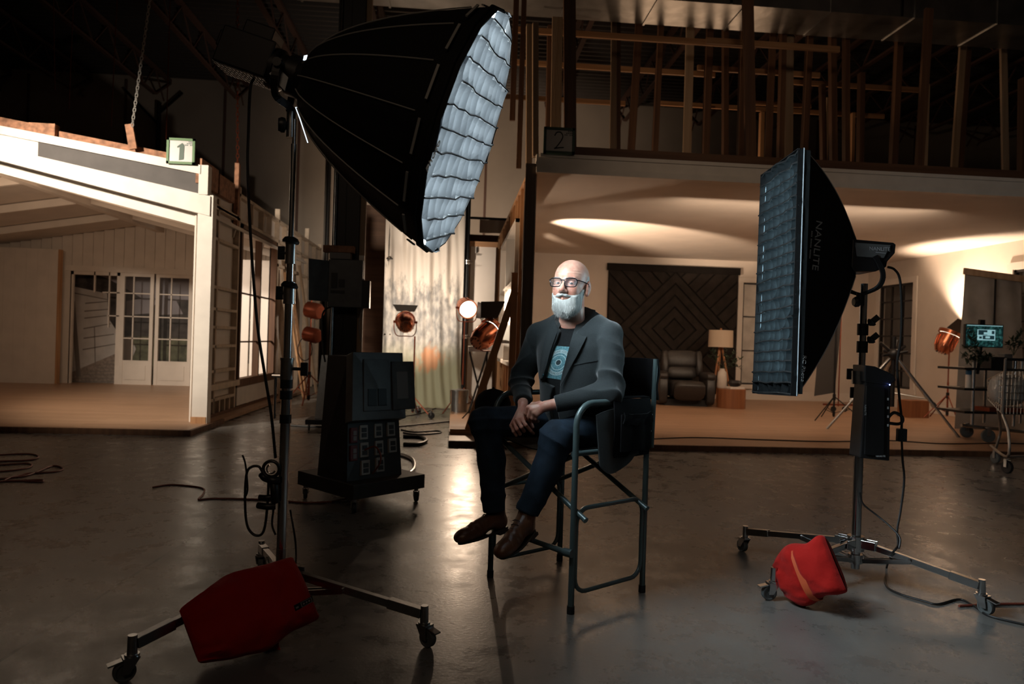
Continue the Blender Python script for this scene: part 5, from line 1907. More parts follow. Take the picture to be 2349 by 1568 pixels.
def fabric_grid(mb, origin, e1, e2, n, w1, w2, inside, d, rnd, jit, n1, n2, seams=None, along=2):
    """egg-crate of cloth strips standing on a plane, d deep, nodes jittered"""
    P = {}
    for i in range(n1 + 1):
        for j in range(n2 + 1):
            u, v = -w1 / 2 + w1 * i / n1, -w2 / 2 + w2 * j / n2
            jt = e1 * rnd.uniform(-jit, jit) + e2 * rnd.uniform(-jit, jit)
            a = origin + e1 * u + e2 * v
            P[i, j] = (a, a + n * (d * (1 + rnd.uniform(-.25, .1))) + jt, inside(u, v))
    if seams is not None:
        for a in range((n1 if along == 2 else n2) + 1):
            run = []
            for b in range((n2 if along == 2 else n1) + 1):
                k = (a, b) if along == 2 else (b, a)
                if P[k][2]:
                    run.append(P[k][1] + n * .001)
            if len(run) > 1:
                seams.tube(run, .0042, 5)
    for i in range(n1 + 1):
        for j in range(n2 + 1):
            for di, dj in ((1, 0), (0, 1)):
                q = (i + di, j + dj)
                if q not in P or not (P[i, j][2] and P[q][2]):
                    continue
                a0, a1 = P[i, j][0], P[i, j][1]
                b0, b1 = P[q][0], P[q][1]
                seg = 3
                bow = (e2 if di else e1) * rnd.uniform(-jit, jit) * 1.3
                vs, fs = [], []
                for s in range(seg + 1):
                    f = s / seg
                    k = 4 * f * (1 - f)
                    vs += [a0.lerp(b0, f), a0.lerp(b0, f).lerp(a1.lerp(b1, f), .5) + bow * k * .5, a1.lerp(b1, f) + bow * k - n * (d * .08 * k)]
                for s in range(seg):
                    o = s * 3
                    fs += [(o, o + 3, o + 4, o + 1), (o + 1, o + 4, o + 5, o + 2)]
                mb.add(vs, fs)


def cloth_mat(name, col, tr=.4):
    m = bpy.data.materials.new(name)
    m.use_nodes = True
    nt = m.node_tree
    b = nt.nodes['Principled BSDF']
    b.inputs['Base Color'].default_value = (*col, 1)
    b.inputs['Roughness'].default_value = .9
    t_ = nt.nodes.new('ShaderNodeBsdfTranslucent')
    t_.inputs[0].default_value = (*col, 1)
    mx = nt.nodes.new('ShaderNodeMixShader')
    mx.inputs[0].default_value = tr
    nt.links.new(b.outputs[0], mx.inputs[1])
    nt.links.new(t_.outputs[0], mx.inputs[2])
    nt.links.new(mx.outputs[0], nt.nodes['Material Output'].inputs[0])
    return m


M['key_grid'] = cloth_mat('key_grid_cloth', (.016, .018, .020), .35)
g = MB()
rnd = random.Random(3)
sm1 = MB()
# turn the cell rows so that they run level with the rim tabs
def _pj(p):
    v = p - V((0, 0, CAM_H))
    d_ = v.dot(cf_)
    return v.dot(cr_) / d_, -v.dot(cu_) / d_


_best = None
for _k in range(0, 180, 2):
    _d = ks2 * math.cos(R(_k)) + ks1 * math.sin(R(_k))
    _a, _b = _pj(KF), _pj(KF + _d * .1)
    _sl = math.degrees(math.atan2(_b[1] - _a[1], _b[0] - _a[0])) % 180
    if _best is None or abs(_sl - 16) < _best[0]:
        _best = (abs(_sl - 16), _d)
gr2 = _best[1].normalized()
gr1 = KA.cross(gr2).normalized()
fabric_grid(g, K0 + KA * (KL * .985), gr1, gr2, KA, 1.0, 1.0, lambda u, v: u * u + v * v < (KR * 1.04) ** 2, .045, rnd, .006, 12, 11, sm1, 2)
# clip outliers to the rim circle
cc0 = K0 + KA * KL
for gg in (g, sm1):
    for i, p in enumerate(gg.v):
        h = (p - cc0).dot(KA)
        rad = (p - cc0) - KA * h
        if rad.length > KR * .985:
            gg.v[i] = cc0 + KA * h + rad.normalized() * KR * .985
M['seam_shade'] = mat('dark_seam_shade', (.006, .007, .008), .8)  # seam lines as added dark tubes, shade between cells put into colour
sm1.build('grid_seam_shade', M['seam_shade'], sb_)
g.build('fabric_grid', M['key_grid'], sb_)
# signature lettering at the rim
lg = MB()
def rim_pt(px, py):
    k = ray(px, py)
    o = V((0, 0, CAM_H))
    q = K0 + KA * (KL * 1.075)
    return o + k * ((q - o).dot(KA) / k.dot(KA))


tr_ = (rim_pt(991, 345) - rim_pt(979, 373)).normalized()
tu_ = KA.cross(tr_)
add_text(lg, 'Photo', .05, rim_pt(994, 357), tr_, tu_ * 2.4 if tu_.dot(cr_) < 0 else -tu_, .002)
lg.build('rim_lettering', M['white_trim'], sb_)

# --- key lamp head
hp = K0 - KA * .02
kh = thing('key_lamp_head', 'black studio lamp head with yoke behind the octagonal softbox', 'studio lamp', khead)
side = KA.cross(cf_).normalized()
rotm = Matrix((KA, cf_, side)).transposed()
hd1 = MB()
hd1.cyl(hp - KA * .14, hp + KA * .0, .07, 24)
hd1.lathe([(.07, -.14), (.085, -.13), (.085, -.10), (.07, -.09)], hp, KA, 24)
hd1.cyl(hp - KA * .05, hp + KA * .012, .084, 24)
hd1.build('light_engine', M['black_plastic'], kh, smooth=True)
bx = hp - KA * .25 + side * -.03 * (1 if side.z > 0 else -1)
up_ = side if side.z > 0 else -side
hb2 = MB().box(hp - KA * .235 + up_ * .01, (.23, .17, .155), rotm)
hb2.box(hp - KA * .22 + up_ * .11, (.13, .12, .07), rotm)
hb2.box(hp - KA * .345 + up_ * .035, (.05, .13, .07), rotm)
hbo = hb2.build('housing', M['black_plastic'], kh, bevel=.008)
M['mesh_grille'] = mat('perforated_grille', (.10, .10, .10), .4, .5)
gm = MB()
for i in range(14):
    for j in range(5):
        gm.box(hp - KA * (.335 - .0165 * i) - up_ * .0715 + cf_ * (-.07 + .03 * j), (.009, .018, .003), rotm)
gm.build('grille', M['mesh_grille'], kh)
M['white_plate'] = mat('pale_enamel_plate', (.55, .58, .6), .4)
MB().prism([hp - KA * .075 - cf_ * .09 - up_ * .01, hp - KA * .02 - cf_ * .09 - up_ * .035, hp - KA * .015 - cf_ * .09 - up_ * .09, hp - KA * .10 - cf_ * .09 - up_ * .045], cf_ * .004).build('side_plate', M['white_plate'], kh)
# yoke: U bracket from the axle down to the stand spigot
yk = MB()
axl = hp - KA * .07
dn = khead + V((0, 0, .03))
for s in (-1, 1):
    pts = smooth_path([axl + cf_ * (.105 * s) + V((0, 0, .02)), axl + cf_ * (.11 * s) + V((-.012, 0, -.06)), (axl + cf_ * (.085 * s)).lerp(dn + cf_ * (.085 * s), .75) + V((-.03, 0, 0)), dn + cf_ * (.03 * s) + V((0, 0, .015)), dn], 6)
    for i in range(len(pts) - 1):
        yk.bar(pts[i], pts[i + 1] + (pts[i + 1] - pts[i]).normalized() * .003, .030, .010, cf_)
yk.build('yoke', M['black_metal'], kh, smooth=True)
MB().cyl(axl - cf_ * .13, axl + cf_ * .13, .018, 14).build('axle', M['black_plastic'], kh, smooth=True)
MB().cyl(dn + V((0, 0, .012)), khead + V((0, 0, -.075)), .019, 16).build('spigot', M['steel'], kh, smooth=True)
MB().lathe([(.012, 0), (.030, .006), (.033, .02), (.026, .034), (0, .036)], khead + V((-.018, 0, -.025)), (-1, -.25, 0), 14).build('tilt_knob', M['black_plastic'], kh, smooth=True)
# lit slots where lamp meets softbox
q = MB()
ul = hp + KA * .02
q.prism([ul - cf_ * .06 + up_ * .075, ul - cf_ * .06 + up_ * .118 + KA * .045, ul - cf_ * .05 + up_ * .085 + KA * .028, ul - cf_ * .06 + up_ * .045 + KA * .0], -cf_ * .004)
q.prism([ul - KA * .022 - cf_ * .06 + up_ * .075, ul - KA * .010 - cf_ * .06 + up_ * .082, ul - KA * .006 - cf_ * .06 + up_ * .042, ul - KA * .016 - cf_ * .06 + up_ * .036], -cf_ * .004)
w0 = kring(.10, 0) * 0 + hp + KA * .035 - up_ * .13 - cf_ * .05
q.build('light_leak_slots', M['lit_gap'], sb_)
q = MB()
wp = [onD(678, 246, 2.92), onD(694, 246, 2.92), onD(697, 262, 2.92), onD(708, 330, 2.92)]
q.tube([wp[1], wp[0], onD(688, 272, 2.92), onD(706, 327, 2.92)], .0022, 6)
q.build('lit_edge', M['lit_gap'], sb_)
MB().prism([onD(680, 248, 2.925), onD(693, 248, 2.925), onD(696, 290, 2.925)], cf_ * .003).build('cloth_flap', M['soft_black'], sb_)

cable('power_cable', [onD(600, 176, 2.9), onD(584, 180, 2.9), onD(574, 205, 2.9), onD(570, 300, 2.93), onD(568, 390, 2.93), onD(576, 560, 2.93), onD(590, 740, 2.93), onD(606, 850, 2.93), onD(622, 950, 2.95), onD(632, 1050, 2.97)], .0062, M['cord_black'], 'black cable hanging from the key lamp head beside its stand', k=8)
MB().cyl(onD(609, 176, 2.9), onD(595, 175, 2.9), .008, 10).build('cable_plug', M['chrome'], kh, smooth=True)
cable('safety_cord', [onD(622, 172, 2.9), onD(617, 190, 2.9), onD(616, 203, 2.9)], .002, M['piping'], 'short thin cord with a toggle hanging below the key lamp head', 'cord')
# cable bundle with clamp low on the key stand
cl_ = thing('cable_clamp_bundle', 'black clamp and coiled cable bundle low on the key light stand', 'cable bundle', onD(625, 1140, 2.95))
MB().tube([onD(622, 1075, 2.95) + cr_ * .033 * math.cos(a) + cu_ * .033 * math.sin(a) for a in [i * math.pi / 10 for i in range(20)]], .007, 8, closed=True).build('clamp_ring', M['black_plastic'], cl_, smooth=True)
MB().tube([onD(622, 1075, 2.95) + cr_ * .018 * math.cos(a) + cu_ * .018 * math.sin(a) for a in [i * math.pi / 8 for i in range(5, 16)]], .004, 6).build('steel_jaw', M['chrome'], cl_, smooth=True)
q = MB()
for (a, b, r_) in (((600, 1088), (612, 1098), .014), ((612, 1096), (640, 1102), .017), ((628, 1105), (632, 1150), .018), ((596, 1140), (630, 1138), .012), ((592, 1158), (632, 1160), .014)):
    q.tube(smooth_path([onD(*a, 2.95), onD((a[0] + b[0]) / 2, (a[1] + b[1]) / 2 + 2, 2.94), onD(*b, 2.95)], 4), r_, 10)
q.build('connector', M['black_plastic'], cl_, smooth=True)
cable('hanging_cable', [onD(px, py, 2.94) for px, py in ((632, 1108), (604, 1084), (594, 1070), (578, 1070), (566, 1085), (562, 1140), (566, 1200), (580, 1224), (598, 1226), (608, 1205), (614, 1150), (616, 1105))], .0055, M['cord_black'], 'looped black cable hanging from the clamp on the key light stand', k=8)
cable('hanging_cable', [onD(px, py, 2.94) for px, py in ((556, 1043), (563, 1065), (568, 1120), (562, 1140))], .004, M['cord_black'], 'loose black cable end sticking up left of the clamp bundle', k=8)
cable('hanging_cable', [onD(px, py, 2.96) for px, py in ((630, 1150), (624, 1200), (632, 1226))] , .0045, M['cord_black'], 'short black cable behind the key stand pole below the clamp', k=8)
cable('floor_cable', [KB + V((.02, .05, .45)), KB + V((.04, .08, .3)), onZ(668, 1310, .01) + V((0, .1, 0)), onZ(672, 1330, .008)], .0045, M['cord_black'], 'black cable dropping behind the key stand hub to the floor', k=8)

# --- sandbags
def sandbag(name, c, ax, up, ln, wd, th, label, strap=True, seed=0, droop=.0, twist=.0):
    c, ax, up = V(c), V(ax).normalized(), V(up)
    sd = up.cross(ax).normalized()
    up = ax.cross(sd).normalized()
    t = thing(name, label, 'sandbag', (c.x, c.y, max(0, c.z - th)))
    b = MB()
    nu, nv = 70, 64
    def f(u, v):
        a = (u - .5) * 2
        ang = v * 2 * math.pi
        env = (1 - abs(a) ** 5) ** .55
        e = 1 - .16 * math.exp(-((a - .0) / .09) ** 2) if strap else 1
        cs, sn = math.cos(ang), math.sin(ang)
        gth = max(0, -a - .45) / .55
        w_ = wd / 2 * (abs(cs) ** .72) * math.copysign(1, cs) * (.84 + .16 * env) * (1 - .24 * gth ** 1.5)
        w_ += .010 * math.sin(a * 5 + seed) * cs
        h_ = th / 2 * (abs(sn) ** .85) * math.copysign(1, sn) * (env * .94 + .06) * e
        p = c + ax * (a * ln / 2) + sd * w_ + up * h_
        nn = noise.noise(p * 9 + V((seed, 0, 0))) * .024 + noise.noise(V((p.x * 26, p.y * 12, p.z * 30 + seed))) * .008 + .010 * gth * math.sin(ang * 11 + 2 * noise.noise(p * 8))
        p += up * nn * env * (1 if sn >= 0 else .6) - V((0, 0, 1)) * droop * a * a
        return p + sd * noise.noise(p * 7 + V((0, seed, 0))) * .018 * env
    b.grid(f, nu, nv)
    bo = b.build('bag', M['sand_red'], t, smooth=True)
    if strap:
        s = MB()
        def g_(u, v):
            ang = u * 2 * math.pi
            cs, sn = math.cos(ang), math.sin(ang)
            return c + ax * ((v - .5) * .034 + .012 * math.sin(ang)) + sd * (wd / 2 * 1.0 * abs(cs) ** .75 * math.copysign(1, cs)) + up * (th / 2 * .92 * abs(sn) ** .85 * math.copysign(1, sn) + .012 * abs(sn))
        s.grid(g_, 40, 2, .002)
        s.build('strap', M['strap_orange'], t, smooth=True)
    return t, sd, up


# right sandbag lies over the front-left leg of the right stand
bc = onD(1852, 1312, 3.33)
bc.z = max(bc.z, .12)
sbr, _s, _u2 = sandbag('red_sandbag', bc, onD(1912, 1288, 3.30) - onD(1795, 1325, 3.50), (-.15, -.9, .45), .31, .26, .15, 'bright red sandbag with an orange strap on the right stand leg', seed=3)
# left sandbag hangs over the key stand leg
bc2 = onD(575, 1398, 2.70)
sbl, _s, _u2 = sandbag('red_sandbag', bc2, onD(690, 1345, 2.84) - onD(452, 1445, 2.56), (0.2, -.8, .55), .46, .30, .13, 'dark red sandbag slung over the key light stand leg', seed=8, strap=False)
q = MB()
q.grid(lambda u, v: onD(1, 1, 1) * 0 + onD(612 + 34 * u + 6 * math.sin(v * 6), 1428 + 62 * v, 2.72 - .02 * v), 6, 10, .003)
q.build('hanging_strap', M['sand_red'], sbl, smooth=True)
q = MB()
q.grid(lambda u, v: onD(510 + 26 * u, 1480 + 42 * v + 6 * math.sin(u * 3), 2.70), 5, 6, .003)
q.build('hanging_strap', M['sand_red'], sbl, smooth=True)
lb2 = [onD(674, 1388, 2.66), onD(716, 1366, 2.70), onD(719, 1379, 2.70), onD(678, 1401, 2.66)]
pt_ = MB().prism(lb2, -cf_ * .002)
pt_.build('sewn_label', M['black_fabric'], sbl)
tm_ = MB()
lx, ly = (lb2[1] - lb2[0]), (lb2[3] - lb2[0])
for u0, u1, v0, v1 in ((.36, .95, .08, .16), (.36, .95, .84, .92), (.36, .40, .16, .84), (.91, .95, .16, .84), (.46, .56, .35, .65), (.62, .70, .35, .65), (.76, .85, .35, .65), (.08, .22, .4, .7)):
    a_ = lb2[0] - cf_ * .003
    tm_.add([a_ + lx * u0 + ly * v0, a_ + lx * u1 + ly * v0, a_ + lx * u1 + ly * v1, a_ + lx * u0 + ly * v1], [(0, 1, 2, 3)])
tm_.build('label_print', M['label_grey'], sbl)

# --- right stand with strip softbox
SB = V((2.12, 3.54, 0))
SCs = [(2.49, 3.12), (1.56, 3.28), (2.12 - .38, 3.54 + .50)]
rs_ = thing('strip_light_stand', 'chrome roller stand carrying the tall strip softbox', 'light stand', SB)
zr = lambda py: onY(1966, py, SB.y).z
roller_stand(rs_, SB, [(.1, zr(860), .0235, 'chrome'), (zr(900), zr(650), .018, 'chrome'), (zr(660), zr(560) * 0 + zr(715), .015, 'steel'), (zr(730), zr(672), .011, 'chrome')], SCs, chrome='chrome', knobs=[(zr(900), 180, .02, .029), (zr(858), 175, .055, .026)])
wheels_of(rs_, SCs, SB)
for py in (755, 795):
    MB().cyl(SB + V((0, 0, zr(py) - .03)), SB + V((0, 0, zr(py) + .03)), .027, 20).build('lock_collar', M['black_metal'], rs_, smooth=True)
for py in (738, 778):
    q = MB()
    c = SB + V((.035, -.02, zr(py)))
    q.lathe([(.006, -.02), (.022, -.006), (.024, .004), (.010, .012)], c, (.7, -.3, .9), 12)
    q.bar(c, c + V((.03, -.01, .03)), .01, .03)
    q.build('wing_knob', M['black_plastic'], rs_, smooth=True)

# strip softbox shell
Pa, Pb, Pc, Pd = onD(1845, 340, 3.40), onD(1828, 907, 3.40), onD(1738, 902, 3.86), onD(1757, 402, 3.86)
sc_c = (Pa + Pb + Pc + Pd) / 4
e_h = ((Pa - Pd) + (Pb - Pc)).normalized()          # across the short side, towards camera
e_v = ((Pa - Pb) + (Pd - Pc)).normalized()          # up
sn_ = e_v.cross(e_h).normalized()
if sn_.x > 0:
    sn_ = -sn_
apex = onD(1950, 598, 3.68)
ss = thing('strip_softbox', 'tall narrow black strip softbox with blue-grey fabric grid on the right', 'softbox', (sc_c.x, sc_c.y, Pb.z))
corners = [Pa, Pb, Pc, Pd]
ap = []
for k, (sa, sb2) in enumerate(((1, 1), (1, -1), (-1, -1), (-1, 1))):
    ap.append(apex + e_h * .06 * sa + e_v * .09 * sb2)


def sring(s):
    """s 0 at the face, 1 at the speed ring; sides bow outwards like bent rods"""
    out = []
    for k in range(4):
        p = corners[k].lerp(ap[k], s)
        p += -sn_ * (.012 * math.sin(math.pi * s)) + (corners[k] - sc_c) * (.05 * math.sin(math.pi * s))
        out.append(p)
    res = []
    for k in range(4):
        a, b = out[k], out[(k + 1) % 4]
        n = 8
        for j in range(n):
            f = j / n
            p = a.lerp(b, f)
            c = apex * 0 + (sum(out, V((0, 0, 0))) / 4)
            p = c + (p - c) * (1 - .05 * math.sin(math.pi * f) * math.sin(math.pi * min(1, s * 1.2)))
            res.append(p)
    return res


rings2 = [sring(i / 16) for i in range(17)]
sso = MB().loft(rings2, cap=False).build('shell', M['soft_black'], ss, smooth=True)
M['silver_piping'] = mat('silver_edge_piping', (.30, .36, .40), .5)
q = MB()
for k in range(4):
    q.tube([corners[k], corners[(k + 1) % 4]], .0035, 6)
q.build('edge_piping', M['silver_piping'], sso, smooth=True)
for k in range(4):
    q = MB().tube([rings2[i][k * 8] - sn_ * -.002 + (rings2[i][k * 8] - sc_c).normalized() * .002 for i in range(17)], .0024, 5)
    q.build('rib_seam', M['silver_piping'] if k in (1,) else M['piping'], sso, smooth=True)
STRIP_E = 9.0
M['strip_diffuser'] = emis('strip_diffuser', (.60, .88, 1.0), STRIP_E)
MB().add([corners[k].lerp(ap[k], .13) for k in range(4)], [(0, 1, 2, 3)]).build('diffuser', M['strip_diffuser'], ss)
M['strip_grid'] = cloth_mat('strip_grid_cloth', (.016, .021, .024), .4)
M['strip_grid_edge'] = M['soft_black']
g = MB()
sm2 = MB()
w1 = ((Pa - Pd).length + (Pb - Pc).length) / 2 * .995
w2 = ((Pa - Pb).length + (Pd - Pc).length) / 2 * .985
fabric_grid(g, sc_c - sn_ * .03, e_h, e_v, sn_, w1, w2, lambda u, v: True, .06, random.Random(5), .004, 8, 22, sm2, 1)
g.build('fabric_grid', M['strip_grid'], ss)
sm2.build('grid_seam_shade', M['seam_shade'], ss)
q = MB()
rimw = []
for k in range(4):
    a, b = corners[k], corners[(k + 1) % 4]
    q.prism([a, b, b + sn_ * .03, a + sn_ * .03], (sc_c - (a + b) / 2).normalized() * .003)
q.build('rim', M['soft_black'], ss)
# lettering on the side panel facing us
M['logo_grey'] = mat('printed_grey_lettering', (.33, .35, .36), .6)


def side_pt(u, s):
    """point on the camera-side panel: u up fraction 0..1, s towards the lamp"""
    r_ = sring(s)
    return r_[8 * 0].lerp(r_[8 * 1], 1 - u)


nlt = (side_pt(.5, .42) - side_pt(.5, .38)).normalized()
lt = MB()
cpt = onD(1873, 564, 3.0)
def on_side(px, py):
    """where a view ray meets the camera-side panel plane"""
    a, b, c = side_pt(.55, .18), side_pt(.45, .18), side_pt(.5, .34)
    n = (b - a).cross(c - a).normalized()
    k = ray(px, py)
    o = V((0, 0, CAM_H))
    return o + k * ((a - o).dot(n) / k.dot(n)), n


o1, npan = on_side(1871, 563)
if npan.dot(cf_) > 0:
    npan = -npan
dnv = (on_side(1868, 610)[0] - on_side(1876, 515)[0]).normalized()
rgt = npan.cross(dnv).normalized()
add_text(lt, 'NANLITE', .060, o1 + npan * .008, dnv, -rgt if rgt.dot(cr_) < 0 else rgt, .0015)
o2, _ = on_side(1857, 562)
for k_ in range(18):
    if k_ not in (4, 11):
        lt.bar(o2 + npan * .008 + dnv * (.0075 * (k_ - 9)), o2 + npan * .008 + dnv * (.0075 * (k_ - 9) + .005), .0015, .007, rgt)
lt.build('printed_logo', M['logo_grey'], ss)
lt = MB()
o3, _ = on_side(1839, 845)
add_text(lt, 'RC Photo', .032, o3 + npan * .012, dnv, -rgt if rgt.dot(cr_) < 0 else rgt, .001)
lt.build('rim_lettering', M['logo_grey'], ss)

# strip lamp head
hh_ = onD(2003, 592, 3.66)
sh3 = thing('strip_lamp_head', 'black wedge-shaped lamp head with yoke behind the strip softbox', 'studio lamp', hh_)
D0 = 3.66
def hprism(pts, d0, d1):
    return [onD(x, y, d0) for x, y in pts], cf_ * (d1 - d0)


q = MB()
pts, dv = hprism(((1956, 548), (2050, 556), (2056, 560), (2054, 580), (2036, 600), (2034, 612), (2010, 622), (1960, 622), (1953, 612)), D0 - .09, D0 + .09)
q.prism(pts, dv)
q.build('housing', M['black_plastic'], sh3, bevel=.006)
q = MB()
pts, dv = hprism(((1962, 556), (2044, 562), (2028, 592), (1966, 588)), D0 - .097, D0 - .09)
q.prism(pts, dv)
q.build('side_panel', M['grey_box'], sh3, bevel=.002)
lt = MB()
add_text(lt, 'NANLITE', .026, onD(2018, 571, D0 - .099), cr_ * 1 - cu_ * .05, cu_, .001)
for k_ in range(9):
    lt.bar(onD(2009 + 2.6 * k_, 578 + .3 * k_, D0 - .099), onD(2010.6 + 2.6 * k_, 578.2 + .3 * k_, D0 - .099), .001, .004, cu_)
lt.build('printed_logo', M['logo_grey'], sh3)
q = MB().cyl(onD(1952, 590, D0), onD(1966, 588, D0), .085, 20)
q.build('mount_ring', M['black_metal'], sh3, smooth=True)
q = MB()
for s in (-1, 1):
    pts = smooth_path([onD(1984 , 592, D0) + cf_ * .1 * s, onD(1984 + (18 if s < 0 else -22), 630, D0) + cf_ * .1 * s, onD(1976 + (22 if s < 0 else -18), 660, D0) + cf_ * .075 * s, onD(1974, 676, D0) + cf_ * .0 * s], 6)
    for i in range(len(pts) - 1):
        q.bar(pts[i], pts[i + 1] + (pts[i + 1] - pts[i]) * .1, .012, .022, cr_)
q.build('yoke', M['black_metal'], sh3, smooth=True)
MB().cyl(onD(1974, 672, D0), onD(1973, 700, D0), .020, 14).build('spigot', M['black_metal'], sh3, smooth=True)
MB().lathe([(.012, 0), (.026, .006), (.028, .02), (.02, .032)], onD(1972, 692, D0 - .0), -cr_, 14).build('tilt_knob', M['black_plastic'], sh3, smooth=True)
cable('dangling_toggle', [onD(2028, 620, 3.6), onD(2028, 632, 3.6)], .002, M['cord_black'], 'tiny toggle cord below the strip lamp head', 'cord')
MB().sphere(onD(2028, 636, 3.6), .009, 8).build('toggle_ball', M['black_plastic'], sh3, smooth=True)

# ballast box on the stand
q = thing('power_supply', 'black power supply box with handle hanging on the strip light stand', 'power supply', onD(2010, 1056, 3.6))
pts = [(1984, 852), (1992, 838), (2040, 848), (2048, 870), (2044, 1056), (1976, 1050), (1980, 900)]
MB().prism([onD(x, y, 3.55) for x, y in ((1986, 872), (2044, 880), (2041, 1057), (1973, 1050))], cf_ * .12).build('box_body', M['black_plastic'], q, bevel=.006)
MB().prism([onD(x, y, 3.545) for x, y in ((1984, 837), (2008, 840), (2050, 858), (2057, 872), (2040, 884), (1984, 876))], cf_ * .13).build('top_housing', M['black_plastic'], q, bevel=.006)
MB().prism([onD(x, y, 3.54) for x, y in ((1988, 884), (2030, 888), (2028, 1046), (1984, 1042))], cf_ * .012).build('ribbed_panel', M['grey_rubber'] if 0 else M['black_metal'], q, bevel=.002)
bl_ = emis('blue_led', (.15, .25, 1), 12)
MB().sphere(onD(2041, 882, 3.535), .0035, 8).build('status_light', bl_, q)
lt = MB()
add_text(lt, 'NANLITE', .013, onD(1985, 940, 3.535), -cu_, cr_, .001)
add_text(lt, 'NANLITE', .012, onD(2020, 1046, 3.535), cr_, cu_, .001)
for py in (915, 935, 955, 975):
    lt.box(onD(2037, py, 3.535), (.008, .001, .012))
lt.build('printed_logo', M['logo_grey'], q)
q2 = MB()
q2.cyl(onD(1968, 862, 3.62), onD(1994, 858, 3.62), .016, 12).cyl(onD(1968, 850, 3.62), onD(1968, 880, 3.62), .03, 14)
q2.build('clamp', M['steel'], q, smooth=True)
cable('lamp_cable', [onD(px, py, 3.6) for px, py in ((2036, 612), (2052, 618), (2064, 640), (2068, 700), (2066, 780), (2058, 830), (2062, 900), (2068, 960), (2068, 985))], .0062, M['cord_black'], 'black cable looping from the strip lamp head past the power supply', k=8)
cable('lamp_cable', [onD(px, py, 3.6) for px, py in ((2034, 962), (2050, 946), (2068, 954), (2070, 966), (2060, 972), (2040, 970))], .008, M['cord_black'], 'short thick black cable loop at the right side of the power supply', k=8)
cable('lamp_cable', [onD(2068, 985, 3.6), onD(2070, 1050, 3.6), onD(2074, 1100, 3.6), onD(2066, 1170, 3.58), onD(2058, 1215, 3.55), onD(2060, 1248, 3.5), onD(2048, 1268, 3.5), onZ(2034, 1300, .006), onZ(2032, 1340, .006), onZ(2060, 1360, .006), onZ(2120, 1378, .006), onZ(2152, 1385, .006), onZ(2200, 1374, .006), onZ(2236, 1390, .006), onZ(2270, 1412, .006), onZ(2360, 1434, .006)], .0055, M['cord_black'], 'long black cable dropping beside the strip light stand and running right', k=8)
MB().box(onD(2068, 997, 3.6), (.045, .03, .065)).build('inline_connector', M['black_plastic'], None, bevel=.005, label='black inline plug on the cable right of the power supply', cat='plug')
cable('lamp_cable', [onD(1972, 1128, 3.62), onD(1980, 1155, 3.62), onD(2010, 1180, 3.6), onD(2040, 1205, 3.55), onD(2064, 1232, 3.5), onD(2062, 1258, 3.48)], .0045, M['cord_black'], 'thin black cable leaving the stand pole to cross the hanging cable', k=8)
fc([(1978, 1270), (2000, 1284), (2030, 1290), (2048, 1278)], .005, 'cord_black', 'short black cable on the floor under the strip light stand hub')
fc([(2200, 1389), (2280, 1385), (2360, 1384)], .006, 'cord_red', 'dark red cable on the floor by the right caster')
# ------------------------------------------------------------------ director's chair
CA = R(214.6)
CF = V((math.cos(CA), math.sin(CA), 0))
CL = V((-CF.y, CF.x, 0))
CO = V((.585, 3.485, 0))


def cl_(s, t, z):
    """chair frame: s to the sitter's left, t forwards, z up"""
    return CO + CL * s + CF * t + V((0, 0, z))


ch = thing('directors_chair', 'tall folding director chair of grey-green tube with black canvas', 'chair', CO)
TR_ = .0125
for sg in (1, -1):
    s = .292 * sg
    path = [cl_(s, .24, .01), cl_(s, .24, .5), cl_(s, .24, .83)]
    for k in range(1, 7):
        a = k / 6 * math.pi / 2
        path.append(cl_(s, .24 - .10 * (1 - math.cos(a)), .83 + .10 * math.sin(a)))
    path.append(cl_(s, -.10, .93))
    for k in range(1, 7):
        a = k / 6 * math.pi / 2
        path.append(cl_(s, -.16 - .08 * math.sin(a), .93 - .08 * (1 - math.cos(a))))
    path += [cl_(s, -.24, .5), cl_(s, -.24, .01)]
    MB().tube(path, TR_ * 1.12, 14).build('side_tube', M['teal_metal'], ch, smooth=True)
    # rounded rectangular brace between the legs
    p2 = []
    y0, y1, z0, z1, rr = -.222, .222, .085, .46, .07
    for (cx_, cz_, a0) in ((y1 - rr, z1 - rr, 0), (y0 + rr, z1 - rr, 90), (y0 + rr, z0 + rr, 180), (y1 - rr, z0 + rr, 270)):
        for k in range(6):
            a = R(a0 + 90 * k / 5)
            p2.append(cl_(s, cx_ + rr * math.cos(a), cz_ + rr * math.sin(a)))
    MB().tube(p2, TR_ * .85, 12, closed=True).build('side_brace', M['teal_metal'], ch, smooth=True)
    for t_ in (.24, -.24):
        MB().cyl(cl_(s, t_, 0), cl_(s, t_, .035), TR_ * 1.35, 14).build('foot_cap', M['black_rubber'], ch, smooth=True)
    # seat rail
    MB().cyl(cl_(.262 * sg, .23, .70), cl_(.262 * sg, -.23, .70), TR_, 12).build('seat_rail', M['teal_metal'], ch, smooth=True)
    # back post
    MB().cyl(cl_(.295 * sg, -.272, .70), cl_(.295 * sg, -.285, 1.13), TR_, 12).cyl(cl_(.295 * sg, -.24, .78), cl_(.295 * sg, -.275, .78), .008, 8).cyl(cl_(.295 * sg, -.24, .86), cl_(.295 * sg, -.28, .86), .008, 8).build('back_post', M['teal_metal'], ch, smooth=True)
for t_ in (.205, -.205):
    for sg in (1, -1):
        o_ = .018 * sg
        MB().cyl(cl_(-.27 * sg, t_ + o_, .705), cl_(.345 * sg, t_ + o_, .425), TR_, 12).cyl(cl_(.345 * sg, t_ + o_, .425), cl_(.352 * sg, t_ + o_, .422), TR_ * 1.1, 12).build('cross_tube', M['teal_metal'], ch, smooth=True)
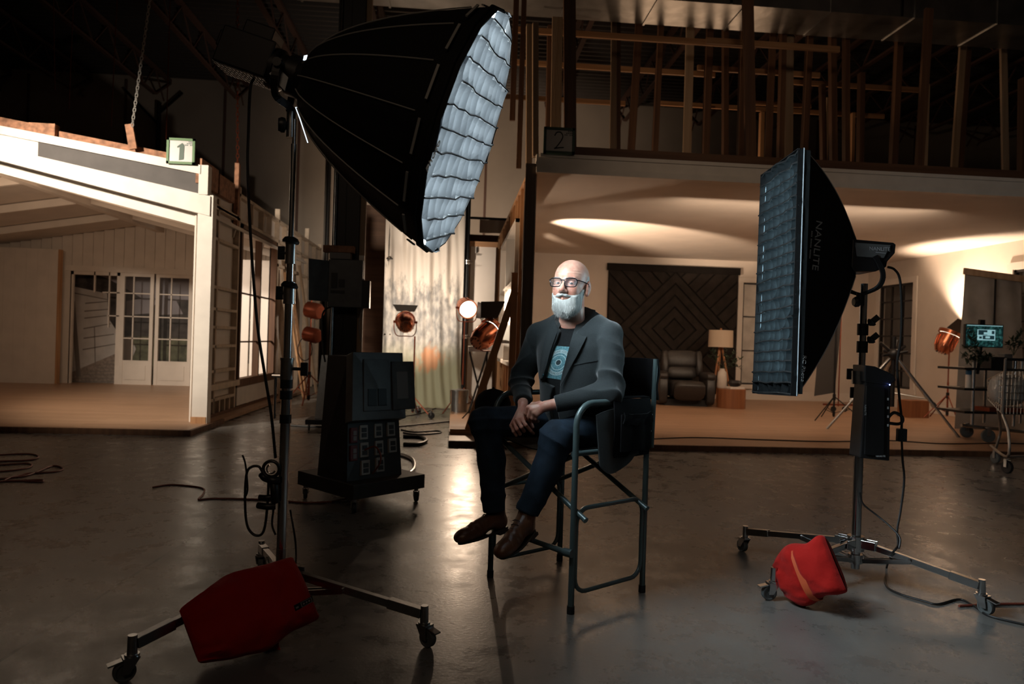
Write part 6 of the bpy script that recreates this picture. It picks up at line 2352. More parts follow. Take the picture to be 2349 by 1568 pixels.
MB().cyl(cl_(-.27, .262, .27), cl_(.285, .262, .27), TR_ * 1.05, 14).cyl(cl_(.262, .262, .27), cl_(.305, .255, .27), TR_ * 1.5, 12).build('footrest_bar', M['teal_metal'], ch, smooth=True)
MB().grid(lambda u, v: cl_(-.262 + .524 * u, -.22 + .44 * v, .712 - .03 * math.sin(math.pi * u)), 16, 8, .006).build('seat', M['canvas'], ch, smooth=True)
MB().grid(lambda u, v: cl_(-.31 + .62 * u, -.288 - .035 * math.sin(math.pi * u) + .006 * math.sin(v * 9 + u * 5), .93 + .20 * v), 20, 8, .006).build('backrest', M['canvas'], ch, smooth=True)
# side pouch over the left arm
pz = MB().grid(lambda u, v: cl_(.312 + .012 * math.sin(math.pi * v) + .012 * math.sin(math.pi * u), .03 - .255 * u, .945 - .27 * v), 12, 14, .006)
pz.grid(lambda u, v: cl_(.275 + .04 * v, .02 - .245 * u, .950 - .004 * v), 8, 3, .004)
po = pz.build('arm_pouch', M['canvas'], ch, smooth=True)
q = MB().grid(lambda u, v: cl_(.336 + .012 * math.sin(math.pi * u) + .004 * math.sin(u * 14), .0 - .20 * u, .875 - .17 * v), 12, 10, .010)
q.build('pocket', M['canvas'], po, smooth=True)
q = MB().grid(lambda u, v: cl_(.352 + .006 * math.sin(u * 11 + v * 4), .0 - .20 * u, .885 - .05 * v - .012 * math.sin(math.pi * u)), 12, 4, .005)
q.build('pocket_flap', M['canvas'], po, smooth=True)
# ------------------------------------------------------------------ seated man, sculpted as signed-distance volumes
def A3(p):
    return np.array((p[0], p[1], p[2]), dtype=np.float64)


def nrm3(p):
    return np.sqrt((p * p).sum(-1))


def smin(a, b, k):
    h = np.clip(.5 + .5 * (b - a) / k, 0, 1)
    return b * (1 - h) + a * h - k * h * (1 - h)


def smax(a, b, k):
    return -smin(-a, -b, k)


def ell(P, c, r, Rm=None):
    q = P - A3(c)
    if Rm is not None:
        q = q @ Rm
    r = np.array(r)
    k0 = nrm3(q / r)
    k1 = nrm3(q / (r * r)) + 1e-9
    return k0 * (k0 - 1) / k1


def cone(P, a, b, r1, r2):
    a, b = A3(a), A3(b)
    ba = b - a
    l2 = (ba * ba).sum()
    t = np.clip(((P - a) @ ba) / l2, 0, 1)
    return nrm3(P - a - t[:, None] * ba) - (r1 + (r2 - r1) * t)


def chain(P, pts, rs, k=.01):
    d = None
    for i in range(len(pts) - 1):
        e = cone(P, pts[i], pts[i + 1], rs[i], rs[i + 1])
        d = e if d is None else smin(d, e, k)
    return d


_rs = np.random.RandomState(5)
_W = [(_rs.normal(size=3), _rs.uniform(0, 6.28)) for _ in range(14)]


def wob(P, f, st=(1, 1, 1)):
    """cheap smooth noise, about -1..1"""
    q = P * np.array(st) * f
    o = 0
    for i, (w_, ph) in enumerate(_W):
        o = o + np.sin(q @ w_ + ph + 1.3 * np.sin(q @ _W[(i + 5) % 14][0] * .7))
    return o / 5.0


def surfnet(fn, lo, hi, h):
    """surface nets on a grid evaluated only near the surface"""
    lo, hi = np.array(lo, float), np.array(hi, float)
    B = 8
    nb = np.ceil((hi - lo) / (h * B)).astype(int)
    n = nb * B + 1
    cc = np.stack(np.meshgrid(*[np.arange(k) for k in nb], indexing='ij'), -1).reshape(-1, 3)
    ctr = lo + (cc + .5) * B * h
    dv = fn(ctr)
    act = cc[np.abs(dv) < B * h * 1.15]
    G = np.full(n, 1.0, np.float32)
    sgn = np.where(dv < 0, -1.0, 1.0).reshape(nb)
    for ax in range(3):
        sgn = np.repeat(sgn, B, axis=ax)
    G[:-1, :-1, :-1] = sgn * .05
    o = np.stack(np.meshgrid(*[np.arange(B + 1)] * 3, indexing='ij'), -1).reshape(-1, 3)
    for s in range(0, len(act), 400):
        a = act[s:s + 400]
        idx = (a[:, None, :] * B + o[None]).reshape(-1, 3)
        v = fn(lo + idx * h)
        G[idx[:, 0], idx[:, 1], idx[:, 2]] = v
    neg = G < 0
    c = [neg[i:n[0] - 1 + i, j:n[1] - 1 + j, k:n[2] - 1 + k] for i in (0, 1) for j in (0, 1) for k in (0, 1)]
    cnt = sum(x.astype(np.int8) for x in c)
    cell = (cnt > 0) & (cnt < 8)
    ids = np.argwhere(cell)
    vid = np.full(cell.shape, -1, np.int64)
    vid[cell] = np.arange(len(ids))
    acc = np.zeros((len(ids), 3))
    num = np.zeros(len(ids))
    cor = [(i, j, k) for i in (0, 1) for j in (0, 1) for k in (0, 1)]
    for p in cor:
        for ax in range(3):
            if p[ax]:
                continue
            q = list(p); q[ax] = 1
            ga = G[ids[:, 0] + p[0], ids[:, 1] + p[1], ids[:, 2] + p[2]].astype(float)
            gb = G[ids[:, 0] + q[0], ids[:, 1] + q[1], ids[:, 2] + q[2]].astype(float)
            m = (ga < 0) != (gb < 0)
            t = np.where(m, ga / np.where(m, ga - gb, 1), 0)
            pt = np.tile(np.array(p, float), (len(ids), 1))
            pt[:, ax] = t
            acc[m] += pt[m]
            num[m] += 1
    vs = lo + (ids + acc / num[:, None]) * h
    faces = []
    for ax in range(3):
        u, v = (ax + 1) % 3, (ax + 2) % 3
        s0 = [slice(0, n[k] - 1) for k in range(3)]
        s1 = list(s0); s1[ax] = slice(1, n[ax])
        ch = neg[tuple(s0)] != neg[tuple(s1)]
        e = np.argwhere(ch)
        e = e[(e[:, u] > 0) & (e[:, v] > 0)]
        fl = neg[e[:, 0], e[:, 1], e[:, 2]]
        def vi(du, dv):
            q = e.copy(); q[:, u] -= du; q[:, v] -= dv
            return vid[q[:, 0], q[:, 1], q[:, 2]]
        quad = np.stack([vi(0, 0), vi(1, 0), vi(1, 1), vi(0, 1)], 1)
        quad[~fl] = quad[~fl][:, ::-1]
        ok = (quad >= 0).all(1)
        faces.append(quad[ok])
    f = np.concatenate(faces)
    # one light smoothing pass takes the voxel steps out
    for _ in range(2):
        sm_ = np.zeros_like(vs); k = np.zeros(len(vs))
        for a, b in ((0, 1), (1, 2), (2, 3), (3, 0)):
            for i, j in ((a, b), (b, a)):
                np.add.at(sm_, f[:, i], vs[f[:, j]]); np.add.at(k, f[:, i], 1)
        vs = vs * .5 + .5 * sm_ / np.maximum(k, 1)[:, None]
    return vs, f


def np_mesh(name, vs, fs, material, parent=None, base=None, **tags):
    org = ORG[parent] if parent is not None else V(base)
    me = bpy.data.meshes.new(name)
    me.vertices.add(len(vs))
    me.vertices.foreach_set('co', (vs - A3(org)).astype(np.float32).ravel())
    me.loops.add(len(fs) * 4)
    me.loops.foreach_set('vertex_index', fs.astype(np.int32).ravel())
    me.polygons.add(len(fs))
    me.polygons.foreach_set('loop_start', np.arange(0, len(fs) * 4, 4, dtype=np.int32))
    me.update(calc_edges=True)
    me.validate()
    me.shade_smooth()
    me.materials.append(material)
    o = bpy.data.objects.new(name, me)
    COL.objects.link(o)
    if parent is not None:
        o.parent = parent
    else:
        o.location = org
    ORG[o] = org
    return tag(o, tags.get('label'), tags.get('cat'), tags.get('group'), tags.get('kind'))


def skin_mat():
    m = mat('skin', (.60, .36, .28), .36, spec=.45)
    nt = m.node_tree
    b = nt.nodes['Principled BSDF']
    N, L = nt.nodes.new, nt.links.new
    tc = N('ShaderNodeTexCoord')
    n = N('ShaderNodeTexNoise'); n.inputs['Scale'].default_value = 22; n.inputs['Detail'].default_value = 5
    L(tc.outputs['Object'], n.inputs['Vector'])
    c = N('ShaderNodeValToRGB')
    c.color_ramp.elements[0].position = .35; c.color_ramp.elements[0].color = (.60, .25, .18, 1)
    c.color_ramp.elements[1].position = .62; c.color_ramp.elements[1].color = (.71, .41, .31, 1)
    L(n.outputs['Fac'], c.inputs[0]); L(c.outputs[0], b.inputs['Base Color'])
    n2 = N('ShaderNodeTexNoise'); n2.inputs['Scale'].default_value = 260; n2.inputs['Detail'].default_value = 3
    L(tc.outputs['Object'], n2.inputs['Vector'])
    bp = N('ShaderNodeBump'); bp.inputs['Strength'].default_value = .12; bp.inputs['Distance'].default_value = .004
    L(n2.outputs['Fac'], bp.inputs['Height']); L(bp.outputs[0], b.inputs['Normal'])
    return m


M['skin'] = skin_mat()
M['jacket'] = mat('charcoal_wool', (.018, .0245, .027), .82, noise_amt=.12, nscale=160, bump=.25, bscale=500, sheen=.25, spec=.25)
M['tshirt'] = mat('black_cotton', (.009, .010, .011), .85, bump=.2, bscale=300, spec=.2)
M['jeans'] = mat('dark_denim', (.016, .030, .050), .8, noise_amt=.35, nscale=14, bump=.3, bscale=450, spec=.25)
M['shoe'] = mat('brown_leather', (.13, .056, .028), .36, noise_amt=.3, nscale=18, bump=.1, bscale=60)
M['sole'] = mat('dark_sole', (.02, .014, .011), .5)
M['beard'] = mat('white_beard_hair', (.47, .48, .46), .7, noise_amt=.14, nscale=90, stretch=(1, 1, .25))
M['frame_black'] = mat('black_acetate', (.010, .010, .012), .2)

PB = cl_(0, -.1, .73)
HS = 1.07
HC = onD(1309, 654, 3.49)       # between the ears at eye height
FA = R(241)
HY = V((math.cos(FA), math.sin(FA), 0.03)).normalized()
HX = V((HY.y, -HY.x, 0)).normalized()
HX = (HX + V((0, 0, .02))).normalized()
HZ = HX.cross(HY).normalized()
HM = np.array([A3(HX), A3(HY), A3(HZ)]).T     # world = HC + HM @ local


def hw(x, y, z):
    return HC + (HX * x + HY * y + HZ * z) * HS


def rotx(a):
    c, s = math.cos(R(a)), math.sin(R(a))
    return np.array([[1, 0, 0], [0, c, -s], [0, s, c]]).T


def head_core(q):
    d = ell(q, (0, -.016, .034), (.078, .100, .084))
    d = smin(d, ell(q, (0, .028, -.036), (.061, .066, .080)), .03)
    d = smin(d, ell(q, (0, .030, -.082), (.047, .052, .040)), .025)
    for s in (-1, 1):
        d = smin(d, ell(q, (s * .036, .062, -.032), (.024, .026, .026)), .018)      # cheeks
        d = smin(d, cone(q, (s * .012, .090, .020), (s * .044, .076, .018), .010, .009), .014)  # brow
    return d


def head_sdf(q):
    d = head_core(q)
    for s in (-1, 1):
        d = smax(d, -ell(q, (s * .0315, .100, .000), (.019, .016, .0125)), .012)    # sockets
        lid = ell(q, (s * .0315, .0755, .0), (.0152, .0150, .0138))
        slit = ell(q, (s * .0315, .092, -.0010), (.0125, .014, .0030))
        lid = smax(lid, -slit, .002)
        d = smin(d, lid, .003)
        e = ell(q, (s * .0815, -.016, -.012), (.0095, .021, .034), rotx(-12))
        e = smin(e, ell(q, (s * .079, -.004, -.040), (.007, .010, .011)), .008)
        e = smax(e, -ell(q, (s * .0925, -.012, -.004), (.009, .012, .020), rotx(-12)), .005)
        d = smin(d, e, .006)
        d = smin(d, ell(q, (s * .0135, .100, -.0375), (.0095, .011, .0085)), .006)  # nostril wings
    d = smin(d, cone(q, (0, .087, .010), (0, .112, -.028), .0085, .0125), .010)
    d = smin(d, ell(q, (0, .113, -.032), (.0125, .012, .0105)), .006)
    # lips
    for s in (-1, 1):
        lp = smin(cone(q, (s * .028, .078, -.0625), (0, .0935, -.0660), .0030, .0052), cone(q, (s * .027, .078, -.0640), (0, .0935, -.0720), .0030, .0058), .002)
        d = smin(d, lp, .005)
    zl = q[:, 2] + .0686 - 7.5 * q[:, 0] ** 2
    d = d + .0022 * np.exp(-(zl / .0013) ** 2) * (np.abs(q[:, 0]) < .030) * (q[:, 1] > .06)
    d = smin(d, cone(q, (0, -.030, -.06), (0, -.058, -.205), .056, .060), .03)
    # forehead creases, cheek folds
    d = d + .0007 * np.sin(q[:, 2] * 520 + 2 * np.sin(q[:, 0] * 40)) * np.exp(-((q[:, 2] - .052) / .012) ** 2) * (q[:, 1] > .04)
    return d


# --- hands
def PX(px, py, d):
    return A3(onD(px, py, d))


RW, RE = PX(1200, 928, 3.445), A3(cl_(-.275, .09, .985))
LW, LE = PX(1253, 931, 3.315), A3(cl_(.268, -.005, .972))
RSH, LSH = A3(cl_(-.185, .060, 1.235)), A3(cl_(.196, -.066, 1.245))


def hand(P, wrist, fingers, thumb, palm_r=.0125):
    d = None
    for (pts, rs) in fingers:
        e = cone(P, wrist, pts[0], .017, palm_r)
        e = smin(e, chain(P, pts, rs, .004), .006)
        d = e if d is None else smin(d, e, .0045)
    e = smin(cone(P, wrist, thumb[0][0], .017, .013), chain(P, thumb[0], thumb[1], .004), .008)
    return smin(d, e, .008)


RF = [([PX(1196, 957, 3.365), PX(1206, 974, 3.345), PX(1217, 987, 3.365), PX(1224, 994, 3.385)], [.0102, .0092, .0082, .0072]),
      ([PX(1187, 962, 3.360), PX(1196, 979, 3.338), PX(1202, 988, 3.362), PX(1200, 986, 3.385)], [.0106, .0094, .0084, .0074]),
      ([PX(1179, 969, 3.368), PX(1186, 984, 3.350), PX(1193, 995, 3.372), PX(1192, 993, 3.392)], [.0102, .0090, .0082, .0072]),
      ([PX(1174, 976, 3.382), PX(1178, 989, 3.372), PX(1184, 998, 3.388), PX(1186, 998, 3.402)], [.0092, .0080, .0073, .0066])]
RTH = ([PX(1206, 952, 3.41), PX(1216, 968, 3.415), PX(1222, 980, 3.41)], [.013, .011, .0092])
LF = [([PX(1213, 934, 3.325), PX(1206, 948, 3.335), PX(1208, 961, 3.368), PX(1214, 964, 3.40)], [.0108, .0094, .0086, .0074]),
      ([PX(1219, 940, 3.312), PX(1213, 955, 3.322), PX(1216, 965, 3.352), PX(1221, 966, 3.38)], [.0110, .0096, .0086, .0074]),
      ([PX(1225, 946, 3.308), PX(1221, 959, 3.318), PX(1225, 967, 3.345), PX(1229, 967, 3.37)], [.0106, .0092, .0083, .0073]),
      ([PX(1231, 950, 3.308), PX(1229, 960, 3.318), PX(1232, 966, 3.340), PX(1235, 966, 3.36)], [.0094, .0082, .0074, .0066])]
LTH = ([PX(1238, 926, 3.35), PX(1222, 927, 3.385), PX(1210, 936, 3.41)], [.014, .0115, .0095])


def hands_sdf(P):
    d = smin(hand(P, RW, RF, RTH), cone(P, RE, RW, .040, .0245), .012)
    l = smin(hand(P, LW, LF, LTH), cone(P, LE, LW, .040, .0255), .012)
    return np.minimum(d, l)


def body_sdf(P):
    q = (P - A3(HC)) @ HM / HS
    d = head_sdf(q)
    N_ = A3(hw(0, -.055, -.19))
    tr = cone(P, A3(cl_(0, -.10, .85)), A3(cl_(0, -.04, 1.15)), .10, .10)
    d = smin(d, cone(P, N_, A3(cl_(0, -.03, 1.20)), .062, .085), .03)
    d = np.minimum(d, tr)
    for a, b in ((RSH, RE), (LSH, LE)):
        d = smin(d, cone(P, a, b, .045, .040), .02)
        d = smin(d, cone(P, A3(cl_(0, -.03, 1.21)), a, .06, .045), .03)
    return smin(d, hands_sdf(P), .004) if False else np.minimum(d, hands_sdf(P))


# --- torso frame
TX = -A3((CL * .38 - CF * .11).normalized())          # sitter's right
TZ = A3((cl_(0, -.015, 1.31) - cl_(0, -.12, .74)).normalized())
TY = np.cross(TZ, TX); TY /= np.linalg.norm(TY)
TX = np.cross(TY, TZ)
TM = np.array([TX, TY, TZ]).T
TO = A3(cl_(0, -.115, .74))
HZS = [0, .08, .18, .28, .38, .46, .52, .57, .62]
HWA = [.195, .195, .178, .180, .190, .190, .170, .125, .080]
HDB = [.135, .150, .152, .140, .132, .120, .100, .078, .060]


def torso_sdf(P, grow=0.0):
    q = (P - TO) @ TM
    a = np.interp(q[:, 2], HZS, HWA) + grow
    b = np.interp(q[:, 2], HZS, HDB) + grow
    oy = np.interp(q[:, 2], [0, .2, .45, .6], [.01, .03, .01, -.01])
    x, y = q[:, 0] / a, (q[:, 1] - oy) / b
    rr = (np.abs(x) ** 2.4 + np.abs(y) ** 2.4) ** (1 / 2.4)
    d = (rr - 1) * np.minimum(a, b) * .92
    d = smax(d, q[:, 2] - (.60 + grow), .02)
    d = smax(d, -q[:, 2] - .02, .02)
    return d


def tshirt_sdf(P):
    d = torso_sdf(P, -.006)
    d = smin(d, cone(P, A3(cl_(0, -.035, 1.22)), A3(hw(0, -.052, -.158)), .085, .066), .03)
    q = (P - A3(HC)) @ HM / HS
    nk = cone(q, (0, -.025, -.05), (0, -.058, -.205), .0585, .0625)
    d = smax(d, -nk, .003)
    cut = (q[:, 2] + .170) - .50 * (-.045 - q[:, 1]) * 1.0
    d = smax(d, cut, .004)
    d = d + .0016 * wob(P, 26, (1, 1, .6))
    return d


BMIN, BMAX = A3(CO) + np.array([-.62, -.62, .70]), A3(CO) + np.array([.55, .55, 1.66])
vs, fs = surfnet(body_sdf, BMIN, BMAX, .0027)
person = np_mesh('person', vs, fs, M['skin'], None, PB, label='bald bearded man in glasses and dark blazer sitting on the director chair, hands folded', cat='person')
vs, fs = surfnet(tshirt_sdf, A3(CO) + np.array([-.45, -.45, .68]), A3(CO) + np.array([.45, .45, 1.50]), .005)
tsh = np_mesh('tshirt', vs, fs, M['tshirt'], person)

from mathutils.bvhtree import BVHTree


def bvh(vs, fs):
    return BVHTree.FromPolygons([tuple(v) for v in vs], [tuple(int(i) for i in f) for f in fs])


tb_ = bvh(vs, fs)
C0 = V((0, 0, CAM_H))


def hit(tree, px, py, lift=0.0, fallback=3.35):
    k = ray(px, py).normalized()
    loc, n, i, dist = tree.ray_cast(C0, k)
    if loc is None:
        return onD(px, py, fallback), -k
    if n.dot(k) > 0:
        n = -n
    return loc + n * lift, n


# jacket opening measured on the shirt, in torso coordinates
def tor(p):
    return (A3(p) - TO) @ TM


oe_r, oe_l = [], []
vv_, ff_ = surfnet(lambda P: torso_sdf(P, .004), A3(CO) + np.array([-.45, -.45, .68]), A3(CO) + np.array([.45, .45, 1.50]), .009)
ttree = bvh(vv_, ff_)
for (xl, xr, y) in ((1290, 1330, 748), (1281, 1319, 775), (1270, 1310, 800), (1262, 1301, 825), (1254, 1292, 850), (1247, 1287, 875), (1238, 1286, 900), (1228, 1284, 925), (1222, 1282, 945)):
    p, _ = hit(ttree, xl, y); q = tor(p); oe_r.append((q[2], q[0]))
    p, _ = hit(ttree, xr, y); q = tor(p); oe_l.append((q[2], q[0]))
oe_r.sort(); oe_l.sort()
oe_r = np.array(oe_r); oe_l = np.array(oe_l)


def sleeve(P, a, e, w_, r0, r1, r2, seed):
    d = smin(cone(P, a, e, r0, r1), cone(P, e, w_, r1 * .97, r2), .03)
    ax1 = (e - a) / np.linalg.norm(e - a)
    ax2 = (w_ - e) / np.linalg.norm(w_ - e)
    t1, t2 = (P - a) @ ax1, (P - e) @ ax2
    de = np.exp(-(nrm3(P - e) / .13) ** 2)
    rdg = lambda x: (1 - np.abs(np.sin(x))) ** 1.5
    fold = -.018 * rdg(t1 * 26 + 5.0 * wob(P, 5, (1, 1, .5)) + seed) * de - .010 * rdg(t1 * 12 + 5.5 * wob(P, 5, (1, 1, .5)) + seed) * np.exp(-((t1 - .12) / .12) ** 2)
    fold = fold - .0135 * rdg(t2 * 16 + 4.5 * wob(P, 5) + seed) * np.exp(-((t2 - .08) / .11) ** 2)
    fold = fold + .006
    fold = fold + .0035 * wob(P, 16, (1, 1, .7))
    # a flat cuff end
    cut = (P - w_) @ ax2 - .0
    d = smax(d + fold, cut, .004)
    return d


LCU = LE + (LW - LE) * .86
RCU = RE + (RW - RE) * .90


def jacket_sdf(P):
    d = torso_sdf(P, .016)
    nk = A3(cl_(0, -.055, 1.315))
    for sh_ in (RSH, LSH):
        d = smin(d, cone(P, nk, sh_, .060, .058), .04)
    # collar behind the neck
    q = (P - TO) @ TM
    d = smin(d, cone(P, A3(hw(0, -.060, -.19)), A3(hw(0, -.060, -.098)), .088, .080), .02)
    d = d + .0028 * wob(P, 13, (1, 1, .8))
    # front opening
    xl = np.interp(q[:, 2], oe_l[:, 0], oe_l[:, 1])
    xr = np.interp(q[:, 2], oe_r[:, 0], oe_r[:, 1])
    top = np.maximum(0, q[:, 2] - .535)
    xl = xl - top * .9
    xr = xr + top * .9
    op = np.maximum(np.maximum(q[:, 0] - xr, xl - q[:, 0]), -(q[:, 1] - .02 + top * 1.2))
    d = smax(d, -op, .006)
    qh = (P - A3(HC)) @ HM / HS
    hole = cone(qh, (0, -.02, -.05), (0, -.055, -.22), .067, .072)
    d = smax(d, -hole, .004)
    cut = (qh[:, 2] + .097) - .60 * (-.05 - qh[:, 1])
    d = smax(d, cut, .006)
    sl = np.minimum(sleeve(P, LSH, LE, LCU, .064, .060, .047, 0), sleeve(P, RSH, RE, RCU, .060, .056, .046, 2))
    d = smin(d, sl, .014)
    return d


vs, fs = surfnet(jacket_sdf, A3(CO) + np.array([-.60, -.62, .70]), A3(CO) + np.array([.55, .55, 1.52]), .0042)
jk = np_mesh('blazer', vs, fs, M['jacket'], person)
jb = bvh(vs, fs)


def strip_on(tree, left, right, lift, thick, nu=14, nv=4, pin=0.0):
    """cloth strip between two pixel polylines laid on the jacket"""
    def samp(poly, t):
        t *= len(poly) - 1
        i = min(int(t), len(poly) - 2)
        f = t - i
        return (poly[i][0] * (1 - f) + poly[i + 1][0] * f, poly[i][1] * (1 - f) + poly[i + 1][1] * f)
    rows = []
    for i in range(nu + 1):
        a, b = samp(left, i / nu), samp(right, i / nu)
        row = []
        for j in range(nv + 1):
            f = j / nv
            px, py = a[0] + (b[0] - a[0]) * f, a[1] + (b[1] - a[1]) * f
            p, n = hit(tree, px, py)
            dd = (p - C0).dot(cf_)
            row.append((px, py, dd))
        rows.append(row)
    # robust: fit a smooth depth along the strip
    dep = np.array([[c[2] for c in r_] for r_ in rows])
    med = np.median(dep, axis=1, keepdims=True)
    med = np.convolve(np.pad(med[:, 0], 2, 'edge'), np.ones(5) / 5, 'valid')[:, None]
    dep = np.where(np.abs(dep - med) > .035, med, dep)
    for _ in range(2):
        pd = np.pad(dep, 1, 'edge')
        dep = (pd[:-2, 1:-1] + pd[2:, 1:-1] + pd[1:-1, :-2] + pd[1:-1, 2:] + 2 * dep) / 6
    dep = dep - lift
    m = MB()
    P_ = [[onD(rows[i][j][0], rows[i][j][1], dep[i, j]) for j in range(nv + 1)] for i in range(nu + 1)]
    m.grid(lambda u, v: P_[int(round(u * nu))][int(round(v * nv))], nu, nv, thick)
    return m


lp = strip_on(jb, [(1345, 706), (1331, 730), (1319, 752), (1309, 785), (1299, 820), (1290, 858), (1285, 885)], [(1366, 712), (1364, 728), (1360, 746), (1345, 775), (1328, 808), (1307, 845), (1288, 884)], .015, -.004)
lp.build('lapel', M['jacket'], jk, smooth=True)
lp = strip_on(jb, [(1276, 727), (1262, 745), (1252, 775), (1244, 805), (1240, 840), (1238, 868)], [(1288, 727), (1285, 745), (1274, 775), (1263, 805), (1254, 840), (1244, 868)], .007, -.004)
lp.build('lapel', M['jacket'], jk, smooth=True)
pk = strip_on(jb, [(1314, 834), (1341, 828), (1370, 823)], [(1315, 838), (1342, 832), (1371, 827)], .0045, -.002, 10, 2)
pk.build('breast_pocket', M['jacket'], jk, smooth=True)
# tail hanging over the side of the seat
tl = MB().grid(lambda u, v: cl_(.306 + .014 * math.sin(u * 7 + 1) * v + .018 * v  , .135 - .26 * u, .905 - .03 * (1 - u) ** 3 - (.22 + .075 * math.sin(math.pi * min(1, u * 1.1)) ** .7) * v), 20, 20, .007)
tl.grid(lambda u, v: cl_(.300 - .12 * v, .06 - .18 * u, .925 + .015 * v), 10, 4, .006)
tl.build('blazer_tail', M['jacket'], jk, smooth=True)

# printed graphic on the shirt
qa = [(1263, 792), (1321, 796), (1296, 872), (1243, 864)]


def gmap(u, v, lift=.0015):
    """u right, v down, 0..1"""
    a = (qa[0][0] * (1 - u) + qa[1][0] * u, qa[0][1] * (1 - u) + qa[1][1] * u)
    b = (qa[3][0] * (1 - u) + qa[2][0] * u, qa[3][1] * (1 - u) + qa[2][1] * u)
    p, n = hit(tb_, a[0] * (1 - v) + b[0] * v, a[1] * (1 - v) + b[1] * v)
    return p - cf_ * lift


M['print_teal'] = mat('shirt_print_teal', (.09, .23, .27), .8, noise_amt=.3, nscale=120)
M['print_pale'] = mat('shirt_print_pale', (.36, .50, .53), .8, noise_amt=.1, nscale=100)
M['print_dark'] = mat('shirt_print_dark', (.015, .03, .035), .8)
g = MB()
g.grid(lambda u, v: gmap(u, v, .0018), 14, 16)
g.build('shirt_print', M['print_teal'], tsh, smooth=True)


def arcband(m, r0, r1, a0, a1, n, lift, cx=.5, cy=.5, asp=1.0):
    pts = []
    for i in range(n + 1):
        a = R(a0 + (a1 - a0) * i / n)
        pts.append((gmap(cx + r0 * math.cos(a), cy - r0 * asp * math.sin(a), lift), gmap(cx + r1 * math.cos(a), cy - r1 * asp * math.sin(a), lift)))
    vs_ = [p for q in pts for p in q]
    m.add(vs_, [(2 * i, 2 * i + 1, 2 * i + 3, 2 * i + 2) for i in range(n)])


g = MB()
asp = .80
arcband(g, .36, .50, 25, 155, 16, .0030, .5, .5, asp)
arcband(g, .36, .50, 205, 335, 16, .0030, .5, .5, asp)
arcband(g, .10, .13, 0, 360, 18, .0030, .5, .5, asp)
arcband(g, .27, .30, 20, 160, 12, .0030, .5, .5, asp)
arcband(g, .27, .30, 200, 340, 12, .0030, .5, .5, asp)
for v in (.02, .93, .97):
    g.add([gmap(.08, v, .003), gmap(.92, v, .003), gmap(.92, v + .018, .003), gmap(.08, v + .018, .003)], [(0, 1, 2, 3)])
g.build('print_bands', M['print_pale'], tsh)
g = MB()
arcband(g, .0, .095, 0, 360, 14, .0032, .5, .5, asp)
for txt, r_, up_sgn in (('OAK  CITY', .395, 1), ('SOCIAL CLUB', .465, -1)):
    tv, tf = text_mesh(txt, .115 if up_sgn > 0 else .10, 0)
    out = []
    for p in tv:
        if up_sgn > 0:
            a = math.pi / 2 - p.x / .43
            rr = r_ + p.y + .035
        else:
            a = -math.pi / 2 + p.x / .43
            rr = r_ - .035 - p.y
        out.append(gmap(.5 + rr * math.cos(a), .5 - rr * asp * math.sin(a), .0040))
    g.add(out, tf)
g.build('print_lettering', M['print_dark'], tsh)

# --- jeans
RK, RH_ = A3(onD(1112, 968, 3.42)), A3(onD(1133, 1172, 3.395))
LK, LH_ = A3(onD(1278, 1003, 3.24)), A3(onD(1209, 1176, 3.205))
RHIP, LHIP = A3(cl_(-.10, -.10, .795)), A3(cl_(.10, -.12, .79))


def jeans_sdf(P):
    d = ell(P, cl_(0, -.12, .80), (.19, .17, .10))
    for hip, kn, an, r1 in ((RHIP, RK, RH_, .073), (LHIP, LK, LH_, .078)):
        t1 = cone(P, hip, kn, .092, r1)
        ca = kn + (an - kn) * .42 - A3(CF) * .018
        t2 = smin(cone(P, kn, ca, r1 * .95, .070), cone(P, ca, an, .070, .057), .02)
        ax = (an - kn) / np.linalg.norm(an - kn)
        t = (P - kn) @ ax
        f = -.0075 * (1 - np.abs(np.sin(t * 38 + 2.4 * wob(P, 6)))) ** 1.5 * np.exp(-((t - .0) / .07) ** 2)
        f = f - .0065 * (1 - np.abs(np.sin(t * 40 + 3 * wob(P, 6)))) ** 1.5 * np.exp(-((t - .36) / .10) ** 2) + .003
        e = smax(smin(t1, t2, .035) + f, (P - an) @ ax, .004)
        d = smin(d, e, .03)
    return d + .0022 * wob(P, 15)


vs, fs = surfnet(jeans_sdf, A3(CO) + np.array([-.75, -.70, .36]), A3(CO) + np.array([.45, .45, .96]), .0052)
jn = np_mesh('jeans', vs, fs, M['jeans'], person)

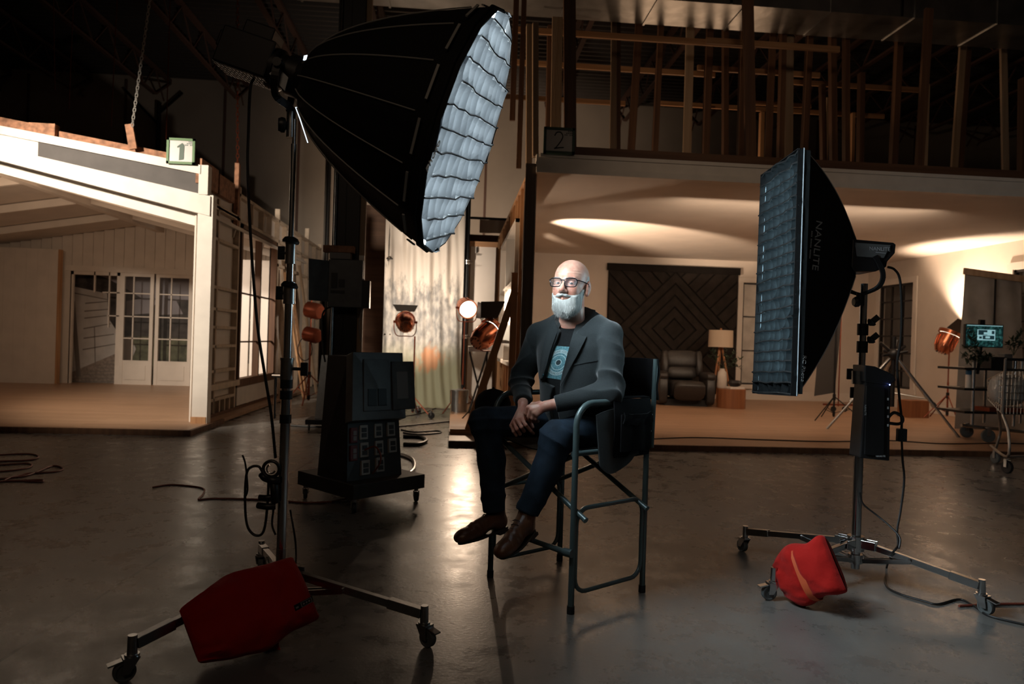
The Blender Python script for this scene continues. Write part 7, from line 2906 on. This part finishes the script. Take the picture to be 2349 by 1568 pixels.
# --- shoes
def shoe(heel, toe, roll, ankle, nm):
    heel, toe = V(heel), V(toe)
    y = (toe - heel)
    L_ = y.length
    y.normalize()
    up = (V(ankle) - heel)
    x = y.cross(up).normalized()
    z = x.cross(y).normalized()
    Sm = np.array([A3(x), A3(y), A3(z)]).T
    an = (A3(ankle) - A3(heel)) @ Sm
    def f(P):
        q = (P - A3(heel)) @ Sm
        d = ell(q, (0, .035, .030), (.034, .046, .042))
        d = smin(d, ell(q, (0, L_ - .075, .020), (.047, .085, .034)), .03)
        d = smin(d, ell(q, (0, L_ - .035, .018), (.040, .050, .028)), .02)
        d = smin(d, cone(q, (0, .06, .05), (0, L_ - .10, .035), .040, .034), .02)
        d = smin(d, cone(q, (0, .045, .05), tuple(an * .62 + np.array([0, .03, .05]) * .38), .040, .042), .02)
        d = smax(d, -(q[:, 2] + .004), .004)
        d = d + .0016 * np.sin(q[:, 1] * 190 + 2 * np.sin(q[:, 0] * 60)) * np.exp(-((q[:, 1] - (L_ - .10)) / .022) ** 2) * (q[:, 2] > .02)
        cap = np.abs(q[:, 1] - (L_ - .062 + 6 * q[:, 0] ** 2)) < .0022
        d = d + .0016 * cap * (q[:, 2] > .01)
        return d
    lo = np.minimum(np.minimum(A3(heel), A3(toe)), A3(ankle)) - .10
    hi = np.maximum(np.maximum(A3(heel), A3(toe)), A3(ankle)) + .10
    vs, fs = surfnet(f, lo, hi, .0032)
    o = np_mesh('shoe', vs, fs, M['shoe'], person)
    outl = []
    for i in range(28):
        a = 2 * math.pi * i / 28
        s, c = math.sin(a), math.cos(a)
        yy = (L_ * .5 - .003) + (L_ * .5 + .004) * c
        w_ = .036 + .013 * math.exp(-((yy - (L_ - .085)) / .06) ** 2)
        outl.append(heel + y * yy + x * (w_ * abs(s) ** .7 * math.copysign(1, s)) - z * .012)
    m = MB().prism(outl, z * .010)
    m.prism([heel + y * .062 + x * -.033 - z * .012, heel + y * .062 + x * .033 - z * .012, heel + y * .0 + x * .026 - z * .012, heel + y * .0 - x * .026 - z * .012], z * -.014)
    m.build('sole', M['sole'], o)
    lc_ = MB()
    for k in range(5):
        yy = .088 + .017 * k
        zz_ = .096 - .0115 * k
        lc_.tube(smooth_path([heel + y * yy + x * -.020 + z * (zz_ - .008), heel + y * (yy + .006) + z * (zz_ + .001), heel + y * (yy + .003) + x * .020 + z * (zz_ - .008)], 4), .0022, 6)
    lc_.build('laces', M['sole'], o, smooth=True)
    return o


shoe(onD(1160, 1205, 3.435), onD(1052, 1243, 3.27), 0, onD(1136, 1160, 3.41), 'r')
shoe(onD(1222, 1212, 3.235), onD(1148, 1277, 3.055), 0, onD(1210, 1166, 3.215), 'l')

# --- eyes, glasses, beard
ey = MB()
for s in (-1, 1):
    ey.sphere(hw(s * .0315, .0765, 0), .0136, 20)
M['eye_white'] = mat('eye_white', (.40, .36, .34), .15)
eo = ey.build('eyes', M['eye_white'], person, smooth=True)
M['iris'] = mat('dark_iris', (.035, .03, .03), .15)
ir_ = MB()
gz = (C0 - hw(0, .08, 0)).normalized()
for s in (-1, 1):
    c = hw(s * .0315, .0765, 0)
    ir_.lathe([(.0066, .0118), (.0050, .0128), (0, .0137)], c, gz, 16)
ir_.build('irises', M['iris'], eo, smooth=True)
# short white hair at the temples
def temple_sdf(P):
    q = (P - A3(HC)) @ HM / HS
    d = head_core(q) - .0016
    reg = ell(q, (0, -.018, .012), (.2, .030, .040))
    return smax(smax(d, reg, .01) + .0005 * wob(q, 160), .055 - np.abs(q[:, 0]), .004)


vt_, ft_ = surfnet(temple_sdf, A3(HC) + np.array([-.13, -.13, -.06]), A3(HC) + np.array([.13, .13, .09]), .0026)
np_mesh('temple_hair', vt_, ft_, mat('temple_stubble', (.58, .50, .46), .6, noise_amt=.15, nscale=120), person)
# glasses
gl = MB()
for s in (-1, 1):
    cxx = s * .0355
    out = []
    for i in range(24):
        a = 2 * math.pi * i / 24
        c, t_ = math.cos(a), math.sin(a)
        px_ = cxx + .0285 * abs(c) ** .5 * math.copysign(1, c) * (1.03 if t_ > 0 else .94)
        pz_ = .001 + .0190 * abs(t_) ** .55 * math.copysign(1, t_)
        out.append(hw(px_, .1065 - 2.6 * (px_ ** 2) , pz_))
    gl.tube(out, .0023, 6, closed=True)
    # thicker top bar
    gl.tube([hw(cxx + dx, .1065 - 2.6 * (cxx + dx) ** 2, .0195) for dx in (-.020, -.010, 0, .010, .020)], .0030, 6)
    gl.tube(smooth_path([hw(s * .0605, .098, .012), hw(s * .070, .090, .012), hw(s * .0785, .05, .010), hw(s * .0835, .0, .006), hw(s * .083, -.018, -.006)], 5), .0024, 6)
gl.tube(smooth_path([hw(-.009, .1075, .010), hw(0, .1095, .012), hw(.009, .1075, .010)], 4), .0026, 6)
go = gl.build('eyeglasses', M['frame_black'], person, smooth=True)
M['lens_glass'] = glass_mat('spectacle_lens', (.5, .6, .7), .06, .02)
q = MB()
for s in (-1, 1):
    q.add([hw(s * .0355 + a, .1062 - 2.6 * (s * .0355 + a) ** 2, b) for a, b in ((-.027, -.017), (.027, -.017), (.028, .018), (-.028, .018))], [(0, 1, 2, 3)])
q.build('lenses', M['lens_glass'], go)


def beard_sdf(P):
    q = (P - A3(HC)) @ HM / HS
    core = head_core(q)
    reg = q[:, 2] + .008 + .60 * q[:, 1]           # below a line rising to the sideburn
    sh = smax(core - .0075, reg, .012)
    sh = smax(sh, -(q[:, 1] + .012 - .0 * q[:, 2]), .010)
    chin = ell(q, (0, .056, -.100), (.050, .046, .050))
    chin = smin(chin, ell(q, (0, .052, -.120), (.034, .036, .030)), .02)
    for s in (-1, 1):
        chin = smin(chin, ell(q, (s * .038, .040, -.088), (.026, .040, .044)), .02)
    d = smin(sh, chin, .02)
    for s in (-1, 1):
        d = smin(d, chain(q, [(0, .1035, -.0530), (s * .018, .0985, -.0560), (s * .042, .079, -.0610), (s * .052, .062, -.086)], [.0055, .0072, .0070, .007], .006), .005)
    q2 = q.copy(); q2[:, 2] -= 6.5 * q[:, 0] ** 2
    mouth = ell(q2, (0, .098, -.0700), (.037, .034, .0038))
    d = smax(d, -mouth, .002)
    d = smax(d, -ell(q, (0, .1135, -.034), (.020, .02, .0135)), .003)
    st = wob(q, 150, (1, 1, .16)) * .0013 + wob(q, 60, (1, 1, .35)) * .0022
    low = np.clip((-.10 - q[:, 2]) / .06, 0, 1)
    return d + st * (1.25 + low)


vs, fs = surfnet(beard_sdf, A3(HC) + np.array([-.14, -.14, -.22]), A3(HC) + np.array([.14, .14, .03]), .0021)
bo = np_mesh('beard', vs, fs, M['beard'], person)
bt = bvh(vs, fs)
rnd = random.Random(11)
hr = MB()
vsel = [vs[i] for i in rnd.sample(range(len(vs)), 2600)]
M['hair_strand'] = mat('white_hair_strand', (.56, .57, .55), .5)
for p in vsel:
    p = V(p)
    q = (A3(p) - A3(HC)) @ HM / HS
    if q[1] < 0 or abs(q[0]) < .034 and -.078 < q[2] < -.056:
        continue
    l_, n_, i_, d_ = bt.find_nearest(p)
    L_ = rnd.uniform(.006, .013) * (1.2 if q[2] < -.09 else .7)
    dn_ = (-HZ * 1.0 + V((q[0] * -3, 0, 0)) * .2 + n_ * .28 + V((rnd.uniform(-.25, .25), rnd.uniform(-.25, .25), rnd.uniform(-.1, .1)))).normalized()
    a = p - n_ * .001
    b = a + dn_ * L_ * .5 + n_ * L_ * .12
    c = a + dn_ * L_
    hr.tube([a, b, c], [.00042, .00036, .00015], 3, cap=False)
hr.build('beard_strands', M['hair_strand'], bo)['kind'] = 'stuff'
# eyebrows
q = MB()
for s in (-1, 1):
    for k in range(46):
        t_ = k / 45
        a = hw(s * (.014 + .034 * t_), .0965 - 1.0 * (.014 + .034 * t_) ** 2 * 6 * t_, .0225 + .003 * math.sin(math.pi * t_) + rnd.uniform(-.002, .002))
        q.tube([a, a + HX * s * .006 + HZ * rnd.uniform(.0, .003) + HY * .001], [.0006, .0002], 3, cap=False)
q.build('eyebrows', mat('grey_brow_hair', (.40, .36, .33), .6), person)

# black cap resting on the far arm of the chair
cc_ = onD(1131, 922, 3.72)
cp_ = thing('baseball_cap', 'black cap resting on the far arm of the director chair', 'cap', cc_)
m = MB()
m.lathe([(.092, -.055), (.096, -.03), (.094, 0), (.080, .035), (.050, .060), (.015, .070), (0, .071)], cc_ + V((0, 0, 0)), (0, 0, 1), 32)
m.build('crown', M['black_fabric'], cp_, smooth=True)
MB().sphere(cc_ + V((0, 0, .072)), .008, 10).build('top_button', M['black_fabric'], cp_, smooth=True)
MB().grid(lambda u, v: cc_ + V((-.07 + .14 * u, -.07 - .07 * v * math.sin(math.pi * (.12 + .76 * u)), -.052 - .02 * v + .012 * math.sin(math.pi * u))), 14, 6, .004).build('brim', M['black_fabric'], cp_, smooth=True)
